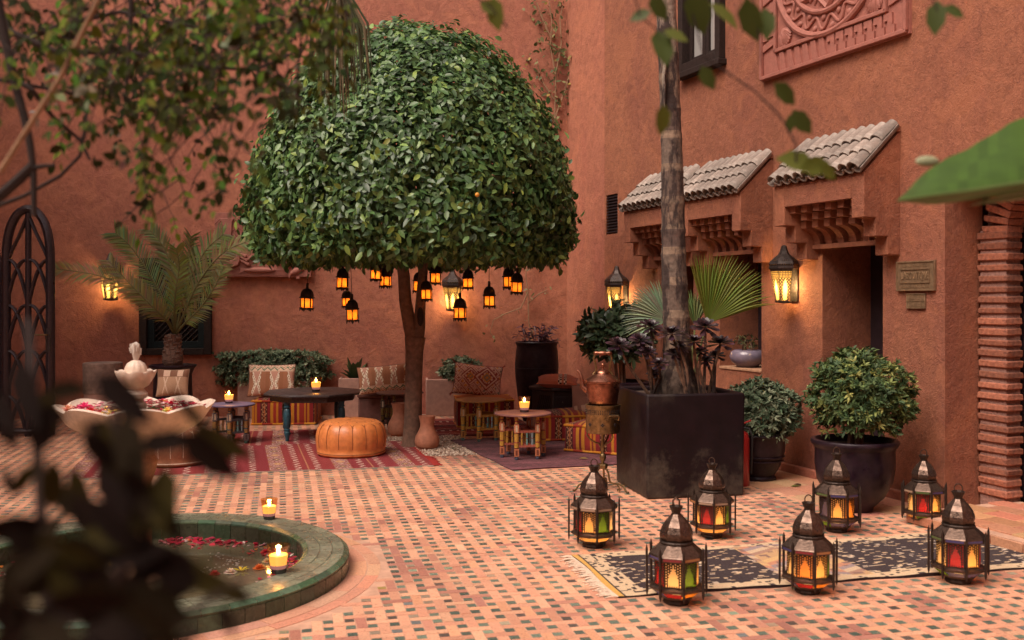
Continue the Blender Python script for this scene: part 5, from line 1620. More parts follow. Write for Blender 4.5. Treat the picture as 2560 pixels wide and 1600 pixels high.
# ------------------------------------------------------------ painted tea tables
def tea_table(label, px, ytop, d, diam, ztop, top_c, leg_cols, rz, seed, rail_c):
    q = P(px, ytop, d); rr = random.Random(seed)
    t = thing('tea_table', label, 'table', (q.x, d, .012), rz, 'painted folding tea tables')
    H = ztop - .012
    R = diam / 2; m = MB()
    m.lathe([(0, H - .016), (R - .006, H - .016), (R, H - .010), (R - .001, H - .002), (R - .012, H), (R * .8, H - .001), (R * .5, H - .001), (R * .25, H), (0, H)], 48,
        cols=[top_c[0], top_c[1], top_c[1], top_c[1], top_c[0], top_c[2], top_c[0], top_c[2]])
    m.build('table_top', M['paint'], t, True, 40)
    r = R * .74; n = 6
    corners = [Vector((r * math.cos(2*math.pi*k/n + .2), r * math.sin(2*math.pi*k/n + .2), 0)) for k in range(n)]
    def leg(c):
        m = MB(); A, B, C, D = leg_cols
        hs = H - .016
        m.lathe([(0, 0), (.016, .0), (.020, .014), (.016, .028), (.010, .032)], 10, c, cols=[D] * 4)
        m.box(c + Vector((0, 0, .032 + hs * .085)), (.044, .044, hs * .17), col=A)
        for ss in ((0, -.0225), (0, .0225), (-.0225, 0), (.0225, 0)):
            m.box(c + Vector((ss[0], ss[1], .032 + hs * .085)), (.020 if ss[0] == 0 else .002, .020 if ss[1] == 0 else .002, hs * .12), col=(A[0]*.35, A[1]*.25, A[2]*.25))
        z0 = .032 + hs * .17; z1 = hs * .62
        m.lathe([(.013, z0), (.022, z0 + .012), (.022, (z0+z1)/2 - .02), (.0225, (z0+z1)/2 - .014), (.022, (z0+z1)/2 - .008), (.022, z1 - .008), (.012, z1)], 10, c, cols=[C, B, C, C, B, C])
        m.box(c + Vector((0, 0, z1 + hs * .10)), (.044, .044, hs * .20), col=A)
        for ss in ((0, -.0225), (0, .0225), (-.0225, 0), (.0225, 0)):
            m.box(c + Vector((ss[0], ss[1], z1 + hs * .10)), (.018 if ss[0] == 0 else .002, .018 if ss[1] == 0 else .002, hs * .15), col=(.50, .38, .26))
        m.lathe([(.012, z1 + hs*.20), (.018, z1 + hs*.22), (.012, z1 + hs*.25), (.018, z1 + hs*.28), (.016, hs)], 10, c, cols=[C, B, C, B])
        m.build('leg', M['paint'], t)
    for c in corners: leg(c)
    pal = [leg_cols[1], (.10, .22, .20), (.20, .25, .26), leg_cols[1]]
    for k in range(0, n, 1):                                   # rails with little spindles, leg to leg through the middle
        a, b = corners[k], corners[(k + 1) % n]
        if k % 2: a = corners[k]; b = Vector((0, 0, 0))
        dv = (b - a); ang = math.atan2(dv.y, dv.x); L = dv.length - .036
        for zz in (H * .30, H * .62):
            m = MB(); m.box((a + b) / 2 + Vector((0, 0, zz)), (L, .016, .022), ang, col=rail_c); m.build('rail', M['paint'], t)
        ns = 3
        for i in range(ns):
            p = a.lerp(b, (i + 1) / (ns + 1)); m = MB(); c = pal[(i + k) % 4]
            m.lathe([(.0095, H*.30 + .011), (.0095, H*.44), (.0095, H*.46), (.0095, H*.48), (.0095, H*.62 - .011)], 8, p, cols=[c, c, (.20, .03, .03), c]); m.build('spindle', M['paint'], t)
    return t, Vector((q.x, d, ztop))
YEL = (.42, .22, .035); REDP = (.36, .085, .045)
_, tp1 = tea_table('round tea table with yellow and green striped legs, before the diamond cushion', 1200, 998, 10.7, .55, .440, ((.26, .13, .035), (.30, .16, .05), (.24, .11, .04)), ((.40, .19, .05), YEL, (.06, .14, .10), (.05, .09, .09)), .3, 1, (.36, .18, .035))
_, tp2 = tea_table('round tea table with red and yellow painted legs on the maroon rug', 1307, 1031, 9.5, .545, .432, ((.25, .105, .085), (.20, .09, .085), (.30, .13, .09)), ((.44, .15, .07), YEL, (.20, .02, .03), (.06, .07, .11)), .02, 2, (.34, .09, .06))
_, tp3 = tea_table('round tea table with a violet blue top, left beside the fountain bowl', 578, 1008, 10.45, .49, .416, ((.155, .130, .215), (.12, .095, .17), (.19, .14, .22)), ((.13, .10, .10), (.30, .16, .05), (.035, .065, .10), (.05, .12, .10)), .5, 3, (.05, .06, .07))
_, tp4 = tea_table('dark round tea table standing half behind the trunk', 1000, 980, 11.5, .54, .442, ((.12, .06, .05), (.11, .055, .045), (.13, .065, .05)), ((.075, .05, .04), (.16, .10, .02), (.05, .03, .03), (.04, .03, .03)), .1, 4, (.05, .03, .028))
candle(tp2 + Vector((-.035, .02, .001)) + Vector((.05, 0, 0)), .150, 'lit candle on the red painted tea table')
candle(tp3 + Vector((-.035, .04, .001)), .140, 'lit candle on the violet tea table')
# black octagonal table with turned teal legs
q = P(783, 978, 10.9)
t = thing('octagonal_table', 'large black octagonal table on turned teal legs', 'table', (q.x, 10.9, .012), rad(6)); H = .495
m = MB(); m.lathe([(0, H - .028), (.50, H - .028), (.545, H - .024), (.545, H - .004), (.535, H), (0, H)], 8, ph=rad(22.5)); m.build('table_top', M['black_top'], t, bevel=.004) if 'black_top' in M else None
M['black_top'] = mk('black_top', (.040, .034, .036), .42, var=.5, vscale=14, col2=(.105, .080, .075), mixlo=.5, mixhi=.78, rvar=.12)
m.build('table_top', M['black_top'], t, bevel=.004)
m = MB(); m.lathe([(.475, H - .085), (.475, H - .027)], 8, ph=rad(22.5)); m.lathe([(.455, H - .027), (.455, H - .085), (.475, H - .085)], 8, ph=rad(22.5)); m.build('apron', M['black_top'], t)
M['teal_leg'] = mk('teal_leg', (.020, .075, .105), .4, var=.3, vscale=16, rvar=.1)
for k in range(4):
    a = rad(45 + 90 * k + 8)
    m = MB(); m.lathe([(0, 0), (.018, 0), (.024, .05), (.034, .075), (.034, .095), (.024, .105), (.033, .112), (.033, .122), (.022, .130), (.034, .15), (.040, .26), (.036, .33), (.024, .345), (.036, .352), (.036, .366), (.028, .372), (.034, .40), (.034, H - .028)], 16, (.40*math.cos(a), .40*math.sin(a), 0)); m.build('leg', M['teal_leg'], t, True, 35)
candle(Vector((P(790, 975, 10.85).x, 10.85, .5085)), .155, 'lit candle on the black octagonal table')

# ------------------------------------------------------------ leather poufs
def pouf(label, loc, R, H, mat, smat, n=16):
    t = thing('pouf', label, 'pouf', loc, RND.uniform(0, 1), 'round leather poufs')
    prof = [(.90, .0), (.965, .04), (.985, .085), (.965, .10), (1.0, .25), (1.02, .42), (1.01, .60), (.97, .76), (.88, .89), (.74, .96), (.55, .995), (.30, 1.01), (.0, 1.015)]
    m = MB(); nn = n * 6; vs = []; fs = []
    for i, (r, z) in enumerate(prof):
        for j in range(nn):
            a = 2*math.pi*j/nn; f = abs(math.sin(a * n / 2)) ** .6
            k = 1 - .022 * (1 - f) * (1 if .1 < z < .95 else .3)
            vs.append((R * r * k * math.cos(a), R * r * k * math.sin(a), H * (z - (.012 * (1 - f) if z > .8 else 0))))
    for i in range(len(prof) - 1):
        for j in range(nn): j2 = (j + 1) % nn; fs.append((i*nn+j, i*nn+j2, (i+1)*nn+j2, (i+1)*nn+j))
    m.add(vs, fs); lb_ = m.build('leather_body', mat, t, True, 80)
    for j in range(n):                                   # stitched seams: side seams and the star on top
        a = 2*math.pi*j/n; m = MB()
        m.tube([(R * r * .984 * math.cos(a), R * r * .984 * math.sin(a), H * z) for (r, z) in prof[4:8]] + [(R*.90*math.cos(a), R*.90*math.sin(a), H*.868)], .0032, 5); m.build('seam', smat, lb_, True)
        m = MB(); b1 = a + math.pi / n
        for s in (-1, 1):
            b2 = a + s * math.pi / n; m.tube([(R*.895*math.cos(a), R*.895*math.sin(a), H*.876), (R*.66*math.cos(b2), R*.66*math.sin(b2), H*.978)], .003, 5)
        m.build('seam', smat, lb_, True)
    m = MB(); m.tube([(R*.972*math.cos(2*math.pi*k/48), R*.972*math.sin(2*math.pi*k/48), H*.098) for k in range(49)], .005, 6); m.build('welt', smat, lb_, True)
pouf('round orange leather pouf in front of the black table', Vector((P(878, 1100, 9.68).x, 9.68, .012)), .335, .335, M['leather'], M['stitch'])
pouf('round brown leather pouf at the left, behind the fountain pedestal', Vector((P(437, 1100, 9.1).x, 9.1, .012)), .28, .34, M['leather_brown'], M['wool'])
# ------------------------------------------------------------ clay vases
VP = [(0, 0), (.088, 0), (.118, .03), (.125, .075), (.116, .125), (.088, .175), (.070, .215), (.068, .25), (.078, .30), (.085, .328), (.079, .328), (.062, .27), (.055, .2), (0, .2)]
for (px, py, k, lab) in ((1065, 1127, 1.0, 'terracotta vase with a flared neck standing in the gravel'), (996, 1093, 1.08, 'terracotta vase peeking out from behind the trunk')):
    g = G(px, py); t = thing('vase', lab, 'vase', (g.x, g.y + .12, .006), 0)
    m = MB(); m.lathe([(r * k, z * k) for r, z in VP], 32); m.build('vase_body', M['terracotta'], t, True, 60)
# ============================================================ planters, pots, kettle, cabinet, odd things
# big square black planter
F_, Rr, L_ = G(1617, 1250), G(1858, 1240), G(1535, 1203)
e1 = (Rr - F_).normalized(); ang = math.atan2(e1.y, e1.x); S_ = 0.79; HP = 0.79
PC0 = F_ + e1 * S_ / 2 + Vector((-e1.y, e1.x, 0)) * S_ / 2
t = thing('square_planter', 'large square black planter holding the palm and dark rosettes', 'planter', (PC0.x, PC0.y, 0), ang)
m = MB(); x = S_ / 2
m.lathe([(0, 0), (x * math.sqrt(2) * .985, 0), (x * math.sqrt(2), HP), (x * math.sqrt(2) - .05, HP), (x * math.sqrt(2) - .06, HP - .16), (0, HP - .16)], 4, ph=rad(45))
m.build('planter_body', M['black_planter'], t, bevel=.022, bseg=3)
m = MB(); m.box((0, 0, HP - .08), (S_ - .09, S_ - .09, .08)); m.build('soil', M['soil'], t)

# beige box planters along the back wall
def box_planter(label, px0, px1, ytop, ybot, dp=.42, long=None):
    d = 3750 / (ybot - 750); a = P(px0, ybot, d); b = P(px1, ybot, d); h = (ybot - ytop) / FPX * d
    c = (a + b) / 2; w = (b - a).length
    t = thing('box_planter', label, 'planter', (c.x, d + dp / 2, 0), rad(5), 'beige box planters along the back wall')
    m = MB(); X, Y = w / 2, dp / 2; th = .03
    vs = [(-X,-Y,0),(X,-Y,0),(X,Y,0),(-X,Y,0),(-X,-Y,h),(X,-Y,h),(X,Y,h),(-X,Y,h),(-X+th,-Y+th,h),(X-th,-Y+th,h),(X-th,Y-th,h),(-X+th,Y-th,h),(-X+th,-Y+th,h-.07),(X-th,-Y+th,h-.07),(X-th,Y-th,h-.07),(-X+th,Y-th,h-.07)]
    m.add(vs, [(3,2,1,0),(0,1,5,4),(1,2,6,5),(2,3,7,6),(3,0,4,7),(4,5,9,8),(5,6,10,9),(6,7,11,10),(7,4,8,11),(8,9,13,12),(9,10,14,13),(10,11,15,14),(11,8,12,15)])
    m.build('planter_body', M['beige_planter'], t, bevel=.010)
    m = MB(); m.box((0, 0, h - .075), (w - .07, dp - .07, .02)); m.build('soil', M['soil'], t)
    return Vector((c.x, d + dp / 2, h))
bp1 = box_planter('long beige planter under the clipped hedge', 592, 782, 953, 1045)
bp2 = box_planter('beige planter with the spiky plant, left of the zigzag cushion', 843, 925, 946, 1044)
bp3 = box_planter('beige planter with the small round bush, right of the trunk', 1061, 1160, 948, 1041)

def lathe_pot(name, label, cat, loc, prof, mat, n=40, soil=None, group=None, rings=()):
    t = thing(name, label, cat, loc, 0, group)
    m = MB(); m.lathe(prof, n); m.build('pot_body', M[mat], t, True, 50)
    for (r, z) in rings:
        m = MB(); m.tube([(r*math.cos(2*math.pi*k/n), r*math.sin(2*math.pi*k/n), z) for k in range(n + 1)], .006, 6); m.build('band', M[mat], t, True)
    if soil:
        m = MB(); m.lathe([(0, soil[1] + .01), (soil[0], soil[1])], 24); m.build('soil', M['soil'], t)
    return t
bigpot = Vector((2.45, 7.15, 0))
lathe_pot('plant_pot', 'biggest glazed purple pot, with a round rim', 'pot', bigpot, [(0, 0), (.12, 0), (.13, .03), (.20, .10), (.262, .22), (.276, .33), (.274, .44), (.282, .455), (.300, .475), (.305, .492), (.298, .505), (.270, .508), (.258, .49), (.25, .44), (0, .44)], 'purple_pot', 56, (.25, .455), 'glazed dark purple pots')
pot2 = Vector((2.06, 8.40, 0))
lathe_pot('plant_pot', 'purple pot with pale bands between planter and wall', 'pot', pot2, [(0, 0), (.15, 0), (.155, .02), (.14, .035), (.19, .12), (.225, .24), (.235, .35), (.25, .365), (.258, .38), (.25, .392), (.225, .392), (.215, .35), (0, .34)], 'purple_pot', 48, (.21, .355), 'glazed dark purple pots', ((.222, .20), (.213, .165)))
urn = Vector((P(1342, 900, 12.45).x, 12.45, 0))
lathe_pot('tall_urn', 'tall dark purple urn in the far corner', 'pot', urn, [(0, 0), (.17, 0), (.19, .05), (.235, .28), (.268, .55), (.272, .70), (.262, .86), (.250, .93), (.262, .955), (.270, .975), (.262, .985), (.235, .98), (.225, .90), (0, .90)], 'purple_pot', 48, (.225, .92), 'glazed dark purple pots', ((.270, .66),))
bpot = Vector((1.12, 10.3, 0))
lathe_pot('plant_pot', 'dark pot of the leafy plant behind the black planter', 'pot', bpot, [(0, 0), (.15, 0), (.20, .15), (.26, .45), (.285, .60), (.30, .63), (.30, .66), (.275, .67), (.26, .62), (0, .6)], 'purple_pot', 40, (.26, .62), 'glazed dark purple pots')
dpot = Vector((P(432, 900, 11.8).x, 11.8, 0))
lathe_pot('plant_pot', 'dark round pot holding the date palm', 'pot', dpot, [(0, 0), (.20, 0), (.21, .05), (.225, .35), (.215, .62), (.25, .70), (.27, .715), (.27, .735), (.25, .74), (.21, .70), (0, .68)], 'purple_pot', 40, (.23, .705), 'glazed dark purple pots')
# mauve bowl on the window sill
s = s_at(1868, -.12); q = WR(s, .8595, -.12)
bowl = thing('bowl_planter', 'shiny mauve bowl planter on the window sill', 'pot', q)
m = MB(); m.lathe([(0, 0), (.085, 0), (.10, .01), (.155, .06), (.168, .10), (.155, .145), (.128, .165), (.118, .160), (.13, .13), (0, .125)], 36); m.build('pot_body', M['mauve_pot'], bowl, True, 60)
m = MB(); m.lathe([(0, .14), (.125, .138)], 20); m.build('soil', M['soil'], bowl)
# log pedestal
q = G(257, 1078); t = thing('log_stool', 'upright bark covered log on a pale base, left of the fountain', 'stool', (P(257, 950, 11.4).x, 11.4, 0))
rr = random.Random(4); m = MB(); nn = 40; vs = []; fs = []
for i, (r, z) in enumerate([(.205, .44), (.21, .46), (.208, .62), (.212, .78), (.203, .79)]):
    for j in range(nn):
        a = 2*math.pi*j/nn; k = 1 + .012 * math.sin(a*9) + .010 * math.sin(a*23 + 1); vs.append((r*k*math.cos(a), r*k*math.sin(a), z))
for i in range(4):
    for j in range(nn): j2 = (j+1) % nn; fs.append((i*nn+j, i*nn+j2, (i+1)*nn+j2, (i+1)*nn+j))
fs.append(tuple(4*nn + j for j in range(nn))); m.add(vs, fs)
M['log'] = mk('log', (.24, .16, .125), .9, var=.3, vscale=6, col2=(.14, .09, .075), bump=.5, bscale=30)
m.build('log', M['log'], t, True, 40)
m = MB(); m.lathe([(0, 0), (.20, 0), (.20, .44), (0, .44)], 40); m.build('base', M['beige_planter'], t, True, 40)

# hexagonal black cabinet
q = Vector((P(1402, 1000, 11.45).x, 11.45, .012))
t = thing('cabinet', 'low black hexagonal cabinet with lattice sides', 'cabinet', q, rad(12))
m = MB(); m.lathe([(0, 0), (.335, 0), (.335, .47), (0, .47)], 6, ph=rad(0)); m.build('carcass', M['black_door'], t, bevel=.006)
m = MB(); m.lathe([(0, .471), (.372, .471), (.378, .478), (.378, .502), (.370, .51), (0, .51)], 6); m.build('cabinet_top', M['black_door'], t, bevel=.004)
for f in (3, 4, 5):
    A, B = oct_pts(.337, .06, 6)[f], oct_pts(.337, .06, 6)[(f + 1) % 6]
    if f == 3 or f == 5:
        for k in range(9):
            for sg in (0,):
                u0, u1 = .10 + .09 * k, .10 + .09 * k + .30
                if u1 > .92: u1 = .92
                z1 = .06 + .34 * (u1 - u0) / .30
                m = MB(); p0 = A.lerp(B, u0); p1 = A.lerp(B, u1); m.tube([p0 + Vector((0, 0, .02)), p1 + Vector((0, 0, z1 - .04))], .006, 4); m.build('lattice_slat', M['dark_wood'], t)
    else:
        m = MB(); c = (A + B) / 2; dv = (B - A).normalized(); m.box(c + Vector((0, 0, .18)), ((B - A).length * .8, .012, .34), math.atan2(dv.y, dv.x)); dr = m.build('cabinet_door', M['black_door'], t, bevel=.004)
        m = MB(); m.sphere(c * 1.03 + dv * -.06 + Vector((0, 0, .28)), .012, 8, 6); m.build('knob', M['wall_metal'], dr, True)

# copper kettle on a brass brazier stand
kx = Vector((P(1507, 1100, 7.9).x, 7.9, 0))
t = thing('brazier_stand', 'brass brazier on a scroll footed stand beside the planter', 'stand', kx, rad(-8))
m = MB(); m.lathe([(0, .455), (.128, .455), (.134, .465), (.134, .66), (.140, .668), (.140, .676), (.125, .676), (.12, .60), (0, .58)], 40); m.build('brazier', M['brass'], t, True, 40)
m = MB()
for k in range(3):
    for i in range(22): a = rad(190 + i * 7.5); m.sphere((.1345*math.cos(a), .1345*math.sin(a), .635 - k * .013), (.0042, .0042, .0036), 6, 4)
for a0 in (225, 272, 318):
    for (dx, dz) in ((0, .009), (0, -.009), (.009, 0), (-.009, 0)): a = rad(a0) + dx / .134; m.sphere((.1345*math.cos(a), .1345*math.sin(a), .525 + dz), (.006, .006, .006), 6, 4)
m.build('vent_holes', M['dark_inside'], t)['kind'] = 'stuff'
m = MB(); m.lathe([(0, .205), (.014, .205), (.012, .225), (.022, .24), (.028, .26), (.022, .28), (.013, .295), (.016, .31), (.020, .35), (.011, .40), (.014, .43), (.03, .45), (.06, .457)], 20); m.build('stem', M['brass'], t, True, 50)
m = MB(); m.lathe([(0, .165), (.035, .17), (.042, .195), (.038, .208), (0, .208)], 6); m.build('hub', M['brass'], t)
def scroll(p0, p1, ang, name, r=.0085):
    ca, sa = math.cos(ang), math.sin(ang)
    pts = []
    for (x, z) in p0: pts.append((x*ca, x*sa, z))
    m = MB(); m.tube(pts, r, 7); m.build(name, M['brass'], t, True)
foot = [(.03, .175), (.055, .14), (.06, .10), (.075, .068), (.11, .062), (.16, .066), (.205, .050), (.225, .018), (.24, .008), (.252, .012)]
curl = [(.13, .064), (.155, .045), (.170, .022), (.160, .006), (.146, .010), (.148, .024), (.156, .022)]
for a in (rad(-35), rad(85), rad(205)): scroll(foot, 0, a, 'foot'); scroll(curl, 0, a, 'scroll', .006)
for a in (rad(-50), rad(70), rad(190)): scroll([(.018, .34), (.035, .37), (.06, .375), (.10, .40), (.125, .43), (.12, .455)], 0, a, 'bracket', .007)
m = MB(); a = rad(300); c0 = Vector((.134*math.cos(a), .134*math.sin(a), .60)); nd = Vector((math.cos(a), math.sin(a), 0)); td = Vector((-nd.y, nd.x, 0))
m.tube([c0 - td*.045 + Vector((0,0,-.03)), c0 - td*.045 + nd*.045 + Vector((0,0,-.03)), c0 - td*.045 + nd*.05]+[c0 + td*.045 + nd*.05, c0 + td*.045 + nd*.045 + Vector((0,0,-.03)), c0 + td*.045 + Vector((0,0,-.03))], .0065, 7); m.tube([c0 - td*.035 + nd*.05, c0 + td*.035 + nd*.05], .012, 10); m.build('handle', M['brass'], t, True)
k = thing('kettle', 'round bellied copper kettle standing on the brass brazier', 'kettle', kx + Vector((0, 0, .677)), rad(-8))
m = MB(); m.lathe([(0, .0), (.104, .0), (.112, .01), (.137, .165), (.147, .170), (.148, .186), (.138, .194), (.10, .220), (.058, .242), (.055, .25)], 48); m.build('kettle_body', M['copper'], k, True, 45)
m = MB(); m.lathe([(.062, .246), (.058, .258), (.035, .272), (.012, .282), (.009, .296), (.015, .305), (.015, .315), (.006, .325), (0, .326)], 24); m.build('lid', M['copper'], k, True, 50)
m = MB(); m.tube([(-.12, .02, .10), (-.165, .03, .14), (-.17, .03, .20), (-.185, .035, .245), (-.205, .04, .262)], [.028, .022, .016, .012, .011], 10); m.build('spout', M['copper'], k, True)
for sx in (-1, 1):
    m = MB(); m.tube([(sx*.075, 0, .232), (sx*.052, 0, .27), (sx*.058, 0, .32), (sx*.072, 0, .36), (sx*.060, 0, .395)], [.012, .009, .008, .009, .010], 8); m.build('handle_arm', M['brass'], k, True)
m = MB(); m.lathe([(0, -.075), (.012, -.07), (.017, -.05), (.012, -.032), (.017, -.015), (.018, .0), (.017, .015), (.012, .032), (.017, .05), (.012, .07), (0, .075)], 14)
o = m.build('handle_grip', M['copper'], k, True, 60); o.location = (0, 0, .402); o.rotation_euler = (0, rad(90), 0)
# red fire extinguisher half hidden by the planter
q = Vector((P(1850, 1100, 8.1).x, 8.1, 0))
t = thing('fire_extinguisher', 'red fire extinguisher mostly hidden behind the black planter', 'extinguisher', q)
m = MB(); m.lathe([(0, 0), (.07, 0), (.075, .012), (.075, .38), (.060, .425), (.03, .445), (.022, .46), (0, .46)], 28); m.build('cylinder', M['red_paint'], t, True, 50)
m = MB(); m.box((0, 0, .475), (.03, .03, .035)); m.tube([(-.0, 0, .49), (.09, 0, .525)], .007, 6); m.build('lever', M['red_paint'], t)
m = MB(); m.tube([(.02, 0, .47), (.07, -.02, .46), (.09, -.04, .40), (.085, -.04, .2), (.083, -.03, .1)], .009, 8); m.build('hose', M['rubber'], t, True)

# ------------------------------------------------------------ arched iron door at the far left
def arch_door(label, px0, px1, ytop, d, zb=0.0, handle=True):
    a = P(px0, ytop, d); b = P(px1, ytop, d); w = b.x - a.x; zt = a.z
    t = thing('arched_door', label, 'door', ((a.x + b.x) / 2, d, 0), rad(0), 'arched iron door leaves')
    t['kind'] = 'thing'
    hw = w / 2 - .035; hs = zt - .62
    def bar(pts, r, nm, fl=.55):
        m = MB(); m.tube(pts, r, 8, flat=fl); m.build(nm, M['iron'], t, True, 50)
    n = 18
    arch = [(-hw, 0, .02)] + [(-hw, 0, hs * i / 4) for i in range(1, 5)]
    for i in range(1, n): 
        a_ = math.pi * i / n; arch.append((-hw * math.cos(a_), 0, hs + .585 * math.sin(a_) ** .8))
    arch += [(hw, 0, hs * i / 4) for i in range(4, 0, -1)] + [(hw, 0, .02)]
    bar(arch, .060, 'outer_frame', .8)
    bar([(0, 0, .02), (0, 0, zt - .08)], .040, 'mullion', .8)
    bar([(-hw, 0, .06), (hw, 0, .06)], .04, 'bottom_rail', .8)
    rows = [hs + .02 - i * .50 for i in range(5)]
    for ri, z in enumerate(rows):
        for x0 in (-hw, 0):
            x1 = x0 + hw
            # two arcs crossing in each bay, like overlapping arches
            bar([(x0 + .01, 0, z)] + [(x0 + hw * (k / 8), 0, z - .5 * (k / 8) ** 2.2 + .02 * math.sin(math.pi * k / 8)) for k in range(1, 9)], .034, 'tracery')
            bar([(x1 - .01, 0, z)] + [(x1 - hw * (k / 8), 0, z - .5 * (k / 8) ** 2.2 + .02 * math.sin(math.pi * k / 8)) for k in range(1, 9)], .034, 'tracery')
    for x0, sg in ((0, -1), (0, 1)):
        bar([(sg * .02, 0, zt - .14), (sg * hw * .35, 0, zt - .30), (sg * hw * .75, 0, hs + .12), (sg * hw * .95, 0, hs)], .032, 'tracery')
    if handle:
        m = MB(); m.box((hw - .0, -.05, 1.06), (.05, .012, .26)); pl = m.build('lock_plate', M['wall_metal'], t)
        m = MB(); m.tube([(hw, -.06, 1.12), (hw, -.10, 1.12), (hw - .13, -.10, 1.12)], .009, 7); m.build('lever', M['brass'], pl, True)
arch_door('open arched iron door leaf at the far left', 8, 134, 514, 11.0)
arch_door('second arched iron door leaf cut by the left edge', -118, 8, 585, 11.3, handle=False)
# ============================================================ plants
def hemi(n, rx, ry, rz, lo=-0.25):
    d = rdirs(n * 3); d = d[d[:, 2] > lo][:n]; return d
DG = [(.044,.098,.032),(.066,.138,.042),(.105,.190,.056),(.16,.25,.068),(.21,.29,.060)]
# ------------------------------------------------------------ the clipped orange tree
TX, TY = -1.02, 10.25
tree = thing('clipped_tree', 'big orange tree clipped to a smooth dome, lanterns hanging below', 'tree', (TX, TY, 0))
ZR = [(1.93, 1.44), (1.99, 1.56), (2.20, 1.62), (2.6, 1.61), (3.0, 1.53), (3.33, 1.38), (3.70, 1.12), (3.98, .85), (4.17, .54), (4.25, 0.0)]
zs = np.array([a for a, _ in ZR]); rs = np.array([b for _, b in ZR])
def crown_leaves(n, inset, jit, cols, wts, ln):
    # sample by area along the profile
    seg = np.hypot(np.diff(zs), np.diff(rs)); area = seg * (rs[1:] + rs[:-1]) / 2 + 1e-6
    k = NP.choice(len(seg), n, p=area / area.sum()); u = NP.random(n)
    z = zs[k] + (zs[k+1] - zs[k]) * u; r = rs[k] + (rs[k+1] - rs[k]) * u
    a = NP.uniform(0, 2*np.pi, n)
    # outward normal of the profile
    dz, dr = (zs[k+1] - zs[k]), (rs[k+1] - rs[k]); L = np.hypot(dz, dr); nr, nz = dz / L, -dr / L
    bumpy = .035 * np.sin(a * 5 + z * 4) + .03 * np.sin(a * 11 - z * 7) + .02 * np.sin(a * 23 + z * 13)
    off = -inset + NP.normal(0, jit, n) + bumpy
    r2 = r + nr * off; z2 = z + nz * off
    pos = np.c_[r2*np.cos(a), r2*np.sin(a), z2]
    nrm = np.c_[nr*np.cos(a), nr*np.sin(a), nz]
    tang = np.c_[-np.sin(a), np.cos(a), np.zeros(n)]; dwn = np.cross(tang, nrm)
    th = NP.uniform(0, 2*np.pi, n)
    dirs = tang * np.cos(th)[:, None] + dwn * np.sin(th)[:, None] + nrm * NP.uniform(-.1, .75, n)[:, None] + np.array([0, 0, -.22])
    fn = nrm + NP.normal(0, .45, (n, 3)) + np.array([0, 0, .45])
    l = NP.uniform(.6, 1.3, n) * ln
    return leaves(pos, dirs, fn, l, l * NP.uniform(.48, .60, n), pick_cols(n, cols, wts, .22), droop=.12)
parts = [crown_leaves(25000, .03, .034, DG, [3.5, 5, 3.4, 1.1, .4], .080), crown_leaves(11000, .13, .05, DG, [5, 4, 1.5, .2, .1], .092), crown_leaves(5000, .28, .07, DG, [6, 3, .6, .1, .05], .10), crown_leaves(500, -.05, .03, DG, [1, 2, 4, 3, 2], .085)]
# underside fringe
n = 3800; a = NP.uniform(0, 2*np.pi, n); r = 1.56 * np.sqrt(NP.uniform(.0, 1, n)); pos = np.c_[r*np.cos(a), r*np.sin(a), 1.97 + NP.normal(0, .035, n) + .03*np.sin(a*9)]
dirs = NP.normal(0, .6, (n, 3)) + np.array([0, 0, -.9]); parts.append(leaves(pos, dirs, rdirs(n), NP.uniform(.07, .12, n), NP.uniform(.04, .06, n), pick_cols(n, DG, [4,4,2.5,1,.8])))
V, T, C = merge(parts)
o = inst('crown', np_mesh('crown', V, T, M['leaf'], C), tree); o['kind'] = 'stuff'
# the largest leaves of the side that is seen, one by one
V1, T1, C1 = leaves(np.zeros((1, 3)), np.array([[0, 1.0, 0]]), np.array([[0, 0, 1.0]]), [1.0], [.55], np.array([[1., 1, 1]]))
lm = []
for c in DG[:5] + [(.22, .24, .05)]:
    lm.append(np_mesh('leaf', V1, T1, M['leaf'], np.tile(np.array(c, dtype=np.float32), (len(V1), 1))))
rl = random.Random(17)
cnt = 0
while cnt < 280:
    a = rl.uniform(math.pi, 2*math.pi); z = rl.uniform(2.0, 4.1); r = float(np.interp(z, zs, rs)) + rl.uniform(-.01, .035)
    dz = .05; dr = float(np.interp(z + dz, zs, rs) - np.interp(z - dz, zs, rs)); nv = Vector((math.cos(a) * 2*dz, math.sin(a) * 2*dz, -dr)).normalized()
    tg = Vector((-math.sin(a), math.cos(a), 0)); dn = tg.cross(nv); th = rl.uniform(0, 6.28)
    d = (tg * math.cos(th) + dn * math.sin(th) + nv * rl.uniform(.0, .5) + Vector((0, 0, -.2))).normalized()
    f = (nv + Vector((rl.gauss(0, .35), rl.gauss(0, .35), rl.gauss(.3, .35)))).normalized()
    w = d.cross(f)
    if w.length < .2: continue
    w.normalize(); u = w.cross(d)
    mm = Matrix((w, d, u)).transposed().to_4x4() @ Matrix.Scale(rl.uniform(.08, .112), 4)
    o = inst('leaf', rl.choices(lm, [3, 5, 4, 2, 1, .6])[0], tree); o.matrix_local = Matrix.Translation((r*math.cos(a), r*math.sin(a), z)) @ mm; cnt += 1
m = MB(); m.tube([(.0, -.02, -.02), (.0, -.01, .05), (.005, 0, .25), (.012, 0, .7), (.02, 0, .98), (.028, 0, 1.12)], [.125, .105, .092, .088, .092, .108], 14)
m.build('trunk', M['bark'], tree, True, 70)
m = MB(); m.tube([(.03, 0, 1.04), (-.03, 0, 1.25), (-.075, 0, 1.50), (-.09, .02, 1.75), (-.16, .05, 2.2)], [.085, .070, .064, .062, .05], 12); m.build('limb', M['bark'], tree, True, 70)
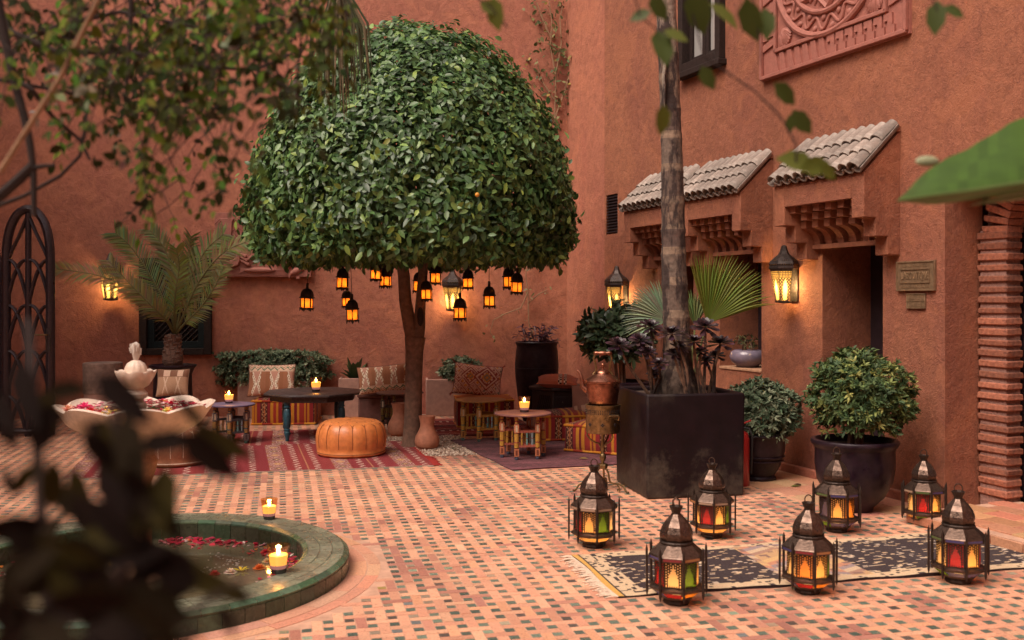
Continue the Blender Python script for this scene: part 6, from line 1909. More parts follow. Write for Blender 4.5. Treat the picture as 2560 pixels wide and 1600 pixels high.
m = MB(); m.tube([(.03, 0, 1.04), (.07, -.01, 1.22), (.085, -.01, 1.5), (.11, 0, 1.8), (.22, .05, 2.3)], [.080, .062, .050, .048, .04], 12); m.build('limb', M['bark'], tree, True, 70)
m = MB(); m.sphere((.085, -.06, 1.33), (.035, .03, .10), 12, 8); m.build('knot', M['dark_bark'], tree, True)
for k in range(7):
    a = rl.uniform(0, 6.28); m = MB(); m.tube([(rl.uniform(-.12, .15), .02, 1.95), (.6*math.cos(a), .6*math.sin(a), 2.15), (1.2*math.cos(a), 1.2*math.sin(a), 2.5)], [.035, .025, .012], 8); m.build('branch', M['bark'], tree, True)
for (px, py, d) in ((918, 412, 8.72), (1193, 487, 8.6), (680, 518, 9.5)):
    q = P(px, py, d) - Vector((TX, TY, 0)); m = MB(); m.sphere(q, .034 if px == 918 else .02, 12, 8); m.build('orange_fruit', M['fruit'] if 'fruit' in M else M.setdefault('fruit', mk('fruit', (.60, .26, .03), .45, bump=.1, bscale=90)), tree, True)

# ------------------------------------------------------------ shrubs of leaf rosettes
def shrub(label, cat, base, centre, radii, ntips, per, ln, cols, wts, stems=3, lo=-.35, name='shrub', fill=.35, group=None, mat='leaf_matte', wd=.36, lumpy=.10, boxy=1.0):
    t = thing(name, label, cat, base, 0, group)
    c = np.array(centre) - np.array(base)
    d = hemi(ntips, 1, 1, 1, lo); n = len(d)
    lump = 1 + lumpy * np.sin(d[:, 0] * 7 + 1) * np.sin(d[:, 1] * 6 + 2) + lumpy * .7 * np.sin(d[:, 2] * 9 + d[:, 0] * 5)
    dep = np.where(NP.random(n) < fill, NP.uniform(.45, .85, n), NP.uniform(.86, 1.04, n)) * lump
    dd = d if boxy == 1.0 else d / (np.abs(d) ** 5).sum(axis=1, keepdims=True) ** .2
    tip = c + dd * np.array(radii) * dep[:, None]
    P_, D_, N_, L_, C_ = [], [], [], [], []
    tint = pick_cols(n, cols, wts, .18)
    for k in range(per):
        ph = 2*np.pi*k/per + NP.uniform(0, 6.28, n)
        ax = unit(d + np.array([0, 0, .55]) + NP.normal(0, .25, (n, 3)))
        s = unit(np.cross(ax, np.array([0.3, .5, .8]))); q = np.cross(ax, s)
        el = NP.uniform(.3, 1.1, n)[:, None]
        dirs = s*np.cos(ph)[:, None] + q*np.sin(ph)[:, None] + ax * el
        P_.append(tip + ax * NP.uniform(-.3, .15, n)[:, None] * ln); D_.append(dirs); N_.append(ax + NP.normal(0, .2, (n, 3))); L_.append(NP.uniform(.7, 1.2, n) * ln); C_.append(tint * NP.uniform(.8, 1.2, (n, 1)))
    P_, D_, N_, L_, C_ = map(np.concatenate, (P_, D_, N_, L_, C_))
    V, T, C = leaves(P_, D_, N_, L_, L_ * wd, C_, droop=.08)
    o = inst('foliage', np_mesh('foliage', V, T, M[mat], C), t); o['kind'] = 'stuff'
    for k in range(stems):
        a = 2*math.pi*k/max(1, stems); m = MB(); e = c + np.array([radii[0]*.45*math.cos(a), radii[1]*.45*math.sin(a), radii[2]*.1])
        m.tube([(.04*math.cos(a), .04*math.sin(a), -.01), tuple(c * .5 + np.array([.05*math.cos(a), .05*math.sin(a), 0])), tuple(e)], [.016, .013, .007], 7); m.build('stem', M['bark'], t, True)
    return t
VG = [(.040,.080,.030),(.065,.110,.040),(.11,.16,.055),(.20,.24,.07),(.32,.32,.10)]
SG = [(.060,.100,.054),(.100,.140,.080),(.17,.205,.125),(.25,.28,.18)]
b = bigpot + Vector((0, 0, .455)); shrub('round variegated shrub in the biggest purple pot', 'shrub', b, P(2152, 992, 7.15), (.35, .33, .315), 1700, 7, .048, VG, [3, 4, 3, 1.8, 1.0], 4, -.75, wd=.34)
b = pot2 + Vector((0, 0, .355)); shrub('grey green shrub in the banded purple pot', 'shrub', b, P(1905, 1030, 8.4), (.30, .28, .26), 950, 7, .052, SG, [3, 4, 3, 2], 3, -.7, wd=.36)
b = bp1 + Vector((0, 0, -.065)); shrub('wide clipped hedge in the long beige planter', 'hedge', b, Vector((P(679, 915, 12.9).x, bp1.y, P(679, 921, 12.9).z)), (.66, .26, .215), 2600, 6, .050, [tuple(1.25 * v for v in q) for q in SG], [4, 4, 2.5, 1.2], 4, -.8, name='hedge', wd=.42, boxy=.62, fill=.3)
b = bp3 + Vector((0, 0, -.065)); shrub('small round pale bush in the beige planter behind the diamond cushion', 'shrub', b, Vector((P(1152, 940, 13.0).x, bp3.y, P(1152, 930, 13.0).z)), (.26, .24, .19), 520, 6, .050, SG, [2, 4, 4, 3], 3, -.5, wd=.40)
b = bpot + Vector((0, 0, .62)); shrub('leafy dark green plant in the pot behind the black planter', 'shrub', b, P(1542, 836, 10.3), (.35, .33, .285), 330, 7, .115, [(.028,.050,.026),(.045,.075,.036),(.075,.105,.05),(.10,.07,.045)], [4, 4, 2, .6], 5, -.8, fill=.4, mat='leaf', wd=.40)
b = bowl.location + Vector((0, 0, .14)); shrub('small reddish plant in the mauve bowl', 'plant', b, b + Vector((-.01, 0, .085)), (.10, .10, .085), 46, 5, .035, [(.05,.05,.025),(.12,.05,.03),(.09,.09,.03)], [3, 2, 2], 3, -.3, name='small_plant')
# spiky plant
def blades(label, cat, base, n, L, w, cols, spread, name, up=.4, bend=.5, mat='leaf_matte'):
    t = thing(name, label, cat, base)
    for k in range(n):
        a = 2*math.pi*k/n + RND.uniform(-.3, .3); el = RND.uniform(up, 1.25); m = MB(); vs = []; fs = []
        l = L * RND.uniform(.75, 1.1); ww = w * RND.uniform(.8, 1.2); c = RND.choice(cols); c = tuple(q * RND.uniform(.85, 1.15) for q in c)
        for i in range(6):
            u = i / 5; r = l * u * math.cos(el) * spread; z = l * u * math.sin(el) - bend * l * u * u * .5 * math.cos(el)
            wd = ww * (math.sin(math.pi * min(1, .18 + u * .82)) ** .8) if u < 1 else 0.001
            for s in (-1, 0, 1): vs.append((r*math.cos(a) - s*wd*math.sin(a), r*math.sin(a) + s*wd*math.cos(a), z + abs(s) * wd * .45))
        for i in range(5):
            for s in (0, 1): q = i*3 + s; fs.append((q, q+1, q+4, q+3))
        m.add(vs, fs, c); m.build('leaf', M[mat], t, True, 60)
    return t
blades('spiky agave like plant in the beige planter by the cushion', 'plant', bp2 + Vector((-.02, 0, -.065)), 16, .36, .045, [(.06,.09,.035),(.10,.12,.05),(.045,.07,.03)], .9, 'spiky_plant', .5, .3)
# purple wandering plant in the urn
t = thing('trailing_plant', 'purple trailing plant spilling from the tall urn', 'plant', urn + Vector((0, 0, .925)))
rq = random.Random(6); Pp, Dd, Ll = [], [], []
for k in range(26):
    a = rq.uniform(0, 6.28); rr_ = rq.uniform(.05, .24); h = rq.uniform(.04, .24); x0, y0 = rr_*math.cos(a), rr_*math.sin(a)
    pts = [(x0*.5, y0*.5, 0), (x0*.8, y0*.8, h*.7), (x0*1.15, y0*1.15, h), (x0*1.35, y0*1.35, h - rq.uniform(-.05, .10))]
    m = MB(); m.tube(pts, .0045, 5, (.085, .035, .06)); m.build('stalk', M['aeonium'], t, True)
    for q in range(8):
        u = rq.uniform(.25, 1); i = min(2, int(u * 3)); p = Vector(pts[i]).lerp(Vector(pts[i+1]), u*3 - i)
        Pp.append(p); Dd.append(Vector((rq.gauss(0, 1), rq.gauss(0, 1), rq.uniform(.0, .9)))); Ll.append(rq.uniform(.06, .11))
V, T, C = leaves(np.array(Pp), np.array(Dd), np.tile([0, 0, 1.], (len(Pp), 1)) + NP.normal(0, .3, (len(Pp), 3)), np.array(Ll), np.array(Ll) * .30, pick_cols(len(Pp), [(.075,.030,.060),(.11,.055,.085),(.05,.02,.035),(.10,.085,.05)], [4,3,3,1]), droop=.3)
inst('leaves', np_mesh('leaves', V, T, M['leaf_matte'], C), t)['kind'] = 'stuff'

# ------------------------------------------------------------ palm trunk in the square planter
pt = thing('palm_trunk', 'tall ringed palm trunk rising from the black planter', 'tree', (PC0.x, PC0.y, HP - .05))
def trunk_x(z):       # lean, in world x relative to the planter
    return float(np.interp(z, [0.7, 1.0, 1.8, 2.6, 3.3, 4.2, 6.0], [0.005, 0.0, -.03, -.045, -.07, -.11, -.16]))
def trunk_r(z): return float(np.interp(z, [.70, .82, .95, 1.2, 1.6, 2.2, 2.8, 3.6, 6], [.175, .165, .118, .105, .100, .090, .082, .078, .075]))
rings = [.70, .93, 1.10, 1.36, 1.62, 1.86, 2.05, 2.26, 2.52, 2.78, 3.02, 3.24, 3.46, 3.66, 3.9, 4.3, 4.8, 5.4, 6.0]
vs, fs, cs = [], [], []; nn = 28; zz = .70; rows = []
while zz < 6.0:
    near = min(abs(zz - r) for r in rings); k = 1 + (.06 if near < .018 else (.02 if near < .05 else 0)); rows.append((zz, k)); zz += .02
tr = random.Random(12); prevc = None
base_c = [(.125, .090, .070), (.085, .055, .045), (.16, .105, .075), (.11, .075, .058)]
m = MB(); b0 = 0; V_ = []
strk = [tr.uniform(0, 6.28) for _ in range(8)]
for (z, k) in rows:
    r = trunk_r(z) * k
    for j in range(nn):
        a = 2*math.pi*j/nn; q = 1 + .018 * math.sin(a*9 + strk[0] + z*2) + .012 * math.sin(a*17 + z*9); V_.append((trunk_x(z) + r*q*math.cos(a), r*q*math.sin(a), z - (HP - .05)))
m.V = V_
for i in range(len(rows) - 1):
    z = rows[i][0]; ri = max(q for q in range(len(rings)) if rings[q] <= z + 1e-6); near = z - rings[ri]
    for j in range(nn):
        j2 = (j + 1) % nn; a = 2*math.pi*j/nn
        c = base_c[ri % 4]
        if near < .05: c = (.19, .130, .090)
        elif False:
            pass
        if z > 3.45: c = (.22, .165, .13)
        m.F.append((i*nn+j, i*nn+j2, (i+1)*nn+j2, (i+1)*nn+j)); m.C.append(c)
m.hascol = True; m.build('trunk', M['palm_bark'], pt, True, 70)
# loose dead leaf sheath up high
m = MB(); m.tube([(-.10, -.085, 3.55 - HP), (-.125, -.10, 3.3 - HP), (-.115, -.085, 3.05 - HP)], [.02, .045, .012], 8, (.24, .19, .15), .4); m.build('sheath', M['palm_bark'], pt, True)

# ------------------------------------------------------------ fan palm behind the trunk
def fan(parent, hub, axis_deg, spread, L, nseg, col, tilt, dirn=1):
    """one fan leaf: pleated blades from a hub, split at the tips"""
    m = MB(); ax = rad(axis_deg)
    for k in range(nseg):
        u = (k + .5) / nseg - .5; a = ax + u * rad(spread); l = L * (1 - .25 * abs(u) ** 1.5) * RND.uniform(.94, 1.05)
        dv = Vector((math.cos(a), tilt * math.cos(u * 3), math.sin(a))).normalized(); sd = Vector((-math.sin(a), 0, math.cos(a)))
        w = L * rad(spread) / nseg * .36
        c = tuple(q * RND.uniform(.82, 1.18) for q in col); fold = Vector((0, -.010 * (1 if k % 2 else -1), 0))
        ps = [(0.0, .25), (.35, .85), (.58, 1.25), (.80, .62), (1.0, .05)]
        vs = []
        for (s, ww) in ps:
            p = Vector(hub) + dv * l * s + Vector((0, 0, -.16 * L * max(0, s - .55) ** 2 * 2)) + fold * s
            vs += [p - sd * w * ww, p + Vector((0, -.012 * s * (1 - s) * 4, 0)), p + sd * w * ww]
        fs = []
        for i in range(4): fs += [(i*3, i*3+1, i*3+4, i*3+3), (i*3+1, i*3+2, i*3+5, i*3+4)]
        m.add(vs, fs, c)
    m.build('fan_leaf', M['leaf_matte'], parent, False)
fb = PC0 + Vector((.12, .12, HP - .06))
fp = thing('fan_palm', 'young fan palm with two open leaves behind the trunk', 'palm', fb)
def rel(px, py, d): return P(px, py, d) - fb
h1, h2 = rel(1768, 808, 8.45), rel(1668, 800, 8.55)
fan(fp, h1, 62, 88, .66, 40, (.14, .17, .022), .12)
fan(fp, h2, 150, 130, .40, 36, (.21, .26, .17), .10)
fan(fp, rel(1738, 815, 8.6), 88, 60, .34, 14, (.12, .16, .05), .2)
for h in (h1, h2, rel(1738, 815, 8.6)):
    m = MB(); m.tube([(0, 0, 0), (h.x * .5, h.y * .6, h.z * .55), tuple(h)], [.014, .010, .007], 7, (.12, .13, .04)); m.build('stalk', M['leaf_matte'], fp, True)

# ------------------------------------------------------------ dark aeonium rosettes
AE = [(.014,.005,.008),(.022,.009,.013),(.040,.021,.025),(.009,.003,.005)]
def aeonium(parent, p, R, foot):
    R = R * 1.5; m = MB(); n = 46; QT = Euler((rad(RND.uniform(8, 36)), rad(RND.uniform(-18, 18)), rad(RND.uniform(-35, 35)))).to_matrix()
    for k in range(n):
        u = k / n; a = k * 2.39996; el = .15 + 1.15 * (1 - u) * .9; rr_ = R * (.30 + .70 * u)
        el = rad(-14 + 96 * (1 - u) ** .9); dv = Vector((math.cos(a)*math.cos(el), math.sin(a)*math.cos(el), math.sin(el))); sd = Vector((-math.sin(a), math.cos(a), 0)); dv = QT @ dv; sd = QT @ sd; up = dv.cross(sd) * -1
        w = rr_ * .19; c = tuple(q * RND.uniform(.8, 1.3) * (1 + .5 * u) for q in RND.choice(AE)); b = Vector(p)
        pts = [b + dv*rr_*.08, b + dv*rr_*.45 - sd*w*.6, b + dv*rr_*.45 + sd*w*.6, b + dv*rr_*.85 - sd*w + up*.004, b + dv*rr_*.85 + sd*w + up*.004, b + dv*rr_ + up*.006]
        m.add(pts, [(0, 2, 1), (1, 2, 4, 3), (3, 4, 5)], c)
    m.build('rosette', M['aeonium'], parent, True, 50)
    f = Vector(foot); mid = f.lerp(Vector(p), .6) + Vector((RND.uniform(-.03, .03), RND.uniform(-.03, .03), 0))
    m = MB(); m.tube([f, mid, Vector(p)], [.014, .011, .010], 7, (.15, .085, .055)); m.build('stem', M['palm_bark'], parent, True)
ab = PC0 + Vector((0, 0, HP - .04))
names = [('dark rosette plant at the left front of the planter', [(1547, 864, 7.75, .085), (1600, 852, 7.75, .075), (1617, 880, 7.7, .07), (1647, 910, 7.6, .065)], (-.22, -.10)),
         ('dark rosette plant left of the palm trunk, its tallest head against the pale fan', [(1626, 818, 7.9, .085), (1634, 931, 7.9, .05)], (-.17, .0)),
         ('dark rosette plant in front of the palm trunk', [(1679, 835, 7.62, .095), (1700, 868, 7.62, .06), (1684, 885, 7.66, .055)], (.03, -.27)),
         ('dark rosette plant just right of the palm trunk', [(1734, 855, 7.75, .085), (1763, 818, 7.85, .090), (1752, 880, 7.8, .05)], (.17, -.13)),
         ('dark rosette plant at the right of the planter', [(1801, 860, 7.9, .090), (1766, 902, 7.85, .055), (1790, 890, 8.0, .06)], (.27, -.02))]
for lab, heads, ft in names:
    t = thing('aeonium', lab, 'succulent', ab + Vector((ft[0], ft[1], 0)), 0, 'dark purple aeonium rosettes in the black planter')
    for (px, py, d, R) in heads:
        aeonium(t, P(px, py, d) - t.location, R, (RND.uniform(-.03, .03), RND.uniform(-.02, .02), 0))

# ------------------------------------------------------------ date palm in the dark pot
dp = thing('date_palm', 'young date palm with arching fronds at the left', 'palm', dpot + Vector((0, 0, .70)))
m = MB(); rb = random.Random(3)
m.lathe([(0, 0), (.075, .01), (.115, .06), (.118, .14), (.10, .22), (.085, .30), (.09, .36), (.05, .40), (0, .40)], 20); bulb_ = m.build('bulb', M['palm_bark_red'] if 'palm_bark_red' in M else M.setdefault('palm_bark_red', mk('palm_bark_red', (.13, .07, .05), .9, var=.4, vscale=18, bump=.8, bscale=40)), dp, True)
for k in range(46):
    a = k * 2.4; z = .03 + .0078 * k; r = .10 if z < .2 else .085; m = MB(); m.box((0, 0, 0), (.05, .022, .055), m=Matrix.Rotation(rad(-28), 3, 'X'))
    o = m.build('leaf_base', M['palm_bark_red'], bulb_, loc=(r*math.cos(a), r*math.sin(a), z)); o.rotation_euler = (0, 0, a - math.pi/2)
def frond(ctrl, nl, ll, col, seed):
    rr_ = random.Random(seed); b = dpot + Vector((0, 0, .70)); pts = [Vector(c) - b for c in ctrl]
    # Catmull-like resample
    def at(u):
        n = len(pts) - 1; i = min(n - 1, int(u * n)); f = u * n - i; p0, p1, p2, p3 = pts[max(0, i-1)], pts[i], pts[i+1], pts[min(n, i+2)]
        return .5 * ((2*p1) + (p2-p0)*f + (2*p0-5*p1+4*p2-p3)*f*f + (3*p1-p0-3*p2+p3)*f**3)
    m = MB(); cc = (.15, .15, .06)
    m.tube([at(i/14) for i in range(15)], [.013*(1-i/15)+.003 for i in range(15)], 6, cc)
    nl = int(nl * 1.35)
    for k in range(nl):
        u = .22 + .78 * k / nl; p = at(u); t_ = (at(min(1, u+.03)) - at(u-.03)).normalized(); sd = t_.cross(Vector((rr_.gauss(0,.2), -1, .25))).normalized(); nn_ = sd.cross(t_)
        for s in (-1, 1):
            l = ll * (1 - .55 * abs(u - .5) * 1.4) * rr_.uniform(.85, 1.15); d = (sd*s*.75 + t_*.75 + nn_*rr_.uniform(-.35, .35)).normalized(); w = .0085
            c = tuple(q * 1.35 * rr_.uniform(.75, 1.3) for q in col); x = d.cross(nn_).normalized() * w; e = p + d*l + Vector((0, 0, -.10*l))
            mid = p + d*l*.5
            m.add([p - x*.6, p + x*.6, mid + x, e, mid - x], [(0, 1, 2, 4), (4, 2, 3)], c)
    m.build('frond', M['leaf_matte'], dp)
top = (433, 832)
GD = (.13, .165, .065)
for i, (c, nl, ll, col) in enumerate((
        (((437, 835, 11.8), (428, 790, 11.75), (385, 705, 11.7), (330, 620, 11.65), (288, 582, 11.6)), 40, .30, GD),
        (((437, 835, 11.8), (440, 760, 11.85), (432, 680, 11.9), (408, 615, 11.9), (375, 575, 11.9)), 38, .26, (.13, .15, .06)),
        (((440, 835, 11.8), (455, 760, 11.75), (480, 690, 11.7), (515, 625, 11.65), (560, 585, 11.6)), 40, .30, GD),
        (((440, 835, 11.8), (462, 780, 11.6), (500, 700, 11.5), (560, 630, 11.4), (630, 600, 11.35)), 40, .28, (.15, .15, .06)),
        (((436, 835, 11.8), (412, 790, 11.6), (350, 735, 11.4), (250, 690, 11.3), (140, 672, 11.2)), 46, .25, (.20, .16, .07)),
        (((437, 835, 11.8), (440, 770, 12.0), (455, 700, 12.1), (470, 640, 12.1), (478, 590, 12.0)), 34, .24, (.10, .12, .04)),
        (((436, 835, 11.8), (415, 800, 11.55), (380, 765, 11.4), (330, 715, 11.3), (270, 650, 11.25)), 36, .24, (.16, .145, .06)),
        (((440, 835, 11.8), (465, 805, 11.6), (500, 770, 11.5), (535, 720, 11.4), (560, 665, 11.4)), 30, .22, (.13, .135, .05)),
        (((438, 835, 11.8), (436, 780, 11.6), (440, 720, 11.45), (448, 665, 11.4), (440, 620, 11.3)), 32, .24, (.12, .14, .04)))):
    frond([P(*q) for q in c], nl, ll, col, i)

# ------------------------------------------------------------ climber on the back wall corner and bare vine by the urn
def vine(label, name, paths, leafn, cols, wts, ln, rad_=.008, mat='twig', lr=.10):
    base = Vector(paths[0][0]); t = thing(name, label, 'vine', base); Pp = []
    for p in paths:
        m = MB(); q = [Vector(a) - base for a in p]; m.tube(q, [rad_ * (1 - .6*i/len(q)) for i in range(len(q))], 6); m.build('stem', M[mat], t, True)
        Pp += q
    n = leafn; idx = NP.integers(0, len(Pp), n); pos = np.array(Pp)[idx] + NP.normal(0, lr, (n, 3)) * np.array([1, .35, 1])
    V, T, C = leaves(pos, NP.normal(0, .6, (n, 3)) + np.array([0, -.3, -.5]), rdirs(n) + np.array([0, -.9, .6]), NP.uniform(.7, 1.3, n) * ln, NP.uniform(.7, 1.3, n) * ln * .55, pick_cols(n, cols, wts))
    inst('leaves', np_mesh('leaves', V, T, M['leaf_matte'], C), t)['kind'] = 'stuff'
def bw(px, py, p=.07): return BW(px, py, p)
vine('green climber hanging down the back wall by the corner', 'climbing_vine', [[bw(1372, 640), bw(1380, 470), bw(1385, 300), bw(1388, 190), bw(1374, 120), bw(1378, 60), bw(1370, 0), bw(1365, -80)],
     [bw(1388, 190), bw(1395, 150), bw(1402, 110), bw(1398, 50), bw(1405, 20)], [bw(1385, 300), bw(1410, 230), bw(1425, 180), bw(1430, 150)], [bw(1382, 250), bw(1350, 200), bw(1340, 150)], [bw(1376, 100), bw(1350, 40), bw(1340, 10)]],
     260, [(.07,.09,.03),(.12,.13,.05),(.20,.19,.07),(.30,.22,.05)], [4, 4, 2, 1], .075, .014)
vine('bare twining vine rising behind the tall urn', 'climbing_vine', [[bw(1330, 880, .2), bw(1318, 800, .15), bw(1318, 730, .1), bw(1312, 690, .1), bw(1318, 650, .1), bw(1320, 600, .1)], [bw(1318, 730, .1), bw(1300, 770, .1), bw(1260, 785, .1), bw(1232, 800, .1), bw(1224, 830, .1), bw(1238, 852, .1)], [bw(1316, 760, .1), bw(1345, 735, .1), bw(1365, 725, .1)]],
     34, [(.20,.18,.09),(.26,.20,.11),(.13,.13,.05)], [3, 3, 2], .06, .010, lr=.05)
# a few fallen leaves
for k, (px, py, lab) in enumerate(((1976, 1216, 'fallen green leaf on the slabs before the banded pot'), (2003, 1214, 'brown curled fallen leaf near the biggest pot'), (1144, 1120, 'fallen green leaf on the gravel'), (1447, 1146, 'fallen yellow leaf on the maroon rug'))):
    g = G(px, py, .022 if k > 1 else .004); V, T, C = leaves(np.zeros((1, 3)), np.array([[math.cos(k*2), math.sin(k*2), .05]]), np.array([[0, 0, 1.]]), [.09], [.05], np.array([[(.13,.16,.03),(.07,.04,.02),(.06,.10,.02),(.35,.28,.04)][k]]))
    o = inst('fallen_leaf', np_mesh('fallen_leaf', V, T, M['leaf_matte'], C)); o.location = g; tag(o, lab, 'leaf', 'fallen leaves')
# ============================================================ out-of-focus foliage close to the viewer
FG = random.Random(77)
def np_leafset(name, parent, pos, dirs, nrm, ln, wd, cols, mat='leaf_matte', droop=.1):
    V, T, C = leaves(np.array(pos), np.array(dirs), np.array(nrm), np.array(ln), np.array(wd), np.array(cols, dtype=np.float32), droop=droop)
    o = inst(name, np_mesh(name, V, T, M[mat], C), parent); o['kind'] = 'stuff'; return o
# --- overhanging tree, top left
tb = P(10, -120, 2.0)
tl_ = thing('overhanging_tree', 'dark overhanging branches with small leaves across the top left', 'tree', tb)
def px_path(pts): return [P(*p) - tb for p in pts]
def br(pts, r0, r1, mat='dark_bark', n=8):
    q = px_path(pts); m = MB(); k = len(q); m.tube(q, [r0 + (r1 - r0) * i / (k - 1) for i in range(k)], n); m.build('branch', M[mat], tl_, True)
br([(-30, -120, 2.0), (5, 60, 2.0), (35, 200, 2.0), (60, 290, 2.0), (75, 360, 2.0), (84, 430, 2.0), (85, 540, 2.0)], .011, .006)
br([(82, 415, 2.0), (40, 455, 2.0), (0, 490, 2.0), (-60, 530, 2.0)], .011, .012)
br([(78, 420, 2.0), (110, 415, 2.0), (138, 413, 2.0)], .006, .003)
br([(40, 200, 2.1), (80, 225, 2.1), (130, 290, 2.15), (200, 350, 2.2), (225, 400, 2.2)], .006, .003)
br([(-20, 520, 2.2), (60, 490, 2.2), (150, 440, 2.2), (200, 390, 2.2), (215, 300, 2.2), (222, 250, 2.2)], .005, .003)
br([(0, 430, 1.8), (70, 320, 1.8), (150, 195, 1.8), (250, -10, 1.8), (300, -110, 1.8)], .0055, .004, 'twig')
br([(60, 100, 2.3), (160, 60, 2.3), (300, 30, 2.3), (450, 60, 2.3), (600, 95, 2.4)], .007, .003)
br([(-20, 60, 2.2), (140, 130, 2.2), (320, 130, 2.3), (480, 165, 2.3), (640, 175, 2.4), (760, 120, 2.5)], .008, .003)
br([(330, -60, 2.1), (325, 100, 2.1), (318, 200, 2.1), (312, 260, 2.1)], .007, .003)
br([(0, 200, 2.1), (110, 220, 2.2), (250, 245, 2.3), (390, 290, 2.3)], .005, .002)
br([(620, -60, 2.2), (640, 40, 2.2), (650, 130, 2.2), (640, 240, 2.2)], .008, .003)
br([(700, 115, 2.4), (735, 60, 2.4), (760, -30, 2.4)], .006, .004)
# twigs and pinnate leaves
POS, DIR, NRM, LN, WD, CO = [], [], [], [], [], []
def dens(x, y):
    if x > 880 or x < -20: return 0
    lim = np.interp(x, [0, 120, 250, 330, 420, 520, 640, 720, 800, 880], [310, 320, 380, 470, 530, 520, 390, 310, 220, 110])
    if y > lim: return 0
    base = 1.0 if y < lim * .50 else (.34 if y < lim * .80 else .16)
    if FG.random() < .5 and math.sin(x * .021 + 1.3) * math.sin(y * .025 + .4) > .15: base *= .25
    if x < 120: base *= .5
    return base
tw = 0
while tw < 430:
    x, y = FG.uniform(-10, 880), FG.uniform(-60, 600)
    if FG.random() > dens(x, y): continue
    tw += 1
    d = FG.uniform(1.75, 2.7); a = FG.uniform(-1.2, 1.2) + rad(-100); l = FG.uniform(.05, .13)
    p0 = P(x, y, d) - tb; dv = Vector((math.cos(a) * .8, FG.uniform(-.5, .5), math.sin(a))).normalized()
    p1 = p0 + dv * l * .5 + Vector((0, 0, .01)); p2 = p0 + dv * l + Vector((0, 0, -.01))
    m = MB()
    if tw % 2 == 0: m.tube([p0 - dv * .06, p0, p1, p2], .0013, 4); m.build('twig', M['dark_bark'], tl_)
    nl = FG.choice((3, 5, 5, 7))
    green = FG.random(); bc = (.024, .028, .008) if green < .36 else ((.046, .064, .012) if green < .70 else ((.10, .14, .022) if green < .95 else (.18, .18, .12)))
    for k in range(nl):
        u = (k // 2 + 1) / (nl // 2 + 1); s = 1 if k % 2 else -1
        if k == nl - 1: s = 0; u = 1
        sd = dv.cross(Vector((0, -1, FG.uniform(-.4, .4)))).normalized()
        POS.append(p0.lerp(p2, u)); DIR.append(dv * .6 + sd * s * .8 + Vector((FG.gauss(0, .2), FG.gauss(0, .3), FG.gauss(-.1, .2)))); NRM.append(Vector((FG.gauss(0, .5), -1, FG.gauss(.2, .5))))
        ll = FG.uniform(.014, .030); LN.append(ll); WD.append(ll * FG.uniform(.5, .75)); CO.append(tuple(q * FG.uniform(.7, 1.3) for q in bc))
np_leafset('leaves', tl_, POS, DIR, NRM, LN, WD, CO, 'leaf_dark')

# unseen crown added above and left of the picture, shading the lower back wall
n = 2600; dd = rdirs(n) * (NP.uniform(.35, 1, n) ** .4)[:, None]
cpos = np.array([-6.9, 9.6, 5.7]) - np.array(tb) + dd * np.array([2.3, 1.35, 0.95])
V, T, C = leaves(cpos, rdirs(n) + np.array([0, 0, -.4]), rdirs(n) + np.array([0, 0, .8]), NP.uniform(.16, .30, n), NP.uniform(.09, .16, n), pick_cols(n, [(.032, .030, .010), (.060, .070, .014), (.10, .12, .024)], [3, 3, 2]))
inst('crown', np_mesh('crown', V, T, M['leaf_dark'], C), tl_)['kind'] = 'stuff'
m = MB(); m.tube([Vector(q) - tb for q in ((-6.6, 7.6, -.02), (-6.5, 7.65, 1.2), (-6.3, 7.9, 2.8), (-6.6, 8.8, 4.6), (-6.8, 9.6, 5.8))], [.20, .15, .12, .10, .05], 14); m.build('trunk', M['bark'], tl_, True)  # trunk added to carry the unseen shading crown
m = MB(); m.tube([Vector(q) - tb for q in ((-6.3, 7.9, 2.8), (-5.2, 5.6, 4.0), (-3.0, 3.1, 3.2), (-1.75, 2.05, 2.35))] + [P(-30, -120, 2.0) - tb], [.07, .05, .03, .016, .011], 10); m.build('limb', M['dark_bark'], tl_, True)

# --- dry palm frond hanging down in front of the tree
hb = P(846, -40, 5.2)
hf = thing('hanging_frond', 'dry palm frond hanging down at the top left of the tree', 'palm frond', hb)
m = MB()
for k in range(46):
    u = (k + .5) / 46 - .5; x = 846 + u * 26; ex = 846 + u * 160 + FG.uniform(-12, 12) + 8; ey = 275 - abs(u) * 150 + FG.uniform(-50, 40)
    p0, p2 = P(x, -40, 5.2) - hb, P(ex, ey, 5.2 + FG.uniform(-.12, .12)) - hb; p1 = p0.lerp(p2, .5) + Vector((u * .10, 0, .03))
    c = FG.choice([(.055,.065,.028),(.085,.085,.04),(.14,.11,.06),(.20,.145,.085),(.045,.055,.025)]); w = .007
    for a, b, w0, w1 in ((p0, p1, w * .8, w), (p1, p2, w, .0015)):
        m.add([a - Vector((w0, 0, 0)), a + Vector((0, -.004, 0)), a + Vector((w0, 0, 0)), b + Vector((w1, 0, 0)), b + Vector((0, -.004, 0)), b - Vector((w1, 0, 0))], [(0, 1, 4, 5), (1, 2, 3, 4)], c)
m.build('blades', M['leaf_matte'], hf)['kind'] = 'stuff'
m = MB(); m.tube([Vector((-4.6, 6.4, 5.6)) - hb, Vector((-2.6, 5.9, 5.9)) - hb, Vector((-1.3, 5.35, 5.2)) - hb, Vector((-.95, 5.22, 4.1)) - hb, P(848, -60, 5.2) - hb, P(846, -10, 5.2) - hb], [.05, .04, .03, .022, .016, .008], 8); m.build('stalk', M['twig'], hf, True)

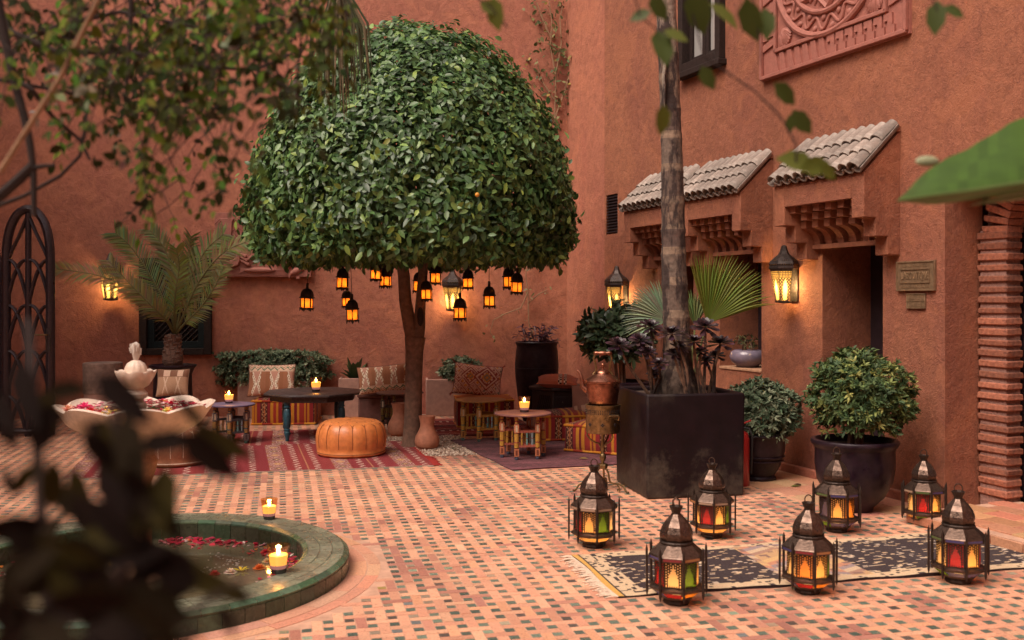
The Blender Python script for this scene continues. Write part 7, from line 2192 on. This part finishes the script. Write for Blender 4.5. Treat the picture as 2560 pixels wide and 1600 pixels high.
# --- dark leaves close to the lens, bottom left
nb = P(150, 2000, .7)
nl_ = thing('foreground_shrub', 'dark out of focus shrub filling the bottom left corner', 'shrub', nb)
def nbr(pts, r0, r1):
    q = [P(*p) - nb for p in pts]; m = MB(); m.tube(q, [r0 + (r1 - r0) * i / (len(q) - 1) for i in range(len(q))], 8); m.build('branch', M['dark_bark'], nl_, True)
nbr([(150, 1990, .7), (140, 1700, .7), (110, 1400, .7), (95, 1150, .72), (85, 980, .75), (70, 800, .8)], .006, .003)
nbr([(150, 1800, .7), (260, 1560, .68), (330, 1330, .66), (310, 1150, .66), (280, 1030, .66)], .006, .003)
nbr([(150, 1800, .7), (360, 1620, .62), (500, 1520, .6), (600, 1450, .6)], .005, .002)
_f = Vector((-.45, .75, 0)) - nb
m = MB(); m.tube([_f, Vector((-.42, .74, .6)) - nb, P(150, 1990, .7) - nb, P(140, 1700, .7) - nb], [.014, .010, .008, .006], 8); m.build('branch', M['dark_bark'], nl_, True)
BL = [(310, 990, 230, -35, .66), (480, 1020, 190, -42, .66), (525, 1130, 230, -30, .64), (420, 1100, 200, 15, .66), (330, 1130, 260, -70, .64), (250, 1120, 200, 120, .66), (270, 1080, 160, -20, .68), (70, 980, 230, -60, .7), (110, 1060, 200, 75, .7), (30, 1060, 180, 80, .7), (170, 970, 150, 15, .7),
      (350, 1250, 250, -80, .62), (300, 1230, 230, -50, .62), (410, 1240, 200, -85, .64), (420, 1300, 170, -60, .64), (200, 1210, 190, 100, .64), (130, 1200, 200, 85, .66), (60, 1190, 150, 60, .66), (240, 1310, 230, -40, .62), (130, 1330, 230, 60, .62), (40, 1310, 200, 20, .62),
      (330, 1370, 270, 15, .6), (230, 1420, 260, -60, .6), (110, 1430, 260, 40, .6), (30, 1440, 220, 80, .6), (420, 1400, 280, -15, .6), (530, 1450, 230, -12, .6), (590, 1480, 130, -10, .62), (300, 1490, 280, -5, .58), (180, 1520, 280, 10, .58), (60, 1540, 260, -20, .58),
      (400, 1500, 220, -25, .58), (120, 1590, 260, 5, .57), (280, 1590, 280, 15, .57), (400, 1600, 200, 0, .57), (20, 1600, 220, 50, .57), (240, 1550, 230, -70, .57), (350, 1440, 200, 60, .6), (160, 1460, 230, -75, .6), (70, 1370, 200, -50, .62), (470, 1590, 150, 30, .58), (330, 1310, 160, 60, .62), (200, 1370, 180, 10, .6), (350, 1180, 150, -80, .64)]
for q in list(BL):
    if q[1] > 1120 or q[0] < 260: BL.append((q[0] + FG.uniform(-70, 50), q[1] + FG.uniform(-50, 70), q[2] * FG.uniform(.7, 1.0), q[3] + FG.uniform(-50, 50), q[4] + FG.uniform(-.04, .06)))
for i, (x, y, L, a, d) in enumerate(BL):
    l = L / FPX * d * .82; p = P(x, y, d) - nb; dv = Vector((math.cos(rad(a)), FG.uniform(-.35, .35), math.sin(rad(a)))).normalized(); p = p - dv * l * .5
    c = FG.choice([(.011, .005, .003), (.012, .006, .004), (.016, .010, .004), (.036, .028, .006), (.010, .005, .004)])
    V, T, C = leaves(np.array([[0., 0, 0]]), np.array([dv]), np.array([[FG.gauss(0, .4), -1, FG.gauss(0.1, .4)]]), [l], [l * FG.uniform(.38, .54)], np.array([c]), droop=.12)
    o = inst('leaf', np_mesh('leaf', V, T, M['leaf_dark'], C), nl_); o.location = p

# --- loose twig with leaves, top right
rb_ = P(1640, -60, 1.6)
tr_ = thing('overhanging_twig', 'blurred thin twig with green leaves hanging at the top right', 'twig', rb_)
def rbr(pts, r): m = MB(); m.tube([P(*p) - rb_ for p in pts], r, 6); m.build('twig', M['dark_bark'], tr_, True)
rbr([(1700, -80, 1.6), (1760, 140, 1.6), (1830, 190, 1.6), (1890, 230, 1.6), (1950, 290, 1.6), (1990, 360, 1.6), (1990, 420, 1.6)], .0016)
rbr([(1700, -80, 1.6), (1880, -30, 1.6), (1895, 60, 1.6), (1900, 160, 1.6)], .0013); rbr([(1700, -80, 1.6), (1560, -110, 1.6), (1600, 40, 1.6), (1650, 80, 1.6)], .0013)
m = MB(); m.tube([P(1700, -80, 1.6) - rb_, Vector((.2, 1.5, 2.4)) - rb_, Vector((-.8, 1.2, 3.0)) - rb_, Vector((-2.4, 2.3, 3.5)) - rb_, Vector((-4.2, 4.3, 3.9)) - rb_], [.0025, .004, .008, .015, .03], 8); m.build('twig', M['dark_bark'], tr_, True)
rbr([(1700, -80, 1.6), (2000, -150, 1.6), (2300, -80, 1.6), (2345, 30, 1.6)], .0012); rbr([(1700, -80, 1.6), (1400, -160, 1.6), (1100, -80, 1.6), (1230, 20, 1.6), (1270, 70, 1.6)], .0015)
for i, (x, y, L, a, g) in enumerate(((1648, 18, 80, -60, 0), (1655, 120, 110, -80, 0), (1690, 90, 70, -20, 1), (1745, 30, 120, -70, 0), (1770, 195, 70, -60, 0), (1810, 40, 100, -40, 1), (1880, 50, 120, -70, 0), (1915, 60, 90, -90, 0),
        (1962, 235, 85, -40, 0), (2005, 305, 80, -50, 0), (1975, 310, 50, -90, 0), (1990, 405, 110, 170, 1), (2040, 415, 90, 10, 1), (2070, 430, 60, -40, 1), (2340, 45, 90, -95, 0), (2385, 30, 60, -30, 0), (1240, 35, 90, -80, 1), (1225, 20, 60, -30, 1), (1600, 40, 60, 200, 0), (1655, 300, 80, -95, 1))):
    d = 1.6; l = L / FPX * d; dv = Vector((math.cos(rad(a)), FG.uniform(-.4, .4), math.sin(rad(a)))).normalized(); p = P(x, y, d) - rb_ - dv * l * .5
    c = (.050, .075, .012) if g == 0 else (.10, .12, .016)
    V, T, C = leaves(np.array([[0., 0, 0]]), np.array([dv]), np.array([[FG.gauss(0, .5), -1, FG.gauss(0.3, .4)]]), [l], [l * .62], np.array([c]))
    o = inst('leaf', np_mesh('leaf', V, T, M['leaf_matte'], C), tr_); o.location = p

# --- banana leaf entering from the right
bb = P(2900, 450, 1.7)
bl_ = thing('banana_leaf', 'large green banana leaf reaching in from the right edge', 'leaf', bb)
tipx = 2243; mid = [(2243, 502), (2330, 490), (2430, 478), (2540, 462), (2680, 440), (2900, 400)]
upw = [2, 75, 112, 162, 190, 10]; lo = [2, 22, 22, 20, 18, 4]
m = MB(); vs = []; nr = 26
for i in range(nr + 1):
    u = i / nr; x = tipx + (2900 - tipx) * u
    my = np.interp(x, [q[0] for q in mid], [q[1] for q in mid]); uw = np.interp(x, [q[0] for q in mid], upw); lw = np.interp(x, [q[0] for q in mid], lo); d = 1.62 + .12 * u
    rip = 2.5 * math.sin(i * 2.1)
    for (k, dy, dd) in ((-1, -uw + rip, .14), (-.6, -uw * .62, .10), (-.25, -uw * .28, .03), (0, 0, 0), (.6, lw * .5, .06), (1, lw, .16)):
        vs.append(P(x, my + dy, d + dd) - bb)
fs = [(i*6+j, i*6+j+1, (i+1)*6+j+1, (i+1)*6+j) for i in range(nr) for j in range(5)]
[m.F.append(f) or m.C.append(tuple(q * (1 + .10 * math.sin(i * 1.7) + (.12 if i % 2 else 0)) for q in (.050, .105, .014))) for i, f in enumerate(fs)]; m.V = [tuple(v) for v in vs]; m.hascol = True; m.build('blade', M['banana'], bl_, True, 70)
m = MB(); m.tube([P(x, y, 1.60 + .12 * (x - tipx) / 657) - bb for (x, y) in mid], [.001, .003, .004, .005, .006, .008], 8, (.10, .14, .04)); m.build('midrib', M['banana'], bl_, True)
m = MB(); m.tube([P(2900, 400, 1.72) - bb, Vector((1.35, 1.75, 1.68)) - bb, Vector((1.62, 1.75, 1.35)) - bb, Vector((1.75, 1.7, .7)) - bb, Vector((1.78, 1.7, 0)) - bb], [.008, .012, .016, .026, .04], 10, (.10, .13, .04)); m.build('petiole', M['banana'], bl_, True)
m = MB(); vs = []
for i in range(9):
    u = i / 8; x = 2418 + 300 * u; y = 515 - 42 * u; w = 24 * math.sin(min(1, u * 1.4) * math.pi / 2); d = 1.78
    for dy, dd in ((-w, .02), (0, 0), (w * .12, .01)): vs.append(P(x, y + dy, d + dd) - bb)
m.add(vs, [(i*3+j, i*3+j+1, (i+1)*3+j+1, (i+1)*3+j) for i in range(8) for j in range(2)], (.42, .46, .30)); m.build('folded_edge', M['banana'], bl_, True)
m = MB(); m.sphere(P(2318, 403, 1.80) - bb, (.022, .006, .010), 10, 6, (.40, .42, .26)); m.build('curled_edge', M['banana'], bl_, True)
